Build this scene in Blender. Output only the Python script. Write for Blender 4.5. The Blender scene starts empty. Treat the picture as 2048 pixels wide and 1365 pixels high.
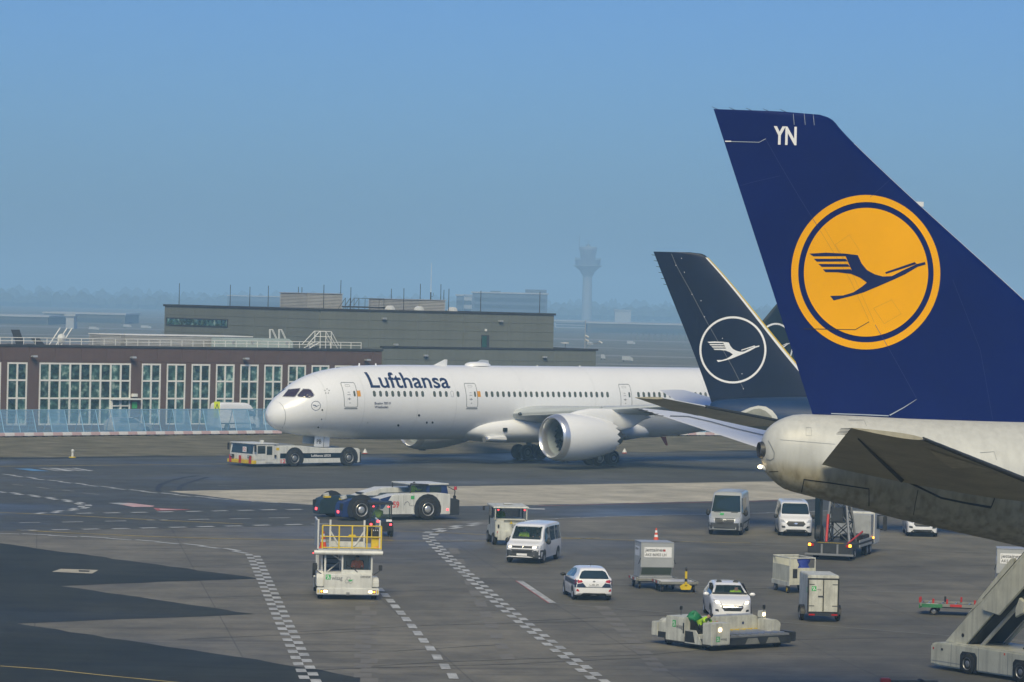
import bpy, bmesh, math, random
from mathutils import Vector, Matrix
from mathutils.bvhtree import BVHTree
from mathutils.geometry import tessellate_polygon

R = math.radians
random.seed(11)
SC = bpy.context.scene
COL = SC.collection

# ------------------------------------------------------------------ camera
FOCAL_PX, EYE_H, ROLL, HORIZON = 6700.0, 13.0, R(1.35), 612.0      # on a 2048 px wide frame
PITCH = math.atan((682.5 - HORIZON) / FOCAL_PX)
cam_d = bpy.data.cameras.new('camera')
cam_d.lens = FOCAL_PX / 2048 * 36
cam_d.sensor_width = 36
cam_d.clip_start = 1
cam_d.clip_end = 30000
cam = bpy.data.objects.new('camera', cam_d)
COL.objects.link(cam)
cam.matrix_world = Matrix.Translation((0, 0, EYE_H)) @ (Matrix.Rotation(math.pi / 2 - PITCH, 4, 'X') @ Matrix.Rotation(ROLL, 4, 'Z'))
SC.camera = cam

# ------------------------------------------------------------------ sky, sun, exposure
SUN_EL, SUN_AZ = R(44), R(184)          # compass angle, clockwise from +Y: behind the viewer, to the side
world = bpy.data.worlds.new('World')
SC.world = world
world.use_nodes = True
wn, wl = world.node_tree.nodes, world.node_tree.links
wn.clear()
w_out = wn.new('ShaderNodeOutputWorld')
w_bg = wn.new('ShaderNodeBackground')
w_sky = wn.new('ShaderNodeTexSky')
w_sky.sky_type = 'NISHITA'
w_sky.sun_disc = False
w_sky.sun_elevation = SUN_EL
w_sky.sun_rotation = SUN_AZ
w_sky.air_density = 1.0
w_sky.dust_density = 1.2
w_sky.ozone_density = 1.0
w_tint = wn.new('ShaderNodeMix')
w_tint.data_type = 'RGBA'
w_tint.blend_type = 'MULTIPLY'
w_tint.inputs[0].default_value = 1.0
w_tint.inputs[7].default_value = (0.215, 0.375, 0.67, 1)
wl.new(w_sky.outputs[0], w_tint.inputs[6])
wl.new(w_tint.outputs[2], w_bg.inputs[0])
w_bg.inputs[1].default_value = 0.05
wl.new(w_bg.outputs[0], w_out.inputs[0])

sun_d = bpy.data.lights.new('sun', 'SUN')
sun_d.energy = 1.2
sun_d.angle = R(28)
sun_d.color = (1.0, 0.85, 0.52)
sun = bpy.data.objects.new('sun', sun_d)
COL.objects.link(sun)
sun_dir = Vector((math.sin(SUN_AZ) * math.cos(SUN_EL), math.cos(SUN_AZ) * math.cos(SUN_EL), math.sin(SUN_EL)))
sun.rotation_euler = sun_dir.to_track_quat('Z', 'Y').to_euler()
sun.location = (0, 0, 200)

SC.view_settings.view_transform = 'Standard'
SC.view_settings.look = 'None'
SC.view_settings.gamma = 1
SC.view_settings.use_curve_mapping = False
SC.view_settings.exposure = 1.65
SC.render.engine = 'CYCLES'
SC.cycles.use_denoising = True
SC.cycles.max_bounces = 6
SC.cycles.volume_bounces = 0
SC.cycles.transparent_max_bounces = 12
SC.cycles.caustics_reflective = False
SC.cycles.caustics_refractive = False

# ------------------------------------------------------------------ helpers: survey points
def ray(u, v):
    du, dv = u - 1024, v - 682.5
    c, s = math.cos(ROLL), math.sin(ROLL)
    x, y = du * c + dv * s, -du * s + dv * c
    c, s = math.cos(PITCH), math.sin(PITCH)
    return Vector((x, FOCAL_PX * c - y * s, -FOCAL_PX * s - y * c))
def G(u, v, z=0.0):
    d = ray(u, v)
    t = (z - EYE_H) / d.z
    return Vector((d.x * t, d.y * t, z))
def at(u, v, dist):
    d = ray(u, v)
    t = dist / d.y
    return Vector((d.x * t, dist, EYE_H + d.z * t))

# ------------------------------------------------------------------ helpers: materials
def nodes_of(name):
    m = bpy.data.materials.new(name)
    m.use_nodes = True
    nt = m.node_tree
    b = nt.nodes['Principled BSDF']
    return m, nt.nodes, nt.links, b
MATS = {}
def mat(name, col, rough=0.5, metal=0.0, var=0.12, scale=1.5, streak=0.0, bump=0.0, coat=0.0, emit=None, spec=0.5, fine=0.0):
    """a paint or metal with uneven tone, rain streaks and a fine grain"""
    if name in MATS:
        return MATS[name]
    m, n, l, b = nodes_of(name)
    b.inputs['Base Color'].default_value = (*col, 1)
    b.inputs['Roughness'].default_value = rough
    b.inputs['Metallic'].default_value = metal
    b.inputs['Specular IOR Level'].default_value = spec
    if coat:
        b.inputs['Coat Weight'].default_value = coat
        b.inputs['Coat Roughness'].default_value = 0.08
    if emit:
        b.inputs['Emission Color'].default_value = (*emit[0], 1)
        b.inputs['Emission Strength'].default_value = emit[1]
    tc = n.new('ShaderNodeTexCoord')
    cur = None
    def layer(vec, sc, amt, detail, lo=0.35, hi=0.75):
        nonlocal cur
        no = n.new('ShaderNodeTexNoise')
        no.inputs['Scale'].default_value = sc
        no.inputs['Detail'].default_value = detail
        l.new(vec, no.inputs['Vector'])
        mr = n.new('ShaderNodeMapRange')
        mr.inputs[1].default_value, mr.inputs[2].default_value = lo, hi
        mr.inputs[3].default_value, mr.inputs[4].default_value = 1.0, 1.0 - amt
        l.new(no.outputs[0], mr.inputs[0])
        mx = n.new('ShaderNodeMix')
        mx.data_type = 'RGBA'
        mx.blend_type = 'MULTIPLY'
        mx.inputs[0].default_value = 1.0
        if cur is None:
            mx.inputs[6].default_value = (*col, 1)
        else:
            l.new(cur, mx.inputs[6])
        l.new(mr.outputs[0], mx.inputs[7])
        cur = mx.outputs[2]
        return no
    if var:
        layer(tc.outputs['Object'], scale, var, 5)
    if fine:
        layer(tc.outputs['Object'], scale * 14, fine, 3, 0.3, 0.7)
    if streak:
        mp = n.new('ShaderNodeMapping')
        mp.inputs['Scale'].default_value = (6, 6, 0.5)
        l.new(tc.outputs['Object'], mp.inputs[0])
        layer(mp.outputs[0], 1.0, streak, 4, 0.45, 0.8)
    if cur is not None:
        l.new(cur, b.inputs['Base Color'])
    if bump:
        no = n.new('ShaderNodeTexNoise')
        no.inputs['Scale'].default_value = scale * 8
        no.inputs['Detail'].default_value = 6
        l.new(tc.outputs['Object'], no.inputs['Vector'])
        bp = n.new('ShaderNodeBump')
        bp.inputs['Strength'].default_value = bump
        bp.inputs['Distance'].default_value = 0.02
        l.new(no.outputs[0], bp.inputs['Height'])
        l.new(bp.outputs[0], b.inputs['Normal'])
    MATS[name] = m
    return m

def M(k):
    return MATS[k]
mat('white_paint', (0.70, 0.71, 0.67), 0.38, var=0.16, scale=1.6, streak=0.22, fine=0.08)
mat('car_white', (0.80, 0.81, 0.82), 0.22, var=0.05, scale=1.0, coat=0.6)
mat('worn_white', (0.63, 0.64, 0.57), 0.5, var=0.30, scale=2.2, streak=0.38, fine=0.12)
mat('cream_white', (0.60, 0.60, 0.49), 0.5, var=0.22, scale=1.5, streak=0.32, fine=0.10)
mat('black_plastic', (0.022, 0.024, 0.026), 0.55, var=0.3, scale=4)
mat('dark_metal', (0.045, 0.05, 0.055), 0.5, metal=0.2, var=0.35, scale=3)
mat('grey_metal', (0.30, 0.31, 0.31), 0.45, metal=0.4, var=0.25, scale=3)
mat('galvanised', (0.50, 0.52, 0.52), 0.42, metal=0.35, var=0.2, scale=3, streak=0.1)
mat('steel', (0.55, 0.56, 0.57), 0.3, metal=0.85, var=0.15, scale=2)
mat('tyre', (0.018, 0.019, 0.02), 0.85, var=0.35, scale=6)
mat('rim_grey', (0.28, 0.29, 0.30), 0.4, metal=0.5, var=0.2, scale=5)
mat('rim_silver', (0.58, 0.59, 0.60), 0.3, metal=0.6, var=0.15, scale=5)
mat('glass_dark', (0.016, 0.03, 0.034), 0.06, var=0.0, spec=0.8)
mat('yellow_paint', (0.72, 0.52, 0.02), 0.45, var=0.2, scale=3, streak=0.15)
mat('red_paint', (0.50, 0.035, 0.03), 0.45, var=0.2, scale=3)
mat('orange_red', (0.72, 0.09, 0.03), 0.5, var=0.15, scale=5)
mat('green_print', (0.06, 0.42, 0.13), 0.45, var=0.08, scale=5)
mat('black_print', (0.02, 0.022, 0.025), 0.5, var=0.05)
mat('grey_print', (0.16, 0.17, 0.18), 0.5, var=0.05)
mat('red_print', (0.62, 0.10, 0.10), 0.5, var=0.05)
mat('white_print', (0.80, 0.81, 0.81), 0.45, var=0.06)
mat('navy_paint', (0.006, 0.017, 0.028), 0.42, var=0.25, scale=0.8, spec=0.25)
mat('navy_print', (0.010, 0.026, 0.085), 0.4, var=0.05)
mat('deep_blue', (0.014, 0.036, 0.135), 0.4, var=0.18, scale=2.5, streak=0.1)
mat('hi_vis', (0.36, 0.62, 0.03), 0.8, var=0.15, scale=12)
mat('hi_vis_orange', (0.85, 0.13, 0.04), 0.8, var=0.15, scale=12)
mat('skin', (0.42, 0.24, 0.17), 0.6, var=0.1, scale=10)
mat('dark_cloth', (0.02, 0.022, 0.03), 0.9, var=0.2, scale=10)
mat('headlight_lit', (0.9, 0.88, 0.8), 0.2, var=0, emit=((1.0, 0.76, 0.42), 2.0))
mat('lamp_clear', (0.55, 0.57, 0.58), 0.12, var=0.1, scale=8, metal=0.3)
mat('tail_red', (0.45, 0.015, 0.02), 0.2, var=0.1, scale=8, coat=0.5)
mat('tail_red_lit', (0.5, 0.02, 0.03), 0.3, var=0, emit=((1.0, 0.05, 0.06), 1.6))
mat('amber_lit', (0.8, 0.3, 0.02), 0.3, var=0, emit=((1.0, 0.36, 0.03), 2.4))
mat('amber', (0.60, 0.20, 0.02), 0.3, var=0.1, scale=8)

# ------------------------------------------------------------------ helpers: meshes
class MB:
    """collects simple solids; build() turns them into one mesh object"""
    def __init__(self):
        self.v, self.f = [], []
    def add(self, vs, fs):
        o = len(self.v)
        self.v += [tuple(p) for p in vs]
        self.f += [tuple(i + o for i in q) for q in fs]
        return self
    def box(self, x0, x1, y0, y1, z0, z1, m=None):
        vs = [Vector((x, y, z)) for x in (x0, x1) for y in (y0, y1) for z in (z0, z1)]
        if m is not None:
            vs = [m @ p for p in vs]
        return self.add(vs, [(0, 1, 3, 2), (4, 6, 7, 5), (0, 4, 5, 1), (2, 3, 7, 6), (0, 2, 6, 4), (1, 5, 7, 3)])
    def prism(self, poly, axis, lo, hi):
        def pt(a, b, c):
            return {'x': (c, a, b), 'y': (a, c, b), 'z': (a, b, c)}[axis]
        n = len(poly)
        vs = [pt(a, b, lo) for a, b in poly] + [pt(a, b, hi) for a, b in poly]
        fs = [tuple(range(n)), tuple(range(2 * n - 1, n - 1, -1))] + [(i, (i + 1) % n, n + (i + 1) % n, n + i) for i in range(n)]
        return self.add(vs, fs)
    def cyl(self, p0, p1, r0, r1=None, n=12, cap=True):
        r1 = r0 if r1 is None else r1
        p0, p1 = Vector(p0), Vector(p1)
        d = (p1 - p0).normalized()
        a = d.orthogonal().normalized()
        b = d.cross(a)
        vs = []
        for p, r in ((p0, r0), (p1, r1)):
            vs += [p + (a * math.cos(t) + b * math.sin(t)) * r for t in (2 * math.pi * i / n for i in range(n))]
        fs = [(i, (i + 1) % n, n + (i + 1) % n, n + i) for i in range(n)]
        if cap:
            fs += [tuple(range(n - 1, -1, -1)), tuple(range(n, 2 * n))]
        return self.add(vs, fs)
    def tube(self, path, r, n=6):
        for a, b in zip(path, path[1:]):
            self.cyl(a, b, r, n=n)
        return self
    def lathe(self, prof, o=(0, 0, 0), axis='x', n=32):
        """prof: list of (along, radius)"""
        rings = []
        o = Vector(o)
        for h, r in prof:
            ring = []
            for i in range(n):
                t = 2 * math.pi * i / n
                a, b = r * math.cos(t), r * math.sin(t)
                ring.append(o + Vector({'x': (h, a, b), 'y': (a, h, b), 'z': (a, b, h)}[axis]))
            rings.append(ring)
        return self.loft(rings, caps=False)
    def loft(self, rings, caps=True, closed=True):
        n = len(rings[0])
        vs = [p for r in rings for p in r]
        fs = []
        for k in range(len(rings) - 1):
            for i in range(n if closed else n - 1):
                j = (i + 1) % n
                fs.append((k * n + i, k * n + j, (k + 1) * n + j, (k + 1) * n + i))
        if caps:
            fs.append(tuple(range(n - 1, -1, -1)))
            fs.append(tuple((len(rings) - 1) * n + i for i in range(n)))
        return self.add(vs, fs)
    def quad(self, *pts):
        return self.add(pts, [tuple(range(len(pts)))])
    def ball(self, c, rx, ry=None, rz=None, n=14, m=8):
        ry, rz = ry or rx, rz or rx
        rings = []
        for k in range(m + 1):
            t = math.pi * k / m
            s = max(math.sin(t), 0.004)
            rings.append([(c[0] + rx * s * math.cos(2 * math.pi * i / n), c[1] + ry * s * math.sin(2 * math.pi * i / n), c[2] - rz * math.cos(t)) for i in range(n)])
        return self.loft(rings)
    def mesh(self, name, bevel=0.0, angle=32, subsurf=0, seg=2):
        me = bpy.data.meshes.new(name)
        me.from_pydata(self.v, [], self.f)
        bm = bmesh.new()
        bm.from_mesh(me)
        bmesh.ops.remove_doubles(bm, verts=bm.verts, dist=1e-5)
        bmesh.ops.recalc_face_normals(bm, faces=bm.faces)
        if bevel:
            ed = [e for e in bm.edges if len(e.link_faces) == 2 and e.calc_face_angle(0) > R(28)]
            bmesh.ops.bevel(bm, geom=ed, offset=bevel, segments=seg, affect='EDGES', clamp_overlap=True)
        bm.to_mesh(me)
        bm.free()
        if angle:
            me.shade_smooth()
            me.set_sharp_from_angle(angle=R(angle))
        return me
def link(name, me, material, parent=None):
    o = bpy.data.objects.new(name, me)
    COL.objects.link(o)
    if material is not None and not me.materials:
        me.materials.append(M(material) if isinstance(material, str) else material)
    if parent is not None:
        o.parent = parent
    return o
def part(name, mb, material, parent=None, bevel=0.0, angle=32, seg=2):
    return link(name, mb.mesh(name, bevel, angle, seg=seg), material, parent)
def tag(o, label=None, cat=None, group=None, kind=None):
    for k, v in (('label', label), ('category', cat), ('group', group), ('kind', kind)):
        if v:
            o[k] = v
    return o
def thing(name, label, cat, loc=(0, 0, 0), rz=0.0, group=None):
    o = bpy.data.objects.new(name, None)
    COL.objects.link(o)
    o.location = loc
    o.rotation_euler = (0, 0, rz)
    o.empty_display_size = 0.2
    return tag(o, label, cat, group)
def dup(root, loc=None, rz=None, label=None, parent=None):
    c = root.copy()
    COL.objects.link(c)
    if parent is not None:
        c.parent = parent
    if loc is not None:
        c.location = loc
    if rz is not None:
        c.rotation_euler = (0, 0, rz)
    if label:
        c['label'] = label
    for ch in [x for x in SC.objects if x.parent == root]:
        dup(ch, parent=c)
    return c
def struct(name, mb, material):
    return tag(part(name, mb, material, angle=0), kind='structure')

# ------------------------------------------------------------------ helpers: print laid on curved skins
def poly_mesh(loops):
    """flat polygons [(x, y), ...] -> (verts, tris)"""
    vs, fs = [], []
    for lp in loops:
        tri = tessellate_polygon([[Vector((a, b, 0)) for a, b in lp]])
        o = len(vs)
        vs += list(lp)
        fs += [tuple(i + o for i in t) for t in tri]
    return vs, fs
def ring_mesh(cx, cy, r0, r1, n=64):
    vs, fs = [], []
    for i in range(n):
        t = 2 * math.pi * i / n
        vs += [(cx + r0 * math.cos(t), cy + r0 * math.sin(t)), (cx + r1 * math.cos(t), cy + r1 * math.sin(t))]
        j = (i + 1) % n
        fs.append((2 * i, 2 * i + 1, 2 * j + 1, 2 * j))
    return vs, fs
def outline_mesh(lp, w):
    """a closed line of width w along a polygon"""
    n = len(lp)
    cx, cy = sum(p[0] for p in lp) / n, sum(p[1] for p in lp) / n
    vs, fs = [], []
    for i in range(n):
        a, b, c = Vector(lp[i - 1]), Vector(lp[i]), Vector(lp[(i + 1) % n])
        t = ((b - a).normalized() + (c - b).normalized())
        t = t.normalized() if t.length > 1e-6 else (b - a).normalized()
        nr = Vector((-t.y, t.x)) * w / 2
        vs += [tuple(b - nr), tuple(b + nr)]
        j = (i + 1) % n
        fs.append((2 * i, 2 * i + 1, 2 * j + 1, 2 * j))
    return vs, fs
def text_flat(s, h, bold=0.0, width=None):
    """lettering: verts and faces on a plane, lower-left at 0,0, capital height h"""
    cu = bpy.data.curves.new('lettering', 'FONT')
    cu.body = s
    cu.size = 1.0
    cu.offset = bold
    cu.resolution_u = 3
    o = bpy.data.objects.new('lettering', cu)
    me = bpy.data.meshes.new_from_object(o)
    vs = [(v.co.x, v.co.y) for v in me.vertices]
    fs = [tuple(p.vertices) for p in me.polygons]
    bpy.data.objects.remove(o)
    bpy.data.curves.remove(cu)
    bpy.data.meshes.remove(me)
    k = h / 0.69
    x0 = min(v[0] for v in vs)
    kx = k if width is None else width / (max(v[0] for v in vs) - x0)
    return [((x - x0) * kx, y * k) for x, y in vs], fs
def bvh_of(*objs):
    vs, fs = [], []
    for ob in objs:
        o = len(vs)
        vs += [v.co.copy() for v in ob.data.vertices]
        fs += [tuple(i + o for i in p.vertices) for p in ob.data.polygons]
    return BVHTree.FromPolygons(vs, fs)
AXES = {'-y': (Vector((1, 0, 0)), Vector((0, 0, 1)), Vector((0, -1, 0))), '+y': (Vector((-1, 0, 0)), Vector((0, 0, 1)), Vector((0, 1, 0))),
        '+x': (Vector((0, 1, 0)), Vector((0, 0, 1)), Vector((1, 0, 0))), '-x': (Vector((0, -1, 0)), Vector((0, 0, 1)), Vector((-1, 0, 0))),
        '+z': (Vector((1, 0, 0)), Vector((0, 1, 0)), Vector((0, 0, 1)))}
def decal(name, vf, face, origin, bvh, material, parent, off=0.008, step=None, flip=False):
    """lay flat print (u, v) onto the skin seen along an axis; u, v are metres from origin"""
    ud, vd, nd = AXES[face]
    vs, fs = vf
    bm = bmesh.new()
    bvx = [bm.verts.new((-a if flip else a, b, 0)) for a, b in vs]
    for q in fs:
        try:
            bm.faces.new([bvx[i] for i in q])
        except ValueError:
            pass
    if step:
        for ax in (0, 1):
            lo, hi = min(v.co[ax] for v in bm.verts), max(v.co[ax] for v in bm.verts)
            k = math.floor(lo / step) + 1
            while k * step < hi:
                nrm = Vector((1, 0, 0)) if ax == 0 else Vector((0, 1, 0))
                bmesh.ops.bisect_plane(bm, geom=bm.verts[:] + bm.edges[:] + bm.faces[:], plane_co=nrm * k * step, plane_no=nrm, dist=1e-5)
                k += 1
    org = Vector(origin)
    for v in bm.verts:
        p = org + ud * v.co.x + vd * v.co.y
        if bvh is None:
            v.co = p + nd * off
            continue
        hit = bvh.ray_cast(p + nd * 30, -nd)
        if hit[0] is None:
            hit = bvh.find_nearest(p)
        nn = hit[1] if hit[1].dot(nd) > 0 else -hit[1]
        v.co = hit[0] + nn * off
    bm.normal_update()
    for f in bm.faces:
        if f.normal.dot(nd) < 0:
            f.normal_flip()
    me = bpy.data.meshes.new(name)
    bm.to_mesh(me)
    bm.free()
    me.shade_smooth()
    return link(name, me, material, parent)
def rrect(x0, x1, y0, y1, r, n=4):
    pts = []
    for cx, cy, a0 in ((x1 - r, y1 - r, 0), (x0 + r, y1 - r, 90), (x0 + r, y0 + r, 180), (x1 - r, y0 + r, 270)):
        pts += [(cx + r * math.cos(R(a0 + 90 * i / n)), cy + r * math.sin(R(a0 + 90 * i / n))) for i in range(n + 1)]
    return pts
def oval(cx, cy, rx, ry, n=24):
    return [(cx + rx * math.cos(2 * math.pi * i / n), cy + ry * math.sin(2 * math.pi * i / n)) for i in range(n)]
def crane(cx, cy, k, back=1):
    """the bird of the roundel; k = radius of the disc that holds it; back=-1 mirrors it"""
    o = (811.0, 883.0)
    body = [(700, 793), (765, 799), (785, 840), (812, 872), (850, 892), (890, 902), (935, 899), (990, 868), (1056, 836), (1098, 824), (1101, 837), (1062, 849),
            (1000, 888), (940, 918), (870, 951), (800, 983), (740, 1003), (655, 1027), (637, 1005), (700, 1001), (750, 984), (790, 955), (813, 934), (780, 911), (735, 893), (738, 876)]
    loops = [body, [(902, 880), (1046, 826), (1056, 835), (985, 861), (905, 889)],
             [(530, 798), (610, 791), (701, 793), (707, 806), (550, 811)], [(552, 823), (706, 819), (718, 832), (568, 837)],
             [(575, 848), (718, 845), (730, 858), (592, 862)], [(597, 874), (732, 870), (739, 877), (735, 893), (670, 887), (612, 888)]]
    return [[(cx + back * (x - o[0]) / 304.0 * k, cy - (y - o[1]) / 320.0 * k) for x, y in lp] for lp in loops]

WHEELS = {}
def wheel(parent, pos, r, w, rim='rim_grey', axis='y', out=1):
    """tyre with its rim; pos = centre; out = side the rim faces"""
    key = (r, w, rim, out)
    if key not in WHEELS:
        t = MB().lathe([(-w / 2, r * 0.6), (-w / 2, r * 0.86), (-w * 0.4, r * 0.97), (-w * 0.25, r), (w * 0.25, r), (w * 0.4, r * 0.97), (w / 2, r * 0.86), (w / 2, r * 0.6)], axis='y', n=28)
        t.lathe([(-w * 0.4, r * 0.6), (-w * 0.4, 0.01)], axis='y', n=28)
        tm = t.mesh('wheel', angle=40)
        a = out * w / 2
        k = MB().lathe([(a * 0.94, r * 0.62), (a * 1.03, r * 0.58), (a * 0.7, r * 0.5), (a * 0.72, r * 0.34), (a * 0.98, r * 0.24), (a * 1.02, r * 0.12), (a * 1.0, 0.004)], axis='y', n=28)
        rm = k.mesh('rim', angle=40)
        tm.materials.append(M('tyre'))
        rm.materials.append(M(rim))
        WHEELS[key] = (tm, rm)
    tm, rm = WHEELS[key]
    o = link('wheel', tm, None, parent)
    o.location = pos
    if axis == 'x':
        o.rotation_euler = (0, 0, R(90))
    link('rim', rm, None, o)
    return o
# ================================================================== ground
def ground_mat(name, cols, scale, wet=0.0, joint=None, rough=0.75, tracks=0.0, yaw=37.0):
    """paving: blotches of a few tones, wet patches, slab joints, rubber tracks along the traffic direction"""
    m, n, l, b = nodes_of(name)
    tc = n.new('ShaderNodeTexCoord')
    rot = n.new('ShaderNodeMapping')
    rot.inputs['Rotation'].default_value = (0, 0, R(-yaw))
    l.new(tc.outputs['Object'], rot.inputs[0])
    def noise(vec, sc, det=6, ro=0.55):
        x = n.new('ShaderNodeTexNoise')
        x.inputs['Scale'].default_value = sc
        x.inputs['Detail'].default_value = det
        x.inputs['Roughness'].default_value = ro
        l.new(vec, x.inputs['Vector'])
        return x.outputs[0]
    cr = n.new('ShaderNodeValToRGB')
    el = cr.color_ramp.elements
    el[0].position, el[1].position = 0.36, 0.64
    el[0].color, el[1].color = (*cols[0], 1), (*cols[1], 1)
    l.new(noise(rot.outputs[0], scale), cr.inputs[0])
    cur = cr.outputs[0]
    def mul(fac, lo, hi, a, bb):
        nonlocal cur
        mr = n.new('ShaderNodeMapRange')
        mr.inputs[1].default_value, mr.inputs[2].default_value, mr.inputs[3].default_value, mr.inputs[4].default_value = lo, hi, a, bb
        l.new(fac, mr.inputs[0])
        mx = n.new('ShaderNodeMix')
        mx.data_type, mx.blend_type = 'RGBA', 'MULTIPLY'
        mx.inputs[0].default_value = 1
        l.new(cur, mx.inputs[6])
        l.new(mr.outputs[0], mx.inputs[7])
        cur = mx.outputs[2]
    mul(noise(tc.outputs['Object'], 3.0, 8, 0.7), 0.3, 0.7, 0.86, 1.1)
    mul(noise(rot.outputs[0], 0.35, 6, 0.65), 0.34, 0.66, 0.74, 1.2)
    mul(noise(tc.outputs['Object'], 0.9, 4, 0.6), 0.64, 0.74, 1.0, 0.72)
    st = n.new('ShaderNodeMapping')
    st.inputs['Scale'].default_value = (0.05, 1.1, 1)
    l.new(rot.outputs[0], st.inputs[0])
    if tracks:
        mul(noise(st.outputs[0], 1.0, 5, 0.6), 0.5, 0.72, 1.0, 1.0 - tracks)
    if joint:
        br = n.new('ShaderNodeTexBrick')
        br.inputs['Scale'].default_value = 1.0
        br.offset = 0.0
        br.inputs['Brick Width'].default_value = joint
        br.inputs['Row Height'].default_value = joint
        br.inputs['Mortar Size'].default_value = 0.03
        br.inputs['Mortar Smooth'].default_value = 0.3
        br.inputs['Color1'].default_value = (1, 1, 1, 1)
        br.inputs['Color2'].default_value = (0.93, 0.93, 0.93, 1)
        br.inputs['Mortar'].default_value = (0.62, 0.62, 0.62, 1)
        l.new(rot.outputs[0], br.inputs['Vector'])
        mx = n.new('ShaderNodeMix')
        mx.data_type, mx.blend_type = 'RGBA', 'MULTIPLY'
        mx.inputs[0].default_value = 1
        l.new(cur, mx.inputs[6])
        l.new(br.outputs[0], mx.inputs[7])
        cur = mx.outputs[2]
    l.new(cur, b.inputs['Base Color'])
    b.inputs['Specular IOR Level'].default_value = 0.22 + 0.5 * wet
    mr = n.new('ShaderNodeMapRange')
    mr.inputs[1].default_value, mr.inputs[2].default_value, mr.inputs[3].default_value, mr.inputs[4].default_value = 0.5, 0.68, rough, rough - wet
    l.new(noise(rot.outputs[0], scale * 0.7, 5), mr.inputs[0])
    l.new(mr.outputs[0], b.inputs['Roughness'])
    bp = n.new('ShaderNodeBump')
    bp.inputs['Strength'].default_value = 0.25
    bp.inputs['Distance'].default_value = 0.01
    l.new(noise(tc.outputs['Object'], 22, 3), bp.inputs['Height'])
    l.new(bp.outputs[0], b.inputs['Normal'])
    MATS[name] = m
    return m
ground_mat('dry_grass', ((0.105, 0.098, 0.058), (0.17, 0.15, 0.10)), 0.05, rough=0.95)
ground_mat('verge_grass', ((0.115, 0.105, 0.062), (0.195, 0.175, 0.115)), 0.30, rough=0.95, tracks=0.35)
ground_mat('apron_concrete', ((0.098, 0.094, 0.073), (0.205, 0.188, 0.142)), 0.022, wet=0.40, joint=7.5, tracks=0.32, yaw=8)
ground_mat('pale_concrete', ((0.40, 0.37, 0.285), (0.49, 0.45, 0.345)), 0.08, joint=7.5, tracks=0.15)
ground_mat('asphalt', ((0.056, 0.059, 0.050), (0.082, 0.084, 0.070)), 0.06, wet=0.42, tracks=0.35)
ground_mat('dark_asphalt', ((0.022, 0.025, 0.017), (0.036, 0.038, 0.027)), 0.06, wet=0.15, tracks=0.4, yaw=-4)
ground_mat('runway_paving', ((0.20, 0.195, 0.18), (0.26, 0.25, 0.23)), 0.02, rough=0.9)
mat('line_white', (0.60, 0.61, 0.58), 0.65, var=0.5, scale=1.2, fine=0.4)
mat('line_yellow', (0.52, 0.40, 0.10), 0.65, var=0.45, scale=0.8, fine=0.2)
mat('line_faint', (0.30, 0.30, 0.27), 0.7, var=0.3, scale=1.0, fine=0.2)
mat('line_ghost', (0.175, 0.162, 0.128), 0.7, var=0.2, scale=1.0)
mat('line_red', (0.42, 0.12, 0.10), 0.65, var=0.3, scale=1.0)
mat('line_pink', (0.60, 0.38, 0.36), 0.65, var=0.3, scale=1.0)
mat('line_blue', (0.10, 0.24, 0.42), 0.65, var=0.3, scale=0.8)
mat('rubber', (0.030, 0.033, 0.034), 0.7, var=0.3, scale=0.8)

def sheet(name, pts, z, material, kind='structure'):
    mb = MB()
    pp = [(p.x, p.y) for p in pts]
    vs, fs = poly_mesh([pp])
    mb.add([(x, y, z) for x, y in vs], fs)
    o = part(name, mb, material, angle=0)
    return tag(o, kind=kind)
def P(*pts):
    return [G(u, v) for u, v in pts]
def rough_edge(pts, amp=0.16, step=1.2):
    """paving laid by hand: the edge wanders a little"""
    out = []
    n = len(pts)
    for i in range(n):
        a, b = pts[i], pts[(i + 1) % n]
        k = max(1, min(60, int((b - a).length / step)))
        d = (b - a).normalized()
        nr = Vector((-d.y, d.x, 0))
        for j in range(k):
            out.append(a.lerp(b, j / k) + nr * (random.uniform(-amp, amp) if j else 0))
    return out

mb = MB().quad((-3500, -200, 0), (3500, -200, 0), (3500, 9000, 0), (-3500, 9000, 0))
struct('ground', mb, 'dry_grass')
# paved fields, each 4 mm above the one below
tax_yaw = R(36.5)
tx, ty = Vector((math.cos(tax_yaw), math.sin(tax_yaw), 0)), Vector((-math.sin(tax_yaw), math.cos(tax_yaw), 0))
t0 = G(800, 925)                                   # on the yellow centre line
def T(a, b, z=0.0):
    return t0 + tx * a + ty * b + Vector((0, 0, z))
edge_far = 12.6
apron = [Vector((-160, 40, 0)), Vector((170, 40, 0))] + [T(170, -10), T(-130, -10)]
sheet('apron', apron, 0.004, 'apron_concrete')
sheet('taxiway', [T(-140, edge_far), T(-140, -60)] + P((-60, 1064), (300, 1058), (683, 1051), (800, 1046), (1000, 1040), (1200, 1035), (1650, 1023), (2200, 1010)) + [T(190, -12), T(190, edge_far)], 0.008, 'asphalt')
sheet('concrete_strip', rough_edge(P((338, 983), (520, 980), (700, 977.5), (1000, 972), (1300, 967.5), (1540, 964), (2200, 952), (2200, 985), (1560, 1001), (1300, 1006), (914, 1013), (700, 1012), (615, 1010), (480, 1001))), 0.012, 'pale_concrete')
sheet('asphalt_apron', rough_edge(P((-60, 1078), (0, 1087), (519, 1158), (330, 1164), (121, 1173), (512, 1229), (250, 1239), (34, 1248), (640, 1340), (760, 1366), (800, 1420), (-60, 1420))), 0.008, 'dark_asphalt')
sheet('shoulder', [T(-140, edge_far), T(-140, edge_far - 3.6)] + [T(-30, edge_far - 3.4), T(-12, edge_far - 1.2), T(190, edge_far - 0.3), T(190, edge_far)], 0.012, 'dark_asphalt')
verge = MB()
nx = 90
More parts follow.
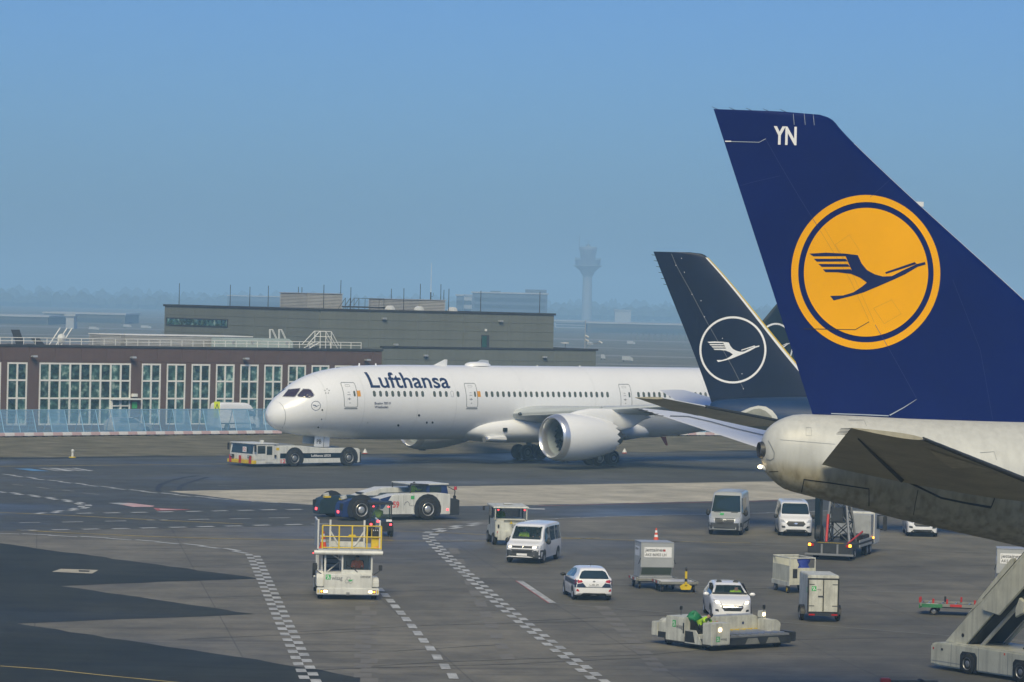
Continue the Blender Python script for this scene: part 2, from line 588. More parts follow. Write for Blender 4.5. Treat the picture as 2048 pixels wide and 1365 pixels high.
for i in range(nx):
    a0, a1 = -140 + 330 * i / nx, -140 + 330 * (i + 1) / nx
    j0, j1 = [0.5 * math.sin(a * 0.31) + 0.35 * math.sin(a * 0.83 + 1) for a in (a0, a1)]
    verge.quad(T(a0, edge_far + j0 - 0.4, 0.018), T(a1, edge_far + j1 - 0.4, 0.018), T(a1, edge_far + 48, 0.018), T(a0, edge_far + 48, 0.018))
tag(part('grass_verge', verge, 'verge_grass', angle=0), kind='structure')
rd = MB().quad(T(-160, 52, 0.022), T(220, 52, 0.022), T(220, 61, 0.022), T(-160, 61, 0.022))
struct('perimeter_road', rd, 'asphalt')
sheet('drain_cover', P((122, 1138.5), (197, 1141), (184, 1148), (104, 1144.5)), 0.014, 'pale_concrete')
sheet('drain_grate', P((157, 1141.5), (180, 1142.2), (178, 1145), (158, 1144.4)), 0.018, 'dark_asphalt')

# far airfield: runways and taxi strips seen edge-on across the haze
for k, (yy, w, m_) in enumerate(((770, 10, 'runway_paving'), (905, 22, 'runway_paving'), (1080, 22, 'runway_paving'), (1330, 45, 'runway_paving'), (1700, 60, 'asphalt'), (2150, 45, 'runway_paving'))):
    mb = MB().quad((-1800, yy, 0.02), (1800, yy, 0.02), (1800, yy + w, 0.02), (-1800, yy + w, 0.02))
    struct('runway', mb, m_)

# ------------------------------------------------------------------ paint
def ribbon(pts, w, z=0.02):
    mb = MB()
    n = len(pts)
    prev = None
    for i, p in enumerate(pts):
        d = (pts[min(i + 1, n - 1)] - pts[max(i - 1, 0)]).normalized()
        nr = Vector((-d.y, d.x, 0)) * w / 2
        a, b = p + nr, p - nr
        a.z = b.z = z
        if prev:
            mb.quad(prev[0], prev[1], b, a)
        prev = (a, b)
    return mb
def resample(pts, n):
    ls = [0]
    for a, b in zip(pts, pts[1:]):
        ls.append(ls[-1] + (b - a).length)
    out = []
    for k in range(n + 1):
        t = ls[-1] * k / n
        i = 0
        while i < len(ls) - 2 and ls[i + 1] < t:
            i += 1
        f = (t - ls[i]) / max(ls[i + 1] - ls[i], 1e-6)
        out.append(pts[i].lerp(pts[i + 1], f))
    return out
def line(pts, w, material, z=0.02):
    return tag(part('painted_line', ribbon(P(*pts), w, z), material, angle=0), kind='structure')
def zl(pts, s=2.926, o=(0, 900)):
    return [(o[0] + x / s, o[1] + y / s) for x, y in pts]
def checks(pts, w, length, material='line_white', z=0.02, shift=0.0):
    """two rows of alternating blocks"""
    ps = P(*pts)
    tot = sum((b - a).length for a, b in zip(ps, ps[1:]))
    n = max(4, int(tot / length))
    rs = resample(ps, n)
    mb = MB()
    for i in range(n):
        a, b = rs[i], rs[i + 1]
        d = (b - a).normalized()
        nr = Vector((-d.y, d.x, 0)) * w
        s = 1 if i % 2 else -1
        q = [a, b, b + nr * s, a + nr * s]
        mb.quad(*[Vector((p.x, p.y, z)) for p in q])
    return tag(part('checker_line', mb, material, angle=0), kind='structure')
def dashes(segs, w, material='line_white', z=0.02):
    mb = MB()
    for a, b in segs:
        r_ = ribbon(P(a, b), w, z)
        mb.add(r_.v, r_.f)
    return tag(part('dashed_line', mb, material, angle=0), kind='structure')
# taxiway centre line and edge lines
for (a0, a1, b, w, m_) in ((-140, 190, 0, 0.30, 'line_yellow'), (-140, 190, 8.7, 0.20, 'line_faint')):
    mb = MB().quad(T(a0, b - w / 2, 0.02), T(a1, b - w / 2, 0.02), T(a1, b + w / 2, 0.02), T(a0, b + w / 2, 0.02))
    tag(part('taxi_line', mb, m_, angle=0), kind='structure')
checks(zl([(-80, 135), (0, 143), (110, 155), (240, 176), (330, 184), (500, 206), (720, 232), (910, 252), (1150, 276), (1420, 300), (1600, 310), (1800, 318)]), 0.32, 1.9)
checks(zl([(0, 245), (85, 257), (190, 270), (280, 283), (350, 293), (430, 306), (480, 318), (506, 328), (490, 338), (440, 350), (380, 358), (300, 369), (230, 377)]), 0.42, 1.25)
dashes([tuple(zl([(x0, y0), (x1, y1)])) for x0, y0, x1, y1 in ((75, 205, 140, 210), (220, 222, 290, 229), (365, 238, 430, 244), (480, 254, 580, 263))], 0.3, 'line_faint')
dashes([tuple(zl([(x - 44, y + 1), (x + 44, y - 1)])) for x, y in ((495, 373), (655, 371), (815, 368), (970, 365), (1135, 362), (1285, 359), (1437, 356), (1573, 353), (1720, 351))], 0.5)
dashes([tuple(zl([(x0, y + 1), (x0 + 122, y - 1)])) for x0, y in ((112, 428), (364, 424), (616, 419), (860, 413), (1104, 409), (1345, 405), (1574, 400))], 0.3, 'line_white')
dashes([tuple(zl([(x0, y + 1), (x0 + 95, y - 1)])) for x0, y in ((120, 473), (308, 469), (484, 466), (660, 463), (822, 459), (992, 455), (1155, 451), (1320, 448), (1484, 443), (1670, 439), (1830, 436))], 0.55)
line(zl([(-60, 366), (400, 386), (900, 412), (1420, 436)]), 0.25, 'line_yellow')
line(zl([(100, 471), (400, 488), (900, 510), (1300, 522), (1830, 529), (2300, 531)]) , 0.25, 'line_yellow')
line([(780, 1083), (880, 1083), (970, 1083), (1030, 1081), (1120, 1079), (1200, 1077)], 0.18, 'line_yellow')
line([(790, 1063), (900, 1067), (1000, 1072), (1120, 1076), (1300, 1083), (1500, 1087)], 0.18, 'line_yellow')
checks(zl([(-60, 488), (0, 490), (200, 497), (400, 507), (600, 517), (700, 523), (850, 535), (960, 543), (1110, 557), (1260, 573), (1340, 585), (1400, 597), (1460, 608)]), 0.36, 1.6)
checks(zl([(1476, 612), (1502, 660), (1530, 725), (1560, 790), (1600, 880), (1650, 990), (1700, 1095), (1750, 1200), (1790, 1290), (1820, 1360), (1850, 1430)]), 0.36, 1.06)
zr = lambda pts: zl(pts, 2.926, (600, 950))
checks(zr([(1080, 284), (1040, 288), (975, 297), (905, 309), (845, 319), (800, 329), (770, 341), (752, 356)]), 0.5, 1.5)
checks(zr([(752, 356), (752, 376), (775, 396), (815, 436), (870, 490), (935, 548), (1010, 610), (1090, 684), (1180, 764), (1290, 853), (1400, 940), (1500, 1015), (1600, 1092), (1690, 1160), (1770, 1222)]), 0.34, 1.12)
dashes([tuple(zr([(x - 8, y - 13 * k), (x + 8, y + 13 * k)])) for x, y, k in ((468, 674, .75), (500, 707, .8), (530, 740, .8), (558, 773, .85), (590, 810, .9), (622, 848, .95), (655, 888, 1), (690, 930, 1), (723, 972, 1.05), (763, 1018, 1.1), (803, 1070, 1.15), (848, 1125, 1.2), (893, 1180, 1.25))], 0.34)
# worn-off old markings
dashes([tuple(zr([(x + 3, y), (x + 3 - 2, y + 26)])) for x, y in [(365 + 38 * (i % 2), 770 + 28 * i) for i in range(17)]], 0.62, 'line_ghost', 0.012)
dashes([tuple(zr([(900 + 31 * i - 4, 430 + 62 * i), (900 + 31 * i + 10, 430 + 62 * i + 34)])) for i in range(11)], 0.5, 'line_ghost', 0.012)
dashes([tuple(zr([(1760 + 30 * i, 770 + 33 * i), (1785 + 30 * i, 790 + 33 * i)])) for i in range(12)], 0.6, 'line_ghost', 0.012)
# bay outlines
line(zr([(1285, 623), (1480, 753)]), 0.30, 'line_white')
line(zr([(1268, 622), (1462, 753)]), 0.14, 'line_red', 0.016)
line(zr([(1285, 625), (1560, 634), (1920, 645), (2600, 662), (4000, 702), (4300, 712)]), 0.10, 'line_faint')
line(zr([(1480, 755), (2048, 800), (2900, 872), (4300, 985)]), 0.10, 'line_faint')
z4 = lambda pts: zl(pts, 2.415, (1200, 900))
line(z4([(-230, 420), (0, 430), (430, 447), (1000, 470), (1500, 487), (2100, 503)]), 0.16, 'line_faint')
checks(z4([(-480, 276), (-250, 270), (0, 262), (400, 252), (860, 243), (1200, 236)]), 0.16, 2.6)
line(z4([(-300, 272), (860, 247)]), 0.16, 'line_red', 0.016)
checks(z4([(-330, 339), (0, 325), (330, 317), (700, 309), (1080, 297), (1500, 285)]), 0.22, 2.2)
dashes([tuple(z4([(x, y), (x + 80, y - 1)])) for x, y in ((-470, 294), (-290, 298), (-130, 294), (145, 289), (300, 285))], 0.22, 'line_faint')
sheet('painted_block', P(*zr([(1305, 196), (1432, 199), (1432, 206), (1305, 202)])), 0.02, 'line_white')
# painted signs on the taxiway
z3 = lambda pts: zl(pts, 3.657, (0, 780))
sheet('painted_block', P(*z3([(105, 578), (215, 578), (365, 597), (240, 597)])), 0.02, 'line_blue')
for i, (x0, x1) in enumerate(((275, 330), (350, 420), (440, 500), (520, 560))):
    sheet('painted_block', P(*z3([(x0, 574), (x1, 574), (x1 + 130, 596), (x0 + 130, 596)])), 0.02, 'line_white' if i % 2 else 'line_faint')
sheet('painted_block', P(*zl([(632, 313), (760, 313), (905, 330), (890, 336), (780, 336), (715, 324)])), 0.02, 'line_pink')
sheet('painted_block', P(*zl([(632, 313), (700, 312), (790, 322), (700, 322)])), 0.024, 'line_white')
sheet('painted_block', P(*zl([(897, 342), (1120, 353), (920, 358)])), 0.02, 'line_red')
sheet('painted_block', P(*zl([(930, 346), (1060, 353), (940, 355)])), 0.024, 'line_pink')
dashes([tuple(z3([(1595, 702), (1815, 708)]))], 0.2, 'line_faint')
# tyre marks
for pts in ([(1165, 745), (1150, 725), (1175, 695), (1250, 665), (1340, 645), (1450, 628)], [(1310, 735), (1312, 715), (1350, 690), (1430, 665), (1520, 640)]):
    tag(part('tyre_mark', ribbon(resample(P(*z3(pts)), 24), 0.35, 0.02), 'rubber', angle=0), kind='structure')
line([(0, 1333), (100, 1340), (200, 1351), (335, 1364), (420, 1372)], 0.16, 'line_yellow', 0.014)

# sealed slab joints
mat('joint_seal', (0.045, 0.046, 0.042), 0.8, var=0.4, scale=1.5)
for pts in ([(180, 1101), (420, 1096), (640, 1090), (900, 1086)], [(360, 1135), (640, 1124), (940, 1117)], [(600, 1264), (873, 1251), (1200, 1243)], [(747, 1333), (884, 1325), (1300, 1310), (1420, 1300)], [(355, 1280), (540, 1272), (760, 1262)], [(1030, 1244), (1195, 1236), (1420, 1228)], [(600, 1304), (790, 1303), (1000, 1290)], [(1400, 1140), (1700, 1136), (2048, 1130)], [(1400, 1180), (1560, 1178), (1850, 1170)], [(330, 1355), (700, 1338), (1000, 1330), (1300, 1316)], [(400, 1196), (620, 1190), (900, 1180)], [(1180, 1290), (1400, 1284), (1800, 1276)]):
    line(pts, 0.07, 'joint_seal', 0.012)
# ================================================================== buildings and the far side
YB = R(37)
bx_, by_ = Vector((math.cos(YB), math.sin(YB), 0)), Vector((-math.sin(YB), math.cos(YB), 0))
mat('brown_panel', (0.128, 0.080, 0.062), 0.6, var=0.15, scale=0.6, streak=0.12)
mat('grey_panel', (0.165, 0.182, 0.160), 0.65, var=0.12, scale=0.4, streak=0.12)
mat('coping', (0.05, 0.055, 0.06), 0.5, var=0.2, scale=1)
mat('frame_white', (0.78, 0.78, 0.73), 0.5, var=0.12, scale=1)
mat('roof_gravel', (0.22, 0.21, 0.20), 0.9, var=0.2, scale=2)
mat('louvre', (0.50, 0.50, 0.47), 0.45, metal=0.2, var=0.15, scale=1)
mat('green_glass', (0.03, 0.10, 0.09), 0.15, var=0.2, scale=2)
mat('sign_yellow', (0.62, 0.72, 0.02), 0.5, var=0.05)
def pane_mat():
    m, n, l, b = nodes_of('window_glass')
    b.inputs['Base Color'].default_value = (0.015, 0.035, 0.036, 1)
    b.inputs['Roughness'].default_value = 0.03
    b.inputs['Specular IOR Level'].default_value = 1.0
    b.inputs['IOR'].default_value = 1.6
    tc = n.new('ShaderNodeTexCoord')
    oi = n.new('ShaderNodeObjectInfo')
    mp = n.new('ShaderNodeVectorMath')
    mp.operation = 'ADD'
    l.new(tc.outputs['Object'], mp.inputs[0])
    l.new(oi.outputs['Location'], mp.inputs[1])
    no = n.new('ShaderNodeTexNoise')
    no.inputs['Scale'].default_value = 1.1
    no.inputs['Detail'].default_value = 2
    l.new(mp.outputs[0], no.inputs['Vector'])
    bp = n.new('ShaderNodeBump')
    bp.inputs['Strength'].default_value = 0.5
    bp.inputs['Distance'].default_value = 0.16
    l.new(no.outputs[0], bp.inputs['Height'])
    l.new(bp.outputs[0], b.inputs['Normal'])
    # reflections painted into the glass colour as noise tones, varied from pane to pane
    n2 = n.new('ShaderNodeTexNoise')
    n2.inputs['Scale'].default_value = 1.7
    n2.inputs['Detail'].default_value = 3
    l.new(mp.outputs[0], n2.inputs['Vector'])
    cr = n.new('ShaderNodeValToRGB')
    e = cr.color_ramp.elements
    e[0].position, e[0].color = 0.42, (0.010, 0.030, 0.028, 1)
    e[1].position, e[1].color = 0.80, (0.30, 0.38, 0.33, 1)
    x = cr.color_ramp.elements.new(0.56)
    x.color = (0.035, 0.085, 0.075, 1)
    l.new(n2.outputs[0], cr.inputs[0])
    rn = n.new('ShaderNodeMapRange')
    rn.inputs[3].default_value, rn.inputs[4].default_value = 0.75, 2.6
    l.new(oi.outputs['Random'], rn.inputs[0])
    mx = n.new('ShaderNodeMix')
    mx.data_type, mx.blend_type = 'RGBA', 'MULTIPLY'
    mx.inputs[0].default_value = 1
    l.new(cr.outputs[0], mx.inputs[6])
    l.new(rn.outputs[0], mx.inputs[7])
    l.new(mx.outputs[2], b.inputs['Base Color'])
    MATS['window_glass'] = m
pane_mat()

brown = thing('terminal_building', 'low brown panelled building with white framed window bays behind the blue fence', 'building', (-13.27, 344.73, 0), YB)
wall = part('wall', MB().box(-78, -0.1, 0.1, 18, 0, 8.0), 'brown_panel', brown)
part('roof', MB().box(-78, -0.1, 0.35, 17.8, 8.003, 8.06), 'roof_gravel', brown)
part('coping', MB().box(-78.1, 0.05, -0.08, 0.35, 8.0, 8.22).box(-0.3, 0.052, 0.353, 18, 8.0, 8.22), 'coping', brown, bevel=0.02)
WB = 2.15
starts = [-43.4 - 2.83 * k for k in range(12, 0, -1)] + [-43.4] + [-28.61 + 2.84 * k for k in range(10)]
edges = sorted([(s, s + WB) for s in starts] + [(-39.95, -29.85)])
pm_cache = {}
def panel(x0, x1, z0, z1, parent, material, y0=0.0, th=0.1, name='panel', rot=None):
    key = (round(x1 - x0, 3), round(z1 - z0, 3), material)
    if key not in pm_cache:
        g = 0.012
        me = MB().box(g, x1 - x0 - g, 0, th - 0.003, g, z1 - z0 - g).mesh(name, 0.008, seg=1)
        me.materials.append(M(material))
        pm_cache[key] = me
    o = link(name, pm_cache[key], None, parent)
    o.location = (x0, y0, z0)
    return o
x = -78.0
while x < -0.2:
    x1 = min(x + 2.84, -0.1)
    panel(x, x1, 6.65, 8.0, wall, 'brown_panel')
    x = x1
prev = -78.0
for a, b in edges + [(-0.1, 0)]:
    if a - prev > 0.05:
        panel(prev, a, 0.0, 6.65, wall, 'brown_panel')
    if a < -0.2:
        panel(a, b, 6.5, 6.65, wall, 'brown_panel')
        panel(a, b, 0.0, 0.5, wall, 'brown_panel')
    prev = b
pane_cache = {}
def window(a, b, cols, parent):
    key = cols
    f = MB()
    w, zs = b - a, (0.5, 3.08, 4.8, 6.5)
    if key not in pane_cache:
        for k in range(cols + 1):
            xx = k * w / cols
            hw = 0.085 if 0 < k < cols else 0.07
            xx = min(max(xx, hw), w - hw)
            f.box(xx - hw, xx + hw, -0.035, 0.095, 0.5, 6.5)
        for z in zs:
            zz = min(max(z, 0.58), 6.42)
            f.box(0.0, w, -0.028, 0.093, zz - 0.08, zz + 0.08)
        fm = f.mesh('window', 0.0)
        fm.materials.append(M('frame_white'))
        pw = w / cols
        pms = []
        for z0, z1 in zip(zs, zs[1:]):
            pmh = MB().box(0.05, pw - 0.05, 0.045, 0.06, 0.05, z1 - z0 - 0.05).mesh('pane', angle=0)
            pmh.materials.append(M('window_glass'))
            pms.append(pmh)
        pane_cache[key] = (fm, pms, pw)
    fm, pms, pw = pane_cache[key]
    o = link('window', fm, None, parent)
    o.location = (a, 0, 0)
    for k in range(cols):
        for r_, (z0, pmh) in enumerate(zip(zs, pms)):
            p_ = link('pane', pmh, None, o)
            p_.location = (k * pw, 0.005, z0)
            p_.rotation_euler = (random.uniform(-0.012, 0.012), 0, random.uniform(-0.010, 0.010))
for a, b in edges:
    window(a, b, 9 if b - a > 4 else 2, brown)
# entrance in the long glazing: canopy bar and its green sign
part('door_canopy', MB().box(-32.1, -28.9, -0.5, -0.04, 2.95, 3.1), 'frame_white', brown, bevel=0.01)
dr = part('door', MB().box(-32.0, -31.85, -0.12, -0.04, 0.1, 2.93).box(-31.0, -30.88, -0.12, -0.04, 0.1, 2.93).box(-30.05, -29.9, -0.12, -0.04, 0.1, 2.93).box(-31.85, -31.0, -0.118, -0.04, 2.3, 2.42).box(-30.88, -30.05, -0.118, -0.04, 2.3, 2.42), 'frame_white', brown)
part('handle', MB().cyl((-31.1, -0.2, 0.9), (-31.1, -0.2, 1.4), 0.03), 'steel', dr)
part('entrance_sign', MB().box(-29.65, -29.1, -0.09, -0.004, 2.1, 2.75), 'green_print', brown, bevel=0.01)
part('camera_box', MB().box(-29.75, -29.2, -0.35, -0.004, 3.25, 3.55), 'frame_white', brown, bevel=0.02)
for s in (-40.9, -30.0, -17.0, -2.3):
    part('wall_lamp', MB().box(s, s + 0.14, -0.28, -0.004, 7.02, 7.14).prism([(-0.75, 7.02), (-0.2, 7.02), (-0.2, 7.16), (-0.7, 7.2)], 'x', s - 0.12, s + 0.35), 'galvanised', brown, bevel=0.01)
rl = MB()
for z in (8.55, 8.85):
    rl.cyl((-78, 0.45, z), (-2.4, 0.45, z), 0.035, n=6)
k = -78.0
while k <= -2.3:
    rl.cyl((k, 0.45, 8.05), (k, 0.45, 8.85), 0.035, n=6)
    k += 1.26
part('roof_railing', rl, 'frame_white', brown)

def bl(origin, x, y, z):
    return Vector(origin) + bx_ * x + by_ * y + Vector((0, 0, z))
BO = (-13.27, 344.73, 0)
def louvre_box(name, label, loc, lx, ly, h, cap='galvanised'):
    """a slatted roof unit: front along x, end wall along y"""
    t = thing(name, label, 'roof unit', loc, YB)
    part('casing', MB().box(0.06, lx - 0.06, 0.06, ly - 0.06, 0, h - 0.05), 'grey_metal', t)
    mb = MB()
    n = int(h / 0.16)
    for i in range(n):
        z = 0.05 + i * (h - 0.12) / n
        mb.prism([(0.0, z), (0.06, z + 0.03), (0.06, z + 0.12), (0.0, z + 0.07)], 'x', 0, lx)
        mb.prism([(0.0, z), (0.06, z + 0.03), (0.06, z + 0.12), (0.0, z + 0.07)], 'y', 0, ly)
    tag(part('slats', mb, 'louvre', t), kind='stuff')
    part('cover', MB().box(-0.05, lx + 0.05, -0.05, ly + 0.05, h - 0.05, h + 0.05), cap, t, bevel=0.01)
    return t
def px_on(u, v, o, y):
    """local x where the sight line to (u, v) meets the plane y = const of a building frame"""
    d = ray(u, v)
    q = Vector(o) + by_ * y
    t = (q.x * by_.x + q.y * by_.y) / (d.x * by_.x + d.y * by_.y)
    p = d * t
    return (p.x - o[0]) * bx_.x + (p.y - o[1]) * bx_.y, EYE_H + p.z
# units on the brown roof
xa, _ = px_on(250, 675, BO, 5.0)
xb, _ = px_on(505, 675, BO, 5.0)
louvre_box('ventilation_unit', 'long slatted grey ventilation unit on the brown building roof', bl(BO, xa, 5.0, 8.06), xb - xa, 5.5, 1.15, 'frame_white')
mat('frosted_glass', (0.42, 0.50, 0.47), 0.25, var=0.15, scale=1.5)
xa, _ = px_on(448, 685, BO, 2.0)
xb, _ = px_on(586, 685, BO, 2.0)
t = thing('skylight_housing', 'pale greenish glazed housing on the brown roof beside the slatted unit', 'roof unit', bl(BO, xa, 2.0, 8.06), YB)
L_ = xb - xa
part('glazing', MB().prism([(0, 0), (L_, 0), (L_, 0.75), (L_ - 0.5, 1.05), (0, 1.05)], 'y', 0, 2.4), 'frosted_glass', t, bevel=0.02)
for k in (0.9, 3.2, L_ - 0.9):
    part('bracket', MB().box(k, k + 0.25, -0.12, -0.003, 0.55, 0.85), 'galvanised', t)
for k in (L_ - 2.2, L_ - 1.1):
    mb = MB()
    for dx in (0, 0.35):
        mb.tube([(k + dx + 0.5, 0.6 + dx, 1.06), (k + dx, 0.6 + dx, 1.95), (k - 0.3 + dx, 0.6 + dx, 1.95), (k - 0.25 + dx, 0.6 + dx, 1.06)], 0.035, 5)
    part('ladder_hoop', mb, 'frame_white', t)
xa, _ = px_on(617, 690, BO, 3.0)
xb, _ = px_on(672, 690, BO, 3.0)
t = thing('roof_stair', 'white tubular access stair with landing on the brown roof', 'stair', bl(BO, xa, 3.0, 8.06), YB)
L_ = xb - xa
part('landing', MB().box(L_ * 0.42, L_ * 0.82, 0, 1.0, 0.72, 0.80), 'galvanised', t)
for y in (0.0, 1.0):
    mb = MB()
    mb.tube([(-0.1, y, 0.0), (L_ * 0.42, y, 0.75)], 0.05, 6)
    mb.tube([(-0.1, y, 0.5), (L_ * 0.40, y, 1.85), (L_ * 0.82, y, 1.85), (L_ + 0.3, y, 0.5)], 0.04, 6)
    mb.tube([(L_ * 0.42, y, 1.3), (L_ * 0.82, y, 1.3), (L_ + 0.2, y, 0.1)], 0.035, 6)
    for f in (0.42, 0.62, 0.82):
        mb.cyl((L_ * f, y, 0.0), (L_ * f, y, 1.85), 0.04, n=6)
    part('rail', mb, 'frame_white', t)
for k in range(5):
    f = k / 5
    part('tread', MB().box(L_ * 0.42 * f, L_ * 0.42 * f + 0.25, 0.03, 0.97, 0.1 + 0.62 * f, 0.14 + 0.62 * f), 'galvanised', t)
xa, _ = px_on(200, 680, BO, 4.0)
louvre_box('roof_vent_box', 'short pale slatted box at the end of the long roof unit', bl(BO, xa, 4.0, 8.06), 2.35, 2.2, 1.2, 'frame_white')
for u, v, hh, lab in ((22, 690, 1.5, 'dark tilted panel by the roof edge of the brown building'), (62, 692, 0.7, 'small dark tilted hatch on the brown roof')):
    xx, _ = px_on(u, v, BO, 4.5)
    t = thing('roof_hatch', lab, 'hatch', bl(BO, xx, 4.5, 8.06), YB)
    part('lid', MB().prism([(0, hh), (0.9, hh), (1.5, 0.1), (0.6, 0.1)], 'y', 0, 0.12), 'coping', t)
    part('frame', MB().box(0.2, 1.6, 0.12, 1.2, 0, 0.12), 'coping', t)
for u in (98, 112, 122):
    xx, _ = px_on(u, 690, BO, 6.0)
    t = thing('roof_ladder', 'slanting white tubular rail standing on the brown roof', 'ladder', bl(BO, xx, 6.0, 8.06), YB, 'slanting rails on the brown roof')
    part('rail', MB().tube([(0, 0, 0), (1.2, 0, 1.7)], 0.04, 6).tube([(0.25, 0.5, 0), (1.45, 0.5, 1.7)], 0.04, 6).tube([(1.2, 0, 1.7), (1.45, 0.5, 1.7)], 0.04, 6), 'frame_white', t)
xx, _ = px_on(125, 688, BO, 1.2)
t = thing('satellite_dish', 'small white dish at the edge of the brown roof', 'dish', bl(BO, xx, 1.2, 8.06), YB)
part('dish', MB().lathe([(0, 0.02), (0.06, 0.25), (0.2, 0.46), (0.22, 0.46), (0.08, 0.25), (0.02, 0.02)], (0, 0, 0.75), 'y', 20), 'white_paint', t)
part('post', MB().cyl((0, 0.1, 0), (0, 0.1, 0.75), 0.04), 'galvanised', t)

# ------------------------------------------------------------------ grey hall behind
GO = (-13.43, 348.73, 0)
grey = thing('hangar_building', 'large grey panelled hall with flat roof and lightning rods', 'building', GO, YB)
part('lower_wall', MB().box(-9, 28.4, 0.1, 36, 0, 8.3), 'grey_panel', grey)
up = part('upper_wall', MB().box(-6.86, 23.6, 1.6, 32.4, 8.3, 12.1), 'grey_panel', grey)
part('coping', MB().box(-7.05, 23.8, 1.42, 1.75, 12.05, 12.28).box(-7.052, -6.75, 1.753, 32.6, 12.05, 12.28).box(23.5, 23.802, 1.753, 32.6, 12.05, 12.28), 'coping', grey, bevel=0.02)
part('lower_coping', MB().box(-0.1, 28.6, -0.08, 0.4, 8.3, 8.5).box(28.3, 28.602, 0.403, 36, 8.3, 8.5), 'coping', grey, bevel=0.02)
part('roof', MB().box(-6.7, 23.4, 1.8, 32.2, 12.103, 12.16), 'roof_gravel', grey)
lw = link('wall', MB().box(0.3, 28.3, 0.102, 0.13, 0, 8.28).mesh('wall'), 'grey_panel', grey)
for r_ in range(4):
    z0 = 8.30 + 0.94 * r_
    for c in range(5):
        x0 = -6.86 + 30.46 / 5 * c
        panel(x0, x0 + 30.46 / 5, z0, z0 + 0.94, up, 'grey_panel', y0=1.5)
        o = panel(0, 6.16, z0, z0 + 0.94, up, 'grey_panel')
        o.location = (-6.96, 1.6 + 6.16 * (c + 1), z0)
        o.rotation_euler = (0, 0, R(-90))
for r_ in range(7):
    z0 = 1.18 * r_
    for c in range(5):
        panel(28.3 / 5 * c, 28.3 / 5 * (c + 1), z0, z0 + 1.18, lw, 'grey_panel', y0=0.0)
# window strip round the end wall
f = part('window', MB().box(-7.02, -6.95, 19.2, 32.0, 9.95, 10.05).box(-7.02, -6.95, 19.2, 32.0, 10.72, 10.82).box(-7.02, -6.95, 19.2, 19.35, 10.05, 10.72).box(-7.02, -6.95, 31.8, 32.0, 10.05, 10.72), 'coping', grey)
for k in range(5):
    y0 = 19.35 + k * 2.49
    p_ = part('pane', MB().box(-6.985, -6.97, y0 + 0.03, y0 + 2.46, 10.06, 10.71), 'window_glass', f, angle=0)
d_ = part('door', MB().box(13.8, 14.86, 1.44, 1.5, 8.42, 9.8), 'coping', grey, bevel=0.01)
part('glass', MB().box(13.9, 14.5, 1.425, 1.437, 8.5, 9.7), 'green_glass', d_)
part('camera_box', MB().box(14.25, 14.5, 1.38, 1.5, 10.2, 10.45), 'frame_white', grey, bevel=0.01)
for u, v, yy in ((767, 638, 1.5), (1000, 643, 1.5), (850, 712, 0.0), (1088, 715, 0.0), (790, 690, 0.0)):
    xx, zz = px_on(u, v, GO, yy)
    part('wall_lamp', MB().box(xx - 0.25, xx + 0.25, yy - 0.3, yy - 0.003, zz - 0.08, zz + 0.12), 'galvanised', grey, bevel=0.02)
xa, _ = px_on(614, 600, GO, 6.0)
xb, _ = px_on(685, 600, GO, 6.0)
louvre_box('ventilation_unit', 'tall slatted roof unit on the grey hall above its corner', bl(GO, xa, 6.0, 12.16), xb - xa, 5.2, 1.65)
xa, _ = px_on(838, 605, GO, 5.0)
xb, _ = px_on(891, 605, GO, 5.0)
louvre_box('ventilation_unit', 'long low slatted unit beneath the white whip antenna', bl(GO, xa, 5.0, 12.16), xb - xa, 9.5, 1.25)
xa, _ = px_on(686, 612, GO, 4.0)
t = thing('roof_stair', 'dark steel stair and railing between the slatted units', 'stair', bl(GO, xa, 4.0, 12.16), YB)
for y in (0.0, 0.9):
    part('rail', MB().tube([(0.0, y, 0.1), (0.9, y, 1.25)], 0.03, 5).tube([(0.9, y, 1.25), (0.9, y, 0)], 0.03, 5).tube([(1.1, y, 0.1), (2.0, y, 1.25), (5.2, y, 1.25)], 0.025, 5).tube([(2, y, 0), (2, y, 1.25)], 0.03, 5).tube([(3.4, y, 0), (3.4, y, 1.25)], 0.025, 5).tube([(5.2, y, 0), (5.2, y, 1.25)], 0.025, 5), 'coping', t)
part('platform', MB().box(0.8, 6.5, 0, 1.4, 0.25, 0.4).prism([(5.0, 0.4), (5.6, 0.4), (6.4, 0.0), (5.8, 0.0)], 'y', -0.6, -0.05), 'coping', t)
for u, lab in ((780, 'white curved cowl on the grey hall roof'), (838, 'low white cowl before the second slatted unit'), (905, 'flat white cowl near the end of the slatted unit')):
    xx, _ = px_on(u, 618, GO, 3.0)
    t = thing('roof_cowl', lab, 'roof cowl', bl(GO, xx, 3.0, 12.16), YB)
    part('hood', MB().lathe([(-0.35, 0.02), (-0.3, 0.45), (0.3, 0.45), (0.35, 0.02)], (0, 0, 0.1), 'y', 16), 'white_paint', t)
    part('skirt', MB().box(-0.5, 0.5, -0.5, 0.5, 0, 0.12), 'galvanised', t)
rods = [(359, 567, 2), (461, 570, 2), (500, 574, 12), (537, 572, 2), (648, 570, 2.5), (702, 575, 4), (783, 578, 12), (808, 577, 3), (841, 568, 6), (882, 569, 12), (888, 580, 9), (898, 578, 2), (962, 582, 2), (1080, 584, 2), (597, 574, 9), (604, 575, 11), (682, 561, 9)]
rod0 = None
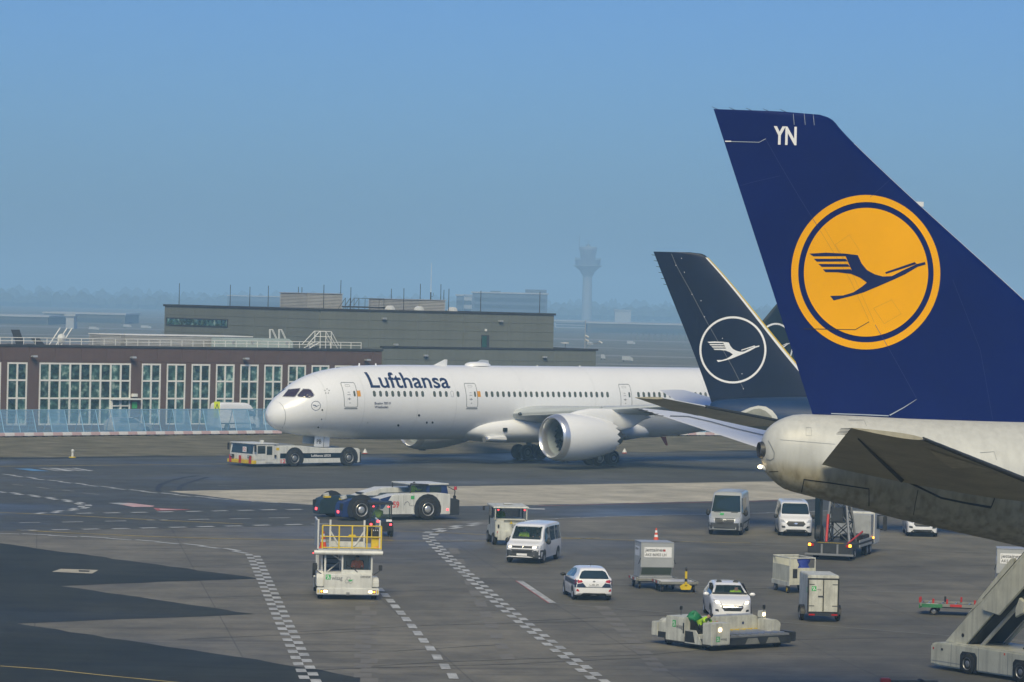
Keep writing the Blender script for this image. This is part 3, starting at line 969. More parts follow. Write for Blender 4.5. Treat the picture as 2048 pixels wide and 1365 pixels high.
for u, v, yy in rods:
    if u < 640:
        d = ray(u, v)                               # end wall of the hall: plane x = -6.9
        q = Vector(GO) + bx_ * -6.6
        k = (q.x * bx_.x + q.y * bx_.y) / (d.x * bx_.x + d.y * bx_.y)
        p = d * k
        if u > 590:
            x_, z_ = px_on(u, v, GO, yy)
            p = bl(GO, x_, yy, 0)
            p.z = z_ - EYE_H
    else:
        x_, z_ = px_on(u, v, GO, yy)
        p = bl(GO, x_, yy, 0)
        p.z = z_ - EYE_H
    top = p.z + EYE_H - 12.16
    t = thing('lightning_rod', 'thin dark lightning rod on the grey hall roof', 'lightning rod', (p.x, p.y, 12.16), 0, 'lightning rods of the grey hall')
    part('rod', MB().cyl((0, 0, 0), (0, 0, top), 0.045, 0.035, 6), 'coping', t)
    part('foot', MB().box(-0.16, 0.16, -0.16, 0.16, 0, 0.1), 'grey_metal', t)
xx, zz = px_on(863, 528, GO, 6.0)
t = thing('whip_antenna', 'tall white whip antenna on the low slatted unit', 'antenna', bl(GO, xx, 6.0, 13.44), YB)
part('whip', MB().cyl((0, 0, 0.7), (0, 0, zz - 13.41), 0.03, 0.015, 6), 'white_paint', t)
part('mount', MB().cyl((0, 0, 0), (0, 0, 0.8), 0.07, n=8).tube([(0, 0, 0.3), (0.3, 0, 0.4), (0.35, 0, 0.75)], 0.02, 5), 'coping', t)
# camera mast and weather head on the lower roof
xx, zz = px_on(1171, 640, GO, 2.0)
t = thing('camera_mast', 'slim mast with an outrigger arm and white cameras on the low grey roof', 'mast', bl(GO, xx, 2.0, 8.3), YB)
part('pole', MB().cyl((0, 0, 0), (0, 0, zz - 8.3), 0.04, 0.03, 8), 'galvanised', t)
part('arm', MB().tube([(0, 0, 0.7), (2.0, 0, 0.75)], 0.03, 6).tube([(0, 0, 0.0), (0.9, 0, 0.72)], 0.02, 6), 'grey_metal', t)
for x0, z0 in ((0.12, 1.5), (0.16, 1.05), (2.05, 0.88)):
    part('camera', MB().cyl((x0 - 0.1, 0, z0 + 0.14), (x0 + 0.25, -0.1, z0 - 0.05), 0.09, 0.11, 8), 'white_paint', t)
xx, zz = px_on(1131, 682, GO, 2.0)
t = thing('weather_head', 'short post with a flat white head on the low grey roof', 'sensor', bl(GO, xx, 2.0, 8.3), YB)
part('post', MB().cyl((0, 0, 0), (0, 0, 0.75), 0.03), 'coping', t)
part('head', MB().prism([(-0.75, 0.78), (-0.3, 0.70), (0.35, 0.72), (0.4, 0.82), (0.1, 0.86), (-0.3, 0.84)], 'y', -0.1, 0.1), 'white_paint', t)

# ------------------------------------------------------------------ blue blast fence, barrier, sign
def screen_mat(name, alpha, col):
    m, n, l, b = nodes_of(name)
    b.inputs['Base Color'].default_value = (*col, 1)
    b.inputs['Roughness'].default_value = 0.45
    tc = n.new('ShaderNodeTexCoord')
    wv = n.new('ShaderNodeTexWave')
    wv.bands_direction = 'Z'
    wv.inputs['Scale'].default_value = 2.6
    wv.inputs['Distortion'].default_value = 1.5
    l.new(tc.outputs['Object'], wv.inputs['Vector'])
    mr = n.new('ShaderNodeMapRange')
    mr.inputs[3].default_value, mr.inputs[4].default_value = alpha - 0.16, alpha + 0.12
    l.new(wv.outputs[0], mr.inputs[0])
    l.new(mr.outputs[0], b.inputs['Alpha'])
    MATS[name] = m
for k, a in enumerate((0.34, 0.46, 0.62)):
    screen_mat('blue_screen_%d' % k, a, (0.17, 0.34, 0.50))
mat('barrier_white', (0.66, 0.64, 0.63), 0.6, var=0.2, scale=1.5)
mat('barrier_pink', (0.50, 0.36, 0.36), 0.6, var=0.2, scale=1.5)
mat('post_blue', (0.24, 0.42, 0.58), 0.5, var=0.15, scale=2)
fl = [G(-160, 876.5), G(0, 875), G(270, 872), G(540, 869.5), G(800, 870.5), G(1380, 872.5), G(1620, 874)]
tot = sum((b - a).length for a, b in zip(fl, fl[1:]))
npan = int(tot / 1.75)
fp = resample(fl, npan)
fence = thing('blast_fence', 'leaning screen fence of see-through blue panels along the taxiway verge', 'fence', (0, 0, 0))
pan_me, post_me = [], None
for i in range(npan):
    a, b = fp[i], fp[i + 1]
    d = b - a
    yaw = math.atan2(d.y, d.x)
    ln = d.length
    if not pan_me:
        for k in range(3):
            me = MB().add([(0.03, 0, 0.35), (ln - 0.03, 0, 0.35), (ln - 0.03, 0.74, 2.42), (0.03, 0.74, 2.42), (0.03, 0.03, 0.34), (ln - 0.03, 0.03, 0.34), (ln - 0.03, 0.77, 2.41), (0.03, 0.77, 2.41)],
                          [(0, 1, 2, 3), (7, 6, 5, 4), (0, 4, 5, 1), (3, 2, 6, 7), (0, 3, 7, 4), (1, 5, 6, 2)]).mesh('panel', angle=0)
            me.materials.append(M('blue_screen_%d' % k))
            pan_me.append(me)
        pmb = MB().tube([(0, 0.02, 0.3), (0, 0.78, 2.45)], 0.05, 6).tube([(0, 0.78, 2.45), (0, 1.6, 0.0)], 0.04, 6)
        post_me = pmb.mesh('post')
        post_me.materials.append(M('post_blue'))
        rail_me = MB().cyl((0, 0.76, 2.44), (ln, 0.76, 2.44), 0.035, n=6).cyl((0, 0.0, 0.34), (ln, 0.0, 0.34), 0.04, n=6).mesh('rail')
        rail_me.materials.append(M('post_blue'))
    for nm, me in (('panel', random.choice(pan_me)), ('post', post_me), ('rail', rail_me)):
        o = link(nm, me, None, fence)
        o.location = a
        o.rotation_euler = (0, 0, yaw)
nb = int(tot / 1.05)
bp_ = resample(fl, nb)
bm_me = {}
for i in range(nb):
    a, b = bp_[i], bp_[i + 1]
    u_vis = a.x / a.y
    if u_vis > -0.07 and not 0.045 < u_vis < 0.075:
        continue                                       # wholly behind the aircraft
    red = i % 2
    d = b - a
    ln = d.length
    if red not in bm_me:
        w = 0.5
        me = MB().prism([(-0.25, 0.12), (0.25, 0.12), (0.16, 0.42), (-0.16, 0.42)], 'x', 0.0, ln).mesh('block', 0.02)
        me.materials.append(M('barrier_pink' if red else 'barrier_white'))
        ft = MB().box(0.12, 0.42, -0.22, 0.22, -0.02, 0.13).mesh('foot')
        ft.materials.append(M('black_plastic'))
        bm_me[red] = (me, ft)
    t = thing('barrier_block', ('faded pink' if red else 'white') + ' low barrier block along the foot of the blue fence', 'barrier', (a.x, a.y, 0), math.atan2(d.y, d.x), ('pink' if red else 'white') + ' blocks of the barrier line')
    t.location = a + ((b - a).normalized().cross(Vector((0, 0, 1)))) * 0.42
    link('block', bm_me[red][0], None, t)
    link('foot', bm_me[red][1], None, t)
# warning sign behind the fence
sp = at(434, 813, 324)
t = thing('warning_sign', 'bright yellow warning board with black triangle above the blue fence', 'sign', (sp.x, sp.y, 0), R(10))
part('board', MB().box(-0.28, 0.28, -0.03, 0.03, sp.z - 1.1, sp.z + 0.45), 'sign_yellow', t, bevel=0.01)
tr = poly_mesh([[(-0.2, -0.3), (0.2, -0.3), (0.0, 0.3)]])
decal('triangle', tr, '-y', (0, -0.035, sp.z), None, 'black_print', t)
decal('triangle_field', poly_mesh([[(-0.1, -0.24), (0.1, -0.24), (0.0, 0.1)]]), '-y', (0, -0.04, sp.z), None, 'sign_yellow', t)
part('post', MB().cyl((0, 0.06, 0), (0, 0.06, sp.z + 0.4), 0.05), 'galvanised', t)
# taxiway edge markers
for u, v, lab in ((145, 916, 'small yellow based marker light at the taxiway edge'), (730, 908, 'small white and red marker on the taxiway edge behind the tug'), (1249, 907, 'small white and red marker on the taxiway edge behind the engine')):
    p = G(u, v)
    t = thing('edge_marker', lab, 'marker', p)
    if u < 300:
        part('base', MB().lathe([(0, 0.30), (0.06, 0.30), (0.1, 0.12)], axis='z', n=14), 'yellow_paint', t)
        part('lamp', MB().lathe([(0.09, 0.10), (0.45, 0.09), (0.5, 0.13), (0.62, 0.12), (0.7, 0.02)], axis='z', n=14), 'white_paint', t)
    else:
        part('base', MB().lathe([(0, 0.24), (0.05, 0.24), (0.1, 0.1)], axis='z', n=14), 'red_paint', t)
        part('cap', MB().lathe([(0.09, 0.22), (0.4, 0.05), (0.44, 0.01)], axis='z', n=14), 'white_paint', t)

# ------------------------------------------------------------------ control tower and far skyline
tw = at(1173, 640, 3000)
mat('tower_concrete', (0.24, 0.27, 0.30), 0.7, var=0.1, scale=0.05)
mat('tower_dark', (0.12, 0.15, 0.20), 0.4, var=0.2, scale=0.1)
t = thing('control_tower', 'tall airport control tower with flared cab fading into the haze', 'control tower', (tw.x, tw.y, 0))
t.scale = (1, 1, 0.88)
part('shaft', MB().lathe([(0, 4.8), (20, 4.5), (46.5, 4.1)], axis='z', n=32), 'tower_concrete', t)
part('flare', MB().lathe([(46, 4.1), (52, 7.0), (56, 11.2), (57.2, 12.9), (57.6, 12.8), (57.6, 0.1)], axis='z', n=40), 'tower_concrete', t)
part('gallery', MB().lathe([(57.6, 11.2), (62.5, 11.5), (63.0, 11.6), (63.0, 0.1)], axis='z', n=40), 'tower_dark', t)
rl = MB()
for i in range(36):
    a = 2 * math.pi * i / 36
    rl.box(11.3 * math.cos(a) - 0.3, 11.3 * math.cos(a) + 0.3, 11.3 * math.sin(a) - 0.3, 11.3 * math.sin(a) + 0.3, 63.0, 64.6 + (i % 3) * 0.5)
tag(part('railing', rl, 'tower_dark', t), kind='stuff')
part('cab', MB().lathe([(63.0, 6.3), (73.5, 7.6), (73.5, 0.1)], axis='z', n=32), 'tower_dark', t)
for i in range(16):
    a = 2 * math.pi * i / 16
    part('mullion', MB().cyl((6.35 * math.cos(a), 6.35 * math.sin(a), 64.5), (7.55 * math.cos(a), 7.55 * math.sin(a), 73.0), 0.18, n=5), 'tower_concrete', t)
rf = part('cab_roof', MB().lathe([(73.4, 7.9), (76.0, 8.0), (76.6, 7.4), (76.6, 0.1)], axis='z', n=32), 'tower_concrete', t)
part('mast', MB().cyl((-8.0, 0, 73), (-8.0, 0, 88), 0.28, n=6).cyl((0, 0, 76), (0, 0, 79), 2.6, 2.0, 12).box(-3.8, 4.2, -0.3, 0.3, 82.4, 82.8).cyl((0, 0, 78), (0, 0, 82.6), 0.3, n=6), 'tower_dark', rf)
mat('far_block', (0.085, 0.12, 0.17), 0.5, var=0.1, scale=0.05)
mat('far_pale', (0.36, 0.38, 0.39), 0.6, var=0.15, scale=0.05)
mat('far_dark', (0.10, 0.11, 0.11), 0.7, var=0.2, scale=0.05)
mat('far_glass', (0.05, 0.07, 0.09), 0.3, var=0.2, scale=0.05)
def far_box(name, label, u0, u1, v0, dist, material, depth=40, cat='building', windows=0):
    a, b = at(u0, v0, dist), at(u1, v0, dist)
    t = thing(name, label, cat, (a.x, dist, 0))
    w, h = b.x - a.x, (a.z + b.z) / 2
    part('wall', MB().box(0, w, 0, depth, 0, h), material, t)
    part('roof', MB().box(-0.6, w + 0.6, -0.6, depth + 0.6, h, h + 0.8), 'far_pale', t)
    for k in range(windows):
        z0 = h * (0.18 + 0.8 * k / max(windows, 1))
        part('window', MB().box(w * 0.03, w * 0.97, -0.3, -0.05, z0, z0 + h * 0.4 / windows), 'far_glass', t)
    return t
o = far_box('office_block', 'dark blue long block on the hazy skyline beside the tower', 945, 1095, 588, 1900, 'far_block', windows=4)
part('plant_room', MB().box(30, 42, 5, 20, 19, 22.5), 'far_block', o)
part('plant_room', MB().box(10, 16, 5, 20, 19, 21.2), 'far_block', o)
far_box('office_block', 'small dark block adjoining the long blue skyline block', 913, 926, 592, 1950, 'far_block', windows=3)
far_box('office_block', 'pale slab on the skyline left of the dark block', 926, 944, 592, 2000, 'far_pale', windows=3)
far_box('office_block', 'low hazy block behind the lightning rods', 455, 572, 594, 2300, 'far_block', windows=2)
far_box('cargo_hall', 'wide low hall far across the field beyond the brown roof', -10, 96, 634, 1450, 'far_dark', 60, windows=1)
far_box('cargo_hall', 'flat roofed hall far off behind the slanting rails', 88, 250, 629, 1600, 'far_dark', 60, windows=1)
far_box('gate_house', 'small pale square block far off before the long hall', 132, 148, 633, 1300, 'far_pale', 10)
far_box('cargo_hall', 'pale low hall at the foot of the control tower', 1110, 1180, 644, 2100, 'far_pale', 40, windows=2)
far_box('cargo_hall', 'long dark green hall beyond the field beside the tower foot', 1175, 1420, 650, 1750, 'far_dark', 60, windows=1)
far_box('gate_house', 'pale low block among the trees near the tower', 1230, 1262, 622, 2600, 'far_pale', 20)
# antenna array of poles in the field
pole_me = MB().box(-0.15, 0.15, -0.15, 0.15, 0, 3.2).mesh('pole')
pole_me.materials.append(M('far_dark'))
for k in range(14):
    p = G(1262 + 12 * k, 682)
    o = link('field_pole', pole_me, None)
    o.location = p
    tag(o, 'thin marker pole in the row across the hazy field', 'pole', 'poles across the far field')
# far vehicles on the perimeter roads
for u, v, ln, lab in ((1255, 718, 6.5, 'white lorry far out on the field road'), (1206, 714, 2.6, 'small pale van far out beyond the grey hall'), (1180, 686, 5, 'pale lorry standing far out near the camera mast'), (1262, 684, 7, 'white lorry far out by the marker poles'), (188, 655, 9, 'pale trailer far off beyond the brown roof'), (255, 650, 8, 'grey box van far off beyond the brown roof'), (292, 652, 10, 'long pale lorry far off left of the grey hall')):
    p = G(u, v + 6)
    t = thing('far_lorry', lab, 'lorry', p)
    t.scale = (0.42, 0.42, 0.42)
    part('box_body', MB().box(-ln / 2, ln * 0.25, -1.2, 1.2, 0.9, 3.2), 'far_pale', t)
    part('cab', MB().prism([(ln * 0.27, 0.6), (ln * 0.5, 0.6), (ln * 0.5, 1.6), (ln * 0.42, 2.6), (ln * 0.27, 2.6)], 'y', -1.15, 1.15), 'far_pale', t)
    for x in (-ln * 0.35, ln * 0.36):
        part('wheel', MB().cyl((x, -1.1, 0.5), (x, 1.1, 0.5), 0.5), 'tyre', t)
# forest edge
tl = MB()
for row, (dist, hh) in enumerate(((3600, 15), (4200, 19), (5200, 26))):
    x = -900.0 - row * 100
    while x < 1000 + row * 100:
        w = random.uniform(9, 22)
        h = hh * random.uniform(0.72, 1.12)
        cx = x + w / 2
        prof = [(0, w * 0.42), (h * 0.35, w * 0.62), (h * 0.65, w * 0.55), (h * 0.86, w * 0.34), (h, w * 0.08)]
        rings = []
        for z, rr in prof:
            rings.append([(cx + rr * random.uniform(0.75, 1.2) * math.cos(2 * math.pi * i / 7), dist + rr * math.sin(2 * math.pi * i / 7), z * random.uniform(0.93, 1.05)) for i in range(7)])
        tl.loft(rings)
        x += w * random.uniform(0.55, 0.95)
mat('forest', (0.06, 0.075, 0.06), 0.95, var=0.4, scale=0.08)
tag(part('treeline', tl, 'forest', angle=0), 'dark forest edge along the hazy horizon', 'forest', kind='stuff')
# ================================================================== the long white airliner
def interp(tab, x):
    """smooth (monotone cubic) curve through a table"""
    n = len(tab)
    if x <= tab[0][0]:
        return tab[0][1]
    if x >= tab[-1][0]:
        return tab[-1][1]
    i = 0
    while tab[i + 1][0] < x:
        i += 1
    def slope(k):
        if k in (0, n - 1):
            a, b = (tab[0], tab[1]) if k == 0 else (tab[-2], tab[-1])
            return (b[1] - a[1]) / (b[0] - a[0])
        d0 = (tab[k][1] - tab[k - 1][1]) / (tab[k][0] - tab[k - 1][0])
        d1 = (tab[k + 1][1] - tab[k][1]) / (tab[k + 1][0] - tab[k][0])
        return 0.0 if d0 * d1 <= 0 else 2 * d0 * d1 / (d0 + d1)
    (x0, y0), (x1, y1) = tab[i], tab[i + 1]
    h = x1 - x0
    t = (x - x0) / h
    m0, m1 = slope(i) * h, slope(i + 1) * h
    return (2 * t ** 3 - 3 * t * t + 1) * y0 + (t ** 3 - 2 * t * t + t) * m0 + (-2 * t ** 3 + 3 * t * t) * y1 + (t ** 3 - t * t) * m1
def fuselage(top, bot, half, stations, n=56, widest=0.5, pw=2.0):
    mb, rings = MB(), []
    for s in stations:
        zt, zb, w = interp(top, s), interp(bot, s), max(interp(half, s), 0.012)
        zc = zb + (zt - zb) * widest
        ring = []
        for i in range(n):
            a = 2 * math.pi * i / n
            c, sn = math.cos(a), math.sin(a)
            y = w * math.copysign(abs(c) ** (2 / pw), c)
            z = zc + math.copysign(abs(sn) ** (2 / pw), sn) * ((zt - zc) if sn > 0 else (zc - zb))
            ring.append((s, y, z))
        rings.append(ring)
    return mb.loft(rings)
def airfoil(le, chord, thick, y, n=11, twist=0.0, axis='y'):
    """closed ring of a wing section: le = (s, z); chord runs aft"""
    pts = []
    xs = [0.5 - 0.5 * math.cos(math.pi * i / n) for i in range(n + 1)]
    def th(x):
        return 5 * thick * (0.2969 * math.sqrt(x) - 0.126 * x - 0.3516 * x * x + 0.2843 * x ** 3 - 0.1015 * x ** 4) + 0.0008
    up = [(x, th(x)) for x in xs]
    lo = [(x, -th(x)) for x in reversed(xs[1:-1])]
    for x, h in up + lo:
        s = le[0] + chord * x
        if axis == 'y':
            pts.append((s, y, le[1] + chord * h - chord * x * math.tan(twist)))
        else:
            pts.append((s, chord * h, y))
    return pts
def view_decal(name, loops, owner, bvh, material, off=0.01, step=4.0, mirror=False, faces=None):
    """lay an outline on the skin of a thing where the sight line meets it"""
    vs, fs = faces if faces else poly_mesh(loops)
    inv = owner.matrix_world.inverted()
    bm = bmesh.new()
    bv = [bm.verts.new((a, b, 0)) for a, b in vs]
    for q in fs:
        try:
            bm.faces.new([bv[i] for i in q])
        except ValueError:
            pass
    for ax in (0, 1):
        lo, hi = min(v.co[ax] for v in bm.verts), max(v.co[ax] for v in bm.verts)
        k = math.floor(lo / step) + 1
        while k * step < hi:
            nrm = Vector((1, 0, 0)) if ax == 0 else Vector((0, 1, 0))
            bmesh.ops.bisect_plane(bm, geom=bm.verts[:] + bm.edges[:] + bm.faces[:], plane_co=nrm * k * step, plane_no=nrm, dist=1e-5)
            k += 1
    o = inv @ Vector((0, 0, EYE_H))
    for v in bm.verts:
        d = (inv.to_3x3() @ ray(v.co.x, v.co.y)).normalized()
        hit = bvh.ray_cast(o, d)
        if hit[0] is None:
            hit = bvh.find_nearest(o + d * (-(o.dot(d))))
        nn = hit[1] if hit[1].dot(d) < 0 else -hit[1]
        v.co = hit[0] + nn * off
        if mirror:
            v.co.y = -v.co.y
    bmesh.ops.recalc_face_normals(bm, faces=bm.faces)
    me = bpy.data.meshes.new(name)
    bm.to_mesh(me)
    bm.free()
    return link(name, me, material, owner)
mat('aircraft_white', (0.80, 0.81, 0.81), 0.28, var=0.05, scale=0.25, coat=0.25, streak=0.05)
mat('aircraft_grey', (0.42, 0.45, 0.45), 0.35, var=0.12, scale=0.4, streak=0.1)
mat('wing_grey', (0.46, 0.49, 0.49), 0.4, var=0.12, scale=0.5)
mat('bare_metal', (0.62, 0.63, 0.65), 0.28, metal=0.75, var=0.08, scale=1.0)
mat('duct_grey', (0.30, 0.34, 0.35), 0.5, var=0.1, scale=1.0)
mat('fan_dark', (0.03, 0.045, 0.05), 0.35, metal=0.6, var=0.2, scale=2)
mat('cabin_glass', (0.10, 0.12, 0.09), 0.12, var=0.3, scale=0.7, spec=0.7)
mat('cockpit_glass', (0.05, 0.032, 0.045), 0.05, var=0.2, scale=1.5, spec=1.0)
mat('seam', (0.22, 0.24, 0.25), 0.6, var=0.1)
mat('door_orange', (0.72, 0.32, 0.02), 0.5, var=0.08)
mat('gear_dark', (0.20, 0.22, 0.22), 0.5, metal=0.3, var=0.3, scale=3)

Y7 = R(37)
plane = thing('airliner', 'long white twin engine airliner with dark blue lettering being towed along the taxiway', 'airliner', (-19.02, 262.32, 0), Y7)
bpy.context.view_layer.update()
top = [(0, 3.95), (0.12, 4.42), (0.45, 4.95), (1.1, 5.55), (1.9, 6.12), (3.0, 6.80), (4.8, 7.45), (6.8, 7.79), (9.2, 7.97), (12.5, 8.03), (40, 8.05), (50, 8.0), (56, 7.75), (61.6, 7.15)]
bot = [(0, 3.95), (0.12, 3.5), (0.5, 3.08), (1.3, 2.72), (2.3, 2.50), (3.7, 2.33), (5.6, 2.17), (8, 2.07), (13, 2.0), (38, 2.03), (43, 2.35), (48, 3.15), (55, 4.85), (61.6, 6.45)]
hw = [(0, 0.0), (0.12, 0.48), (0.5, 1.0), (1.2, 1.52), (2.2, 2.02), (3.6, 2.45), (5.5, 2.72), (8, 2.86), (10.5, 2.885), (40, 2.885), (46, 2.6), (54, 1.5), (61.6, 0.28)]
st = [0, 0.03, 0.08, 0.15, 0.25, 0.4, 0.6, 0.85, 1.15, 1.5, 1.9, 2.35, 2.8, 3.3, 3.9, 4.6, 5.4, 6.3, 7.3, 8.5, 10, 12] + list(range(15, 62, 3)) + [61.6]
body = part('fuselage', fuselage(top, bot, hw, st, 64), 'aircraft_white', plane, angle=60)
# belly fairing
bft = [(17.2, 3.2), (19, 3.75), (22, 4.1), (32, 4.2), (36, 3.6), (38.6, 2.7)]
bfb = [(17.2, 2.6), (19, 2.02), (22, 1.72), (32, 1.70), (36, 1.9), (38.6, 2.4)]
bfw = [(17.2, 0.6), (18.2, 1.9), (20, 2.75), (23, 3.12), (32, 3.12), (35.5, 2.6), (38.6, 0.8)]
fair = part('belly_fairing', fuselage(bft, bfb, bfw, [17.2, 17.5, 17.9, 18.4, 19, 19.8, 20.8, 22, 24, 27, 30, 32, 33.5, 35, 36.5, 37.8, 38.6], 40, pw=2.5), 'aircraft_white', plane, angle=60)
part('air_scoop', MB().prism([(19.2, 2.05), (21.4, 1.98), (21.2, 2.45), (19.6, 2.35)], 'y', -3.0, -2.3), 'aircraft_white', plane, bevel=0.1)
part('air_scoop', MB().box(20.9, 21.3, -3.05, -2.7, 2.75, 3.05), 'fan_dark', plane, bevel=0.03)
part('air_scoop', MB().cyl((19.15, -2.75, 2.12), (19.35, -2.75, 2.12), 0.24, 0.26, 16), 'bare_metal', plane)
skin = bvh_of(body)
mat('skin_joint', (0.60, 0.62, 0.62), 0.4, var=0.1)
for x in (3.9, 7.25, 12.4, 16.2, 23.0, 30.5, 36.8, 42.5):
    rj = []
    for s, g in ((x, 0.004), (x + 0.03, 0.004)):
        zt, zb, w = interp(top, s), interp(bot, s), interp(hw, s)
        zc = (zt + zb) / 2
        rj.append([(s, (w + g) * math.cos(2 * math.pi * i / 64), zc + ((zt - zb) / 2 + g) * math.sin(2 * math.pi * i / 64)) for i in range(64)])
    part('skin_joint', MB().loft(rj, caps=False), 'skin_joint', plane, angle=60)
# cabin windows: one shape, set out along the constant section
def skin_at(x, z):
    h = skin.ray_cast(Vector((x, -40, z)), Vector((0, 1, 0)))
    return h[0], h[1]
pos = [8.23 + 0.583 * k for k in (0, 1, 2, 3, 4, 5, 6, 7, 8, 10, 11, 12, 14)] + [19.25 + 0.571 * k for k in range(23)] + [35.14 + 0.571 * k for k in range(24)]
for x in pos:
    decal('cabin_window', poly_mesh([rrect(-0.135, 0.135, -0.235, 0.235, 0.13, 5)]), '-y', (x, 0, 5.78), skin, 'cabin_glass', plane, off=0.006, step=0.12)
decal('blanked_window', outline_mesh(rrect(-0.13, 0.13, -0.23, 0.23, 0.12, 5), 0.03), '-y', (8.23 + 0.583 * 13, 0, 5.78), skin, 'seam', plane, off=0.006)
# doors
for x0, x1, orange in ((5.42, 6.62, 1), (17.2, 18.32, 1), (33.2, 34.38, 0)):
    w, h = x1 - x0, 1.92
    d_ = decal('door', outline_mesh(rrect(0, w, 0, h, 0.14, 5), 0.055), '-y', (x0, 0, 4.72), skin, 'seam', plane, off=0.008, step=0.3)
    decal('door_window', poly_mesh([rrect(w - 0.32, w - 0.14, 0.84, 1.28, 0.08, 4)]), '-y', (x0, 0, 4.72), skin, 'cabin_glass', d_, off=0.008, step=0.15)
    decal('sill', poly_mesh([[(0, -0.16), (w, -0.16), (w, -0.06), (0, -0.06)]]), '-y', (x0, 0, 4.72), skin, 'seam', d_, off=0.01, step=0.3)
    decal('handle', poly_mesh([[(0.3, 0.62), (0.62, 0.62), (0.62, 0.67), (0.3, 0.67)], [(0.43, 0.55), (0.49, 0.55), (0.49, 0.74), (0.43, 0.74)]]), '-y', (x0, 0, 4.72), skin, 'grey_print', d_, off=0.008)
    decal('placard', outline_mesh(rrect(0.3, 0.72, 1.62, 1.76, 0.05, 3), 0.02), '-y', (x0, 0, 4.72), skin, 'seam', d_, off=0.008, step=0.2)
    decal('notice', poly_mesh([[(0.32, 0.95), (0.6, 0.95), (0.6, 0.99), (0.32, 0.99)], [(0.36, 1.15), (0.56, 1.15), (0.56, 1.18), (0.36, 1.18)], [(0.45, 0.3), (0.55, 0.3), (0.55, 0.36), (0.45, 0.36)]]), '-y', (x0, 0, 4.72), skin, 'grey_print', d_, off=0.008)
    if orange:
        decal('door_marking', poly_mesh([[(w + 0.02, 0.84), (w + 0.33, 0.84), (w + 0.33, 1.30), (w + 0.02, 1.30)]]), '-y', (x0, 0, 4.72), skin, 'door_orange', plane, off=0.008, step=0.15)
# lettering
decal('lettering', text_flat('Lufthansa', 1.16, 0.015, 7.75), '-y', (8.0, 0, 6.27), skin, 'navy_print', plane, off=0.012, step=0.12)
decal('type_lettering', text_flat('Boeing 787-9', 0.2, 0.02), '-y', (8.2, 0, 4.93), skin, 'navy_print', plane, off=0.01)
decal('name_lettering', text_flat('Wiesbaden', 0.2, 0.02), '-y', (8.2, 0, 4.64), skin, 'navy_print', plane, off=0.01)
# nose: cockpit panes, emblem, radome joint, sensors
for mir in (False, True):
    view_decal('cockpit_window', [[(565.5, 793.5), (577, 779.8), (600, 777.3), (599, 781), (590.5, 793), (588, 794)]], plane, skin, 'cockpit_glass', 0.012, 2.0, mir)
    view_decal('cockpit_window', [[(595, 791), (606.5, 778.8), (618, 779.3), (622, 781), (628, 790.5), (626, 793), (619, 796), (597, 793.5)]], plane, skin, 'cockpit_glass', 0.012, 2.0, mir)
    view_decal('cockpit_seal', None, plane, skin, 'seam', 0.009, 6.0, mir, faces=outline_mesh([(564.8, 794.2), (576.6, 779.2), (600.8, 776.6), (599.6, 781.5), (590.8, 793.8), (588, 794.8)], 0.8))
    view_decal('cockpit_seal', None, plane, skin, 'seam', 0.009, 6.0, mir, faces=outline_mesh([(594.2, 791.2), (606.2, 778), (618.2, 778.6), (622.6, 780.4), (629, 790.5), (626.6, 793.6), (619.2, 796.8), (596.8, 794.3)], 0.8))
view_decal('emblem_ring', None, plane, skin, 'navy_print', 0.01, 3.0, faces=ring_mesh(631.8, 812, 8.6, 9.5, 40))
view_decal('emblem_bird', [[(x, -y) for x, y in lp] for lp in crane(631.8, -812, 7.6)], plane, skin, 'navy_print', 0.01, 3.0)
for k in range(5):
    a = R(90 + 72 * k)
    cx, cy = 654 + 4.6 * math.cos(a), 783 - 4.8 * math.sin(a)
    view_decal('star_mark', [[(cx + 2.0 * math.cos(a + 2.2), cy - 2.0 * math.sin(a + 2.2)), (cx + 1.6 * math.cos(a), cy - 1.6 * math.sin(a)), (cx + 2.0 * math.cos(a - 2.2), cy - 2.0 * math.sin(a - 2.2))]], plane, skin, 'grey_print', 0.01, 6.0)
rd_ = [(552, 803.5), (559, 805.5), (565.5, 812), (570, 823), (571.5, 836), (569, 848), (565, 856), (560.5, 861)]
vs, fs = [], []
for i, (a, b) in enumerate(rd_):
    vs += [(a - 0.45, b), (a + 0.45, b)]
    if i:
        fs.append((2 * i - 2, 2 * i - 1, 2 * i + 1, 2 * i))
view_decal('radome_joint', None, plane, skin, 'seam', 0.006, 5.0, faces=(vs, fs))
for x, y, r_ in ((644.5, 820.5, 1.6), (643, 839, 1.2), (636.5, 855, 1.5), (838, 831, 2.2), (796.5, 851, 2.2), (853.5, 845.5, 2.0), (865, 845.5, 2.0), (735.5, 846, 0.8)):
    view_decal('sensor', [oval(x, y, r_, r_ * 1.1, 14)], plane, skin, 'fan_dark', 0.01, 9.0)
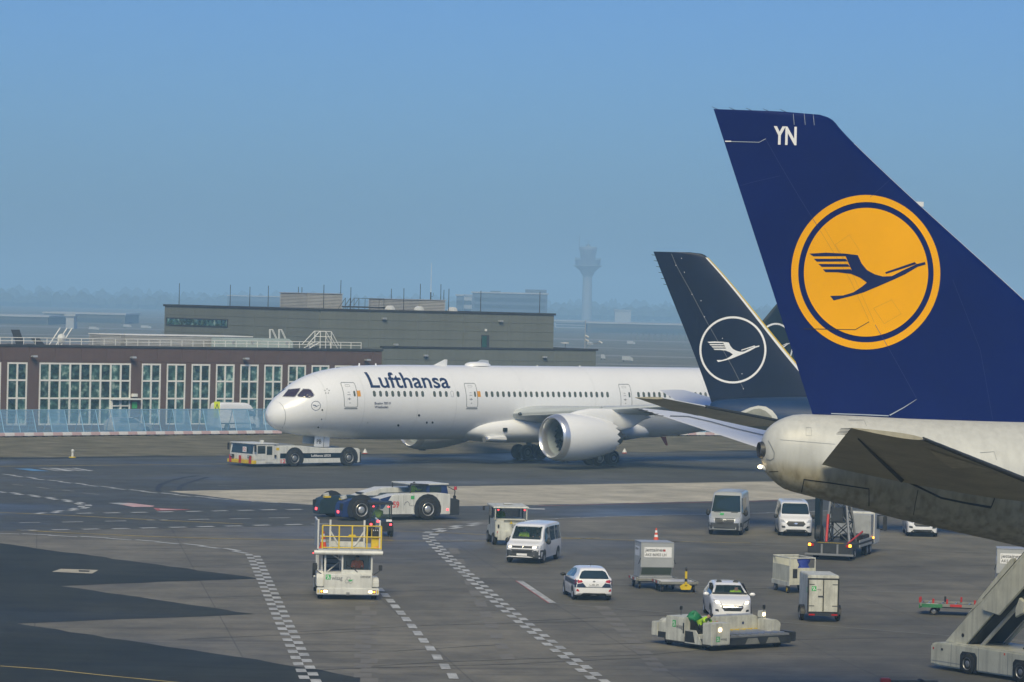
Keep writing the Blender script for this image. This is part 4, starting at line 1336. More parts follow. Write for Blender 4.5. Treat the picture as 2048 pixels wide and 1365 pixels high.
# dorsal antennas
part('antenna_blade', MB().loft([[(15.75, -0.03, 7.98), (17.0, -0.10, 7.98), (17.25, 0, 7.98), (17.0, 0.10, 7.98)], [(16.95, -0.02, 8.5), (17.2, -0.04, 8.5), (17.28, 0, 8.5), (17.2, 0.04, 8.5)]]), 'aircraft_white', plane, angle=40)
part('radio_dome', MB().loft([[(20.35 + 1.25 * k * math.cos(2 * math.pi * i / 24), 0.75 * k * math.sin(2 * math.pi * i / 24), 8.0 + h) for i in range(24)] for k, h in ((1.0, 0.0), (0.96, 0.14), (0.8, 0.25), (0.5, 0.32), (0.05, 0.34))]), 'aircraft_white', plane, angle=60)
for x in (10.2, 8.6, 26.5, 31.0):
    part('antenna_stub', MB().cyl((x, 0, 7.9), (x, 0, 8.13), 0.09, 0.05, 8), 'aircraft_white', plane)
part('drain_mast', MB().prism([(40.0, 2.1), (40.5, 2.1), (40.75, 1.35), (40.6, 1.35)], 'y', -0.05, 0.05), 'red_paint', plane)
# wings
def wing(sign):
    secs = []
    for t, chord, thk, lift in ((1.6, 13.2, 0.125, 0.0), (3.2, 12.0, 0.12, 0.0), (6.5, 9.4, 0.11, 0.0), (9.8, 7.4, 0.10, 0.02), (15, 5.6, 0.095, 0.12), (20, 4.2, 0.09, 0.38), (24.5, 3.0, 0.09, 0.8), (27.3, 2.0, 0.09, 1.15), (29.2, 1.0, 0.09, 1.45)):
        extra = 0.0 if t < 24 else (t - 24) * 0.55
        secs.append(airfoil((20.15 + 0.655 * t + extra, 3.95 + 0.085 * t + lift), chord, thk, sign * t, 12, R(1.5)))
    w_ = part('wing', MB().loft(secs), 'wing_grey', plane, angle=50)
    for t, ln in ((6.2, 3.6), (12.4, 3.6), (17.5, 3.0)):
        ch = 9.6 if t < 8 else (6.5 if t < 14 else 4.9)
        s0 = 20.15 + 0.655 * t + ch * 0.62
        z0 = 3.95 + 0.085 * t - 0.35
        part('flap_fairing', MB().loft([[(s0 + ln * f, sign * t + 0.26 * k * math.cos(a), z0 - 0.1 * f + 0.34 * k * math.sin(a)) for a in (2 * math.pi * i / 14 for i in range(14))] for f, k in ((0, 0.05), (0.15, 0.6), (0.4, 1.0), (0.65, 0.9), (0.9, 0.4), (1.0, 0.05))]), 'aircraft_white', w_, angle=60)
    part('landing_light', MB().ball((22.35, sign * 3.3, 4.2), 0.22, 0.16, 0.14), 'glass_dark', w_)
    sl = MB()
    for a, b in ((3.4, 9.0), (10.6, 24)):
        r0, r1 = [[(20.11 + 0.655 * t + 0.26 * k, sign * t, 3.95 + 0.085 * t + (0.12 if t > 15 else 0.03 if t > 8 else 0) + h) for k, h in ((0.0, 0.0), (0.25, 0.17), (1.3, 0.33), (1.3, 0.30), (0.3, -0.17), (0.8, -0.28))] for t in (a, b)]
        if b > 12:
            r1 = [(x, y, z + 0.55) for x, y, z in r1]
            continue
        sl.loft([r0, r1])
    part('leading_edge', sl, 'aircraft_grey', w_, angle=50)
    return w_
wing(-1)
wing(1)
# engines
def engine(sign):
    y0, s0, z0 = sign * 9.8, 20.55, 2.58
    cowl = [(0.0, 1.60), (0.05, 1.68), (0.2, 1.76), (0.55, 1.86)]
    nac = MB().lathe([(0.55, 1.86), (1.0, 1.90), (1.8, 1.92), (2.8, 1.87), (3.8, 1.73), (4.8, 1.53), (5.5, 1.38)], (s0, y0, z0), 'x', 60)
    # toothed exhaust edge
    n = 60
    r0 = [(s0 + 5.5, y0 + 1.38 * math.cos(2 * math.pi * i / n), z0 + 1.38 * math.sin(2 * math.pi * i / n)) for i in range(n)]
    r1, r2 = [], []
    for i in range(n):
        k = abs(((i % 4) - 2)) / 2.0
        rr = 1.30 - 0.10 * (1 - k)
        dx = 5.75 + 0.42 * (1 - k)
        r1.append((s0 + dx, y0 + rr * math.cos(2 * math.pi * i / n), z0 + rr * math.sin(2 * math.pi * i / n)))
        r2.append((s0 + dx - 0.3, y0 + (rr - 0.08) * math.cos(2 * math.pi * i / n), z0 + (rr - 0.08) * math.sin(2 * math.pi * i / n)))
    nac.loft([r0, r1, r2], caps=False)
    e = part('engine', nac, 'aircraft_white', plane, angle=50)
    part('inlet_lip', MB().lathe([(0.75, 1.42), (0.35, 1.44), (0.1, 1.52), (0.0, 1.60), (0.05, 1.68), (0.2, 1.76), (0.56, 1.862)], (s0, y0, z0), 'x', 60), 'bare_metal', e, angle=60)
    part('inlet_duct', MB().lathe([(0.74, 1.42), (1.2, 1.41), (1.75, 1.42)], (s0, y0, z0), 'x', 60), 'duct_grey', e, angle=60)
    fb = MB()
    for i in range(20):
        a = 2 * math.pi * i / 20
        c, s = math.cos(a), math.sin(a)
        c2, s2 = math.cos(a + 0.34), math.sin(a + 0.34)
        fb.quad((s0 + 1.45, y0 + 0.4 * c, z0 + 0.4 * s), (s0 + 1.40, y0 + 1.40 * c, z0 + 1.40 * s), (s0 + 1.72, y0 + 1.40 * c2, z0 + 1.40 * s2), (s0 + 1.8, y0 + 0.4 * c2, z0 + 0.4 * s2))
    tag(part('fan', fb, 'fan_dark', e, angle=0), kind='stuff')
    part('fan_hub', MB().lathe([(1.95, 1.42), (1.94, 0.3), (1.6, 0.44), (1.35, 0.32), (1.05, 0.12), (0.98, 0.01)], (s0, y0, z0), 'x', 40), 'fan_dark', e, angle=50)
    sw = []
    for i in range(13):
        a = R(100 + 20 * i)
        r_ = 0.08 + 0.019 * i
        sw.append(Vector((s0 + 1.0 + 0.022 * i + 0.0, y0 + r_ * math.cos(a), z0 + r_ * math.sin(a))))
    part('spinner_swirl', MB().tube(sw, 0.045, 5), 'white_print', e)
    part('core_cowl', MB().lathe([(5.2, 1.22), (5.3, 0.95), (6.3, 0.80), (6.9, 0.62), (6.85, 0.5), (6.6, 0.48)], (s0, y0, z0), 'x', 32), 'dark_metal', e, angle=50)
    part('exhaust_plug', MB().lathe([(6.2, 0.46), (6.8, 0.42), (7.6, 0.16), (7.8, 0.02)], (s0, y0, z0), 'x', 24), 'dark_metal', e, angle=50)
    rings = []
    for x, zt, zb, w in ((1.6, 4.45, 4.35, 0.10), (2.6, 4.72, 4.2, 0.26), (3.8, 4.9, 3.9, 0.30), (5.2, 4.9, 3.3, 0.30), (6.8, 4.85, 3.0, 0.28), (8.2, 4.8, 3.3, 0.2), (9.6, 4.7, 4.0, 0.08)):
        rings.append([(s0 + x, y0 + w * math.cos(a), (zt + zb) / 2 + (zt - zb) / 2 * math.sin(a)) for a in (2 * math.pi * i / 18 for i in range(18))])
    part('pylon', MB().loft(rings), 'aircraft_white', e, angle=60)
    part('cowl_strake', MB().prism([(1.35, 0.0), (2.6, 0.0), (2.6, 0.28), (2.2, 0.3)], 'y', -0.02, 0.02), 'aircraft_white', e)
    e.children[-1].location = (s0, y0 + sign * 0.0 + 0.9, z0 + 1.7)
    part('drain_vent', MB().box(s0 + 1.2, s0 + 1.6, y0 - 0.3, y0 + 0.3, z0 - 2.0, z0 - 1.85), 'dark_metal', e, bevel=0.03)
    return e
engine(-1)
engine(1)
# landing gear
def main_gear(sign):
    y0, s0 = sign * 4.9, 29.6
    g = part('main_gear', MB().cyl((s0, y0, 0.75), (s0 - 0.15, y0 * 0.97, 3.9), 0.2, 0.24, 16).cyl((s0 - 0.85, y0, 0.64), (s0 + 0.85, y0, 0.64), 0.16, n=12).cyl((s0, y0, 1.9), (s0 - 1.2, y0 - sign * 1.4, 3.2), 0.09, n=10).cyl((s0 - 0.73, y0 - 0.62, 0.645), (s0 - 0.73, y0 + 0.62, 0.645), 0.09, n=10).cyl((s0 + 0.73, y0 - 0.62, 0.645), (s0 + 0.73, y0 + 0.62, 0.645), 0.09, n=10), 'gear_dark', plane, angle=40)
    part('hose', MB().tube([(s0 - 0.25, y0 - 0.2, 2.2), (s0 - 0.5, y0 - 0.25, 1.9), (s0 - 0.55, y0 - 0.2, 1.5), (s0 - 0.25, y0 - 0.15, 1.2)], 0.04, 6), 'black_plastic', g)
    part('leg_door', MB().box(s0 - 0.6, s0 + 0.7, y0 + sign * 0.62, y0 + sign * 0.68, 1.6, 3.6), 'aircraft_white', g, bevel=0.02)
    for dx in (-0.73, 0.73):
        for dy in (-0.58, 0.58):
            wheel(g, (s0 + dx, y0 + dy, 0.645), 0.645, 0.46, 'gear_rim', out=1 if dy > 0 else -1)
mat('gear_rim', (0.24, 0.26, 0.26), 0.5, metal=0.3, var=0.3, scale=4)
main_gear(-1)
main_gear(1)
ng_ = part('nose_gear', MB().cyl((5.25, 0, 0.7), (5.25, 0, 2.6), 0.13, 0.15, 14).cyl((5.25, -0.45, 0.75), (5.25, 0.45, 0.75), 0.09, n=10).cyl((5.25, 0, 1.5), (4.2, 0, 2.6), 0.07, n=8), 'gear_dark', plane, angle=40)
for dy in (-0.36, 0.36):
    wheel(ng_, (5.25, dy, 0.75), 0.50, 0.34, 'gear_rim', out=1 if dy > 0 else -1)
gd = part('gear_door', MB().prism([(4.05, 1.50), (4.9, 1.47), (4.97, 2.36), (4.12, 2.40)], 'y', -0.62, -0.56), 'aircraft_white', plane, bevel=0.01)
decal('door_lettering', text_flat('PB', 0.32, 0.012, 0.44), '-y', (4.28, -0.62, 1.76), None, 'black_print', gd, off=0.004)
part('gear_door', MB().prism([(4.98, 1.48), (5.5, 1.48), (5.55, 2.3), (5.03, 2.34)], 'y', -0.60, -0.54), 'aircraft_white', plane, bevel=0.01)
part('gear_door', MB().prism([(3.3, 1.75), (4.45, 1.7), (4.5, 2.4), (3.35, 2.6)], 'y', -0.10, -0.04), 'aircraft_grey', plane, bevel=0.01)
# tail surfaces
ft_ = [(7.4, 45.2, 12.4), (8.4, 47.3, 10.2), (12.0, 51.0, 7.4), (15.4, 54.6, 4.9), (16.6, 55.9, 3.8), (16.95, 56.9, 2.6)]
zz_ = [7.4 + 9.5 * i / 30 for i in range(31)] + [16.95]
fin = part('fin', MB().loft([airfoil((interp([(z, s) for z, s, c in ft_], q), 0), interp([(z, c) for z, s, c in ft_], q), 0.09, q, 16, axis='z') for q in zz_]), 'navy_paint', plane, angle=50)
fb_ = bvh_of(fin)
decal('fin_ring', ring_mesh(0, 0, 1.88, 2.04, 64), '-y', (52.5, 0, 10.0), fb_, 'white_print', fin, off=0.03, step=0.4)
decal('fin_bird', poly_mesh(crane(0, 0, 1.7)), '-y', (52.5, 0, 10.0), fb_, 'white_print', fin, off=0.03, step=0.4)
for sg in (-1, 1):
    part('stabiliser', MB().loft([airfoil((s, z), c, 0.09, sg * t, 12) for s, c, z, t in ((51.6, 6.0, 6.3, 0.6), (53.0, 5.2, 6.4, 1.8), (58.6, 2.2, 7.2, 9.2), (59.6, 1.2, 7.25, 9.8))]), 'wing_grey', plane, angle=50)
# ================================================================== tail of the jumbo with the yellow roundel
def tail_mat(name, up_col, low_col, z0, slope, soft):
    """two-tone fuselage paint, the lower colour grimy; the edge follows the tail line"""
    m, n, l, b = nodes_of(name)
    tc = n.new('ShaderNodeTexCoord')
    sp_ = n.new('ShaderNodeSeparateXYZ')
    l.new(tc.outputs['Object'], sp_.inputs[0])
    k = n.new('ShaderNodeMath')
    k.operation = 'MULTIPLY_ADD'
    l.new(sp_.outputs['X'], k.inputs[0])
    k.inputs[1].default_value = slope
    l.new(sp_.outputs['Z'], k.inputs[2])
    no = n.new('ShaderNodeTexNoise')
    no.inputs['Scale'].default_value = 1.1
    no.inputs['Detail'].default_value = 7
    l.new(tc.outputs['Object'], no.inputs['Vector'])
    ad = n.new('ShaderNodeMath')
    ad.operation = 'MULTIPLY_ADD'
    l.new(no.outputs[0], ad.inputs[0])
    ad.inputs[1].default_value = 0.5
    l.new(k.outputs[0], ad.inputs[2])
    mr = n.new('ShaderNodeMapRange')
    mr.interpolation_type = 'SMOOTHSTEP'
    mr.inputs[1].default_value, mr.inputs[2].default_value = z0 + 0.25 - soft, z0 + 0.25 + soft
    l.new(ad.outputs[0], mr.inputs[0])
    mp = n.new('ShaderNodeMapping')
    mp.inputs['Scale'].default_value = (3.5, 3.5, 0.5)
    l.new(tc.outputs['Object'], mp.inputs[0])
    n2 = n.new('ShaderNodeTexNoise')
    n2.inputs['Scale'].default_value = 1.3
    n2.inputs['Detail'].default_value = 6
    l.new(mp.outputs[0], n2.inputs['Vector'])
    cr = n.new('ShaderNodeValToRGB')
    e = cr.color_ramp.elements
    e[0].position, e[0].color = 0.32, (low_col[0] * 0.55, low_col[1] * 0.52, low_col[2] * 0.45, 1)
    e[1].position, e[1].color = 0.62, (*low_col, 1)
    l.new(n2.outputs[0], cr.inputs[0])
    cu = n.new('ShaderNodeValToRGB')
    e = cu.color_ramp.elements
    e[0].position, e[0].color = 0.3, tuple(c * 0.86 for c in up_col) + (1,)
    e[1].position, e[1].color = 0.6, (*up_col, 1)
    l.new(n2.outputs[0], cu.inputs[0])
    mx = n.new('ShaderNodeMix')
    mx.data_type = 'RGBA'
    l.new(mr.outputs[0], mx.inputs[0])
    l.new(cr.outputs[0], mx.inputs[6])
    l.new(cu.outputs[0], mx.inputs[7])
    l.new(mx.outputs[2], b.inputs['Base Color'])
    b.inputs['Roughness'].default_value = 0.42
    MATS[name] = m
tail_mat('jumbo_skin', (0.50, 0.51, 0.48), (0.45, 0.41, 0.29), 8.15, 0.13, 0.32)
mat('tail_blue', (0.002, 0.014, 0.115), 0.45, var=0.16, scale=0.5, spec=0.2, fine=0.06)
mat('roundel_yellow', (0.88, 0.41, 0.002), 0.5, var=0.08, scale=0.6, spec=0.15)
mat('roundel_blue', (0.008, 0.020, 0.095), 0.5, var=0.1, scale=0.6, spec=0.2)
mat('roundel_seam', (0.60, 0.29, 0.010), 0.5, var=0.05)
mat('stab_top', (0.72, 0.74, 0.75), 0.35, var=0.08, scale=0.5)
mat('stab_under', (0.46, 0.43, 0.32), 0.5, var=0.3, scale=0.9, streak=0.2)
mat('worn_highlight_skin', (0.62, 0.58, 0.44), 0.5, var=0.3, scale=4, fine=0.2)
mat('rubber_edge', (0.03, 0.033, 0.034), 0.55, var=0.2)
mat('seam_dark', (0.02, 0.02, 0.018), 0.7, var=0.1)
mat('fin_seam', (0.020, 0.040, 0.17), 0.5, var=0.1)
mat('seam_light', (0.36, 0.42, 0.50), 0.5, var=0.1)
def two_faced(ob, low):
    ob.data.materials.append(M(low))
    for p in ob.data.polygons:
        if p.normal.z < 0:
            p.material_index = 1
def strip(path, w):
    """a strip of width w along an open line of image points"""
    vs, fs = [], []
    n = len(path)
    for i, p in enumerate(path):
        a, b = Vector(path[max(i - 1, 0)]), Vector(path[min(i + 1, n - 1)])
        t = (b - a).normalized()
        nr = Vector((-t.y, t.x)) * (w[i] if isinstance(w, (list, tuple)) else w) / 2
        vs += [tuple(Vector(p) + nr), tuple(Vector(p) - nr)]
        if i:
            fs.append((2 * i - 2, 2 * i - 1, 2 * i + 1, 2 * i))
    return vs, fs
def upright_fin(le, te, zs, thick, n=18):
    """fin with its nose towards +x: leading and trailing edge given as (z, x) tables"""
    secs = []
    for z in zs:
        a, b = interp(le, z), interp(te, z)
        secs.append(airfoil((a, 0), b - a, thick, z, n, axis='z'))
    return MB().loft(secs)
def edge_strip(le, te, zs, thick, frac, grow):
    rings = []
    for z in zs:
        a, b = interp(le, z), interp(te, z)
        c = a - b
        pts = [(x, 5 * thick * (0.2969 * math.sqrt(x) - 0.126 * x - 0.3516 * x * x + 0.2843 * x ** 3) * c + grow) for x in (frac, frac * 0.5, frac * 0.15)]
        rings.append([(a - x * c, -h, z) for x, h in pts] + [(a + grow, 0, z)] + [(a - x * c, h, z) for x, h in reversed(pts)])
    return MB().loft(rings)

Y4 = R(13.5)
jumbo = thing('jumbo_jet', 'tail of a white jumbo jet with dark blue fin and yellow roundel, marked YN', 'airliner', (9.383, 104.0, 0), Y4)
bpy.context.view_layer.update()
jt = [(-1.62, 8.95), (-1.6, 9.05), (-1.45, 9.36), (-1.2, 9.58), (-0.85, 9.75), (-0.4, 9.85), (1.2, 9.84), (3, 9.80), (7, 9.78), (16, 9.8), (24, 9.8), (50, 9.8)]
jb = [(-1.62, 8.42), (-1.6, 8.36), (-1.45, 8.02), (-1.2, 7.76), (-0.85, 7.52), (0.0, 7.30), (1.3, 7.0), (3, 6.6), (7, 5.78), (12, 4.6), (18, 3.1), (24, 2.4), (50, 2.3)]
jw = [(-1.62, 0.17), (-1.55, 0.34), (-1.3, 0.62), (-0.9, 0.82), (0.0, 1.05), (3.0, 1.48), (7, 2.0), (14, 2.75), (22, 3.2), (50, 3.25)]
js = [-1.62, -1.6, -1.56, -1.5, -1.42, -1.32, -1.2, -1.05, -0.85, -0.6, -0.3, 0, 0.5, 1.2, 2, 3, 4, 5, 6, 7, 8.5, 10, 12, 14, 16, 18, 20, 22, 24, 30, 40, 50]
jbody = part('fuselage', fuselage(jt, jb, jw, js, 56, 0.52), 'jumbo_skin', jumbo, angle=60)
jskin = bvh_of(jbody)
le4 = [(8.6, 12.9), (9.84, 11.45), (13.57, 6.91), (18.3, 1.14), (18.75, 0.66), (19.0, 0.42), (19.15, 0.0), (19.2, -1.2)]
te4 = [(8.6, 0.45), (9.84, 0.0), (19.21, -3.45)]
z4_ = [8.6 + 0.3 * i for i in range(33)] + [18.35, 18.5, 18.65, 18.8, 18.9, 19.0, 19.08, 19.15, 19.2]
jfin = part('fin', upright_fin(le4, te4, z4_, 0.085), 'tail_blue', jumbo, angle=50)
part('leading_edge', edge_strip(le4, te4, [9.9 + 0.28 * i for i in range(31)], 0.085, 0.006, 0.012), 'stab_top', jfin, angle=50)
part('edge_fitting', MB().box(-0.12, 0.12, -0.06, 0.06, -0.05, 0.1), 'stab_top', jfin)
jumbo_fit = [o for o in SC.objects if o.parent == jfin][-1]
jumbo_fit.location = (interp(le4, 16.45), 0, 16.45)
fbv = bvh_of(jfin)
C4 = (1.56, 0, 14.30)
decal('roundel_rim', ring_mesh(0, 0, 2.18, 2.40, 90), '-y', C4, fbv, 'roundel_yellow', jfin, off=0.02, step=0.3)
decal('roundel_disc', (lambda r_: ([(0, 0)] + [(r_ * math.cos(2 * math.pi * i / 90), r_ * math.sin(2 * math.pi * i / 90)) for i in range(90)], [(0, i + 1, (i + 1) % 90 + 1) for i in range(90)]))(2.0), '-y', C4, fbv, 'roundel_yellow', jfin, off=0.02, step=0.3)
decal('roundel_bird', poly_mesh(crane(0, 0, 2.0)), '-y', C4, fbv, 'roundel_blue', jfin, off=0.026, step=0.3)
decal('fin_lettering', text_flat('YN', 0.53, 0.03, 0.74), '-y', (-1.54, 0, 18.19), fbv, 'white_print', jfin, off=0.02, step=0.2)
for pth, w, m_, nm in (([(1450, 283), (1462, 283)], 2.2, 'white_print', 'rudder_joint'), ([(1462, 283.5), (1518, 285), (1531, 278)], 1.2, 'seam_light', 'rudder_joint'),
                       ([(1607, 658), (1660, 659), (1710, 660), (1738, 644)], 1.6, 'seam_dark', 'rudder_joint'),
                       ([(1586, 228), (1588, 250)], 0.8, 'seam_light', 'tip_joint'), ([(1608, 228), (1610, 250)], 0.8, 'seam_light', 'tip_joint'), ([(1626, 229), (1628, 251)], 0.8, 'seam_light', 'tip_joint'),
                       ([(1639, 460), (1700, 560), (1737, 640)], 1.0, 'roundel_seam', 'panel_joint'), ([(1648, 456), (1708, 556), (1748, 645)], 0.8, 'roundel_seam', 'panel_joint'),
                       ([(1670, 490), (1698, 470), (1718, 500), (1690, 522), (1670, 490)], 0.9, 'roundel_seam', 'panel_joint'), ([(1747, 617), (1783, 600), (1802, 628), (1768, 648), (1747, 617)], 0.9, 'roundel_seam', 'panel_joint'),
                       ([(1531, 279), (1560, 330), (1600, 398), (1638, 458)], 0.9, 'fin_seam', 'rudder_gap'), ([(1750, 650), (1790, 720), (1832, 796)], 0.9, 'fin_seam', 'rudder_gap'), ([(1480, 372), (1500, 366), (1560, 352)], 0.7, 'fin_seam', 'panel_joint'), ([(1780, 360), (1740, 395)], 0.7, 'fin_seam', 'panel_joint'), ([(1905, 560), (1960, 700), (1985, 840)], 0.7, 'fin_seam', 'panel_joint'),
                       ([(1662, 827.5), (1720, 829.5), (1777, 832)], 2.0, 'seam_light', 'root_joint'), ([(1779, 831), (1808, 815), (1833, 799)], [2.4, 1.6, 0.8], 'seam_light', 'root_joint')):
    view_decal(nm, None, jumbo, fbv, m_, 0.022, 12.0, faces=strip(pth, w)).parent = jfin
for i in range(5):
    z = 19.22
    part('static_wick', MB().cyl((-3.3 + 0.55 * i, 0, z - 0.03), (-3.5 + 0.55 * i, 0, z + 0.05), 0.012, 0.006, 5), 'black_plastic', jfin)
# horizontal stabilisers
for sg, tipz in ((-1, 9.84), (1, 9.62)):
    secs = []
    for k in range(13):
        f = k / 12
        t = 1.15 + (10.9 - 1.15) * f
        lead = 8.6 + (-0.42 - 8.6) * f
        trail = -0.05 + (-2.55 + 0.05) * f
        zt_ = 8.36 + (tipz - 8.36) * f
        secs.append([(x, y, z - (x - trail) * 0.13) for x, y, z in airfoil((lead, zt_), trail - lead, 0.075 - 0.01 * f, sg * t, 14)])
    stb = part('stabiliser', MB().loft(secs), 'stab_top', jumbo, angle=40)
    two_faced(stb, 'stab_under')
    edge = MB()
    for k in range(12):
        a, b = [(8.6 - 9.02 * q, sg * (1.15 + 9.75 * q), 8.36 + (tipz - 8.36) * q - (8.65 - 6.52 * q) * 0.13) for q in (k / 12, (k + 1) / 12)]
        edge.cyl(a, b, 0.10 - 0.004 * k, n=8)
    part('leading_edge', edge, 'rubber_edge' if sg < 0 else 'stab_top', stb, angle=60)
    for i in range(5):
        q = 1 - 0.02 - i * 0.035
        x0, y0, z0 = -0.05 - 2.5 * q, sg * (1.15 + 9.75 * q), 8.36 + (tipz - 8.36) * q
        part('static_wick', MB().cyl((x0 + 0.05, y0, z0), (x0 - 0.28, y0, z0), 0.014, 0.008, 5), 'black_plastic', stb)
    sb_ = bvh_of(stb)
    if sg < 0:
        view_decal('elevator_gap', None, jumbo, sb_, 'seam_dark', 0.02, 8.0, faces=strip([(1716, 876), (1745, 905), (1778, 936), (1806, 962)], [3, 5, 7, 8])).parent = stb
        view_decal('worn_highlight', [[(1857, 898), (1900, 912), (1930, 922), (1985, 940), (1950, 934), (1905, 936), (1880, 920)]], jumbo, sb_, 'worn_highlight_skin', 0.02, 8.0).parent = stb  # scratchy streaks and yellowish highlights painted as one pale patch
    else:
        view_decal('elevator_gap', None, jumbo, sb_, 'seam', 0.02, 8.0, faces=strip([(1340, 833), (1376, 834), (1420, 844), (1470, 858), (1530, 872)], 1.6)).parent = stb
# exhaust, lamp, joints
ap = part('exhaust', MB().lathe([(-0.02, 0.14), (-0.10, 0.24), (0.1, 0.30), (0.4, 0.32)], (-1.62, 0, 8.72), 'x', 24), 'dark_metal', jumbo, angle=50)
part('exhaust_core', MB().lathe([(0.02, 0.22), (0.02, 0.005)], (-1.62, 0, 8.72), 'x', 24), 'seam_dark', ap)
view_decal('exhaust_fairing', None, jumbo, jskin, 'seam', 0.015, 5.0, faces=strip([(1537, 882), (1543, 893), (1549, 906), (1548, 917), (1541, 921), (1533, 918)], 1.6))
part('tail_lamp', MB().ball((-1.66, 0, 8.20), 0.08, 0.08, 0.06), 'headlight_lit', jumbo)
part('lamp_holder', MB().cyl((-1.62, 0, 8.2), (-1.3, 0, 8.12), 0.07, 0.12, 10), 'stab_top', jumbo)
for pth, w in (([(1816, 964), (1845, 978), (1882, 996), (1930, 1006), (1982, 1015)], [4, 4, 4, 4, 5]), ([(1982, 1015), (1988, 1000), (1991, 985), (1987, 968), (1975, 958)], 2.2), ([(1820, 966), (1850, 962), (1900, 962), (1960, 966)], 2.0),
               ([(1607, 959), (1660, 966), (1738, 978), (1738, 1012)], [2, 2.5, 2.5, 2.0]), ([(1608, 960), (1603, 985)], 1.8), ([(1836, 980), (1830, 1010), (1827, 1030)], 1.4), ([(1612, 856), (1622, 856), (1623, 872), (1612, 872), (1612, 856)], 0.7),
               ([(1697, 841), (1728, 841), (1733, 853)], 0.7), ([(1960, 906), (1988, 904), (1993, 920)], 0.9), ([(1538, 944), (1557, 943)], 1.4), ([(1560, 880), (1610, 884), (1670, 889)], 0.6)):
    view_decal('panel_joint', None, jumbo, jskin, 'seam_dark' if (w[0] if isinstance(w, list) else w) > 1.3 else 'seam', 0.012, 8.0, faces=strip(pth, w))

# ================================================================== tail of the parked airliner with the white ring
Y5 = R(-7)
mat('navy_tail', (0.005, 0.014, 0.042), 0.42, var=0.25, scale=0.8, spec=0.25)
second = thing('airliner', 'parked airliner whose dark navy fin carries a white ring and bird', 'airliner', (11.933, 200.0, 0), Y5)
bpy.context.view_layer.update()
at_ = [(0.0, 7.45), (0.25, 7.62), (1.0, 7.75), (6, 8.05), (14, 8.15), (45, 8.15)]
ab_ = [(0.0, 6.5), (0.25, 6.2), (1.0, 5.9), (6, 4.7), (14, 3.2), (20, 2.4), (45, 2.3)]
aw_ = [(0.0, 0.35), (0.25, 0.5), (1.0, 0.75), (6, 1.75), (14, 2.55), (20, 2.8), (45, 2.82)]
mat('navy_body', (0.010, 0.035, 0.10), 0.4, var=0.2, scale=0.8, spec=0.3)
abody = part('fuselage', fuselage(at_, ab_, aw_, [0, 0.1, 0.25, 0.5, 1, 2, 3, 4, 5, 6, 8, 10, 12, 14, 17, 20, 26, 32, 45], 48), 'navy_body', second, angle=60)
askin = bvh_of(abody)
le5 = [(7.2, 8.6), (8.2, 6.75), (9.74, 5.28), (16.1, -0.32), (16.3, -0.55), (16.42, -0.95), (16.44, -1.4)]
te5 = [(7.2, 0.15), (7.67, 0.0), (16.42, -3.62)]
z5_ = [7.2 + 0.3 * i for i in range(30)] + [16.0, 16.15, 16.3, 16.38, 16.44]
afin = part('fin', upright_fin(le5, te5, z5_, 0.085), 'navy_tail', second, angle=50)
part('leading_edge', edge_strip(le5, te5, [8.9 + 0.25 * i for i in range(30)], 0.085, 0.045, 0.012), 'stab_top', afin, angle=50)
part('erosion_strip', edge_strip(le5, te5, [8.9 + 0.25 * i for i in range(30)], 0.085, 0.010, 0.03), 'yellow_paint', afin, angle=50)
abv = bvh_of(afin)
C5 = (1.27, 0, 10.68)
decal('ring', ring_mesh(0, 0, 1.88, 2.0, 80), '-y', C5, abv, 'white_print', afin, off=0.02, step=0.3)
decal('ring_bird', poly_mesh(crane(0, 0, 1.66)), '-y', C5, abv, 'white_print', afin, off=0.02, step=0.3)
view_decal('panel_joint', None, second, abv, 'seam', 0.016, 10.0, faces=strip([(1343, 508), (1352, 530), (1384, 588), (1408, 634), (1440, 690), (1466, 736), (1487, 778)], 0.7)).parent = afin
for x, y in ((1352, 531), (1384, 589), (1409, 634), (1363, 517), (1369, 545), (1402, 602), (1445, 677), (1484, 748), (1487, 778)):
    view_decal('fastener', [oval(x, y, 0.9, 0.9, 8)], second, abv, 'stab_top', 0.018, 9.0).parent = afin
for i in range(6):
    f = 0.015 + i * 0.04
    z = 16.35 - f * 8.7
    x = interp(te5, z)
    part('static_wick', MB().cyl((x + 0.03, 0, z), (x - 0.2, 0, z + 0.03), 0.02, 0.012, 5), 'black_plastic', afin)
for sg in (-1, 1):
    secs = []
    for k in range(11):
        f = k / 10
        t = 0.9 + 8.4 * f
        lead, trail = 5.4 + (-2.1 - 5.4) * f, -0.1 + (-3.66) * f
        secs.append(airfoil((lead, 6.35 + 1.58 * f), trail - lead, 0.075, sg * t, 12))
    stb = part('stabiliser', MB().loft(secs), 'stab_top', second, angle=40)
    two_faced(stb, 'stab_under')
    if sg < 0:
        edge = MB()
        for k in range(10):
            a, b = [(5.4 - 7.5 * q, sg * (0.9 + 8.4 * q), 6.35 + 1.58 * q) for q in (k / 10, (k + 1) / 10)]
            if k < 7:
                edge.cyl(a, b, 0.085, n=8)
        part('leading_edge', edge, 'rubber_edge', stb, angle=60)
mat('rub_grey', (0.20, 0.21, 0.175), 0.5, var=0.25, scale=2, streak=0.2)
mat('rub_rim', (0.46, 0.47, 0.44), 0.4, var=0.15, scale=2)
view_decal('rub_plate', [[(1462, 846), (1470, 834), (1482, 824), (1500, 816), (1516, 812), (1532, 814), (1545, 822), (1554, 833), (1557, 846), (1556, 860), (1462, 862)]], second, askin, 'rub_rim', 0.012, 5.0)
view_decal('rub_plate_field', [[(1472, 846), (1480, 835), (1492, 826), (1508, 819), (1520, 818), (1532, 823), (1543, 833), (1549, 846), (1548, 860), (1472, 862)]], second, askin, 'rub_grey', 0.03, 5.0)
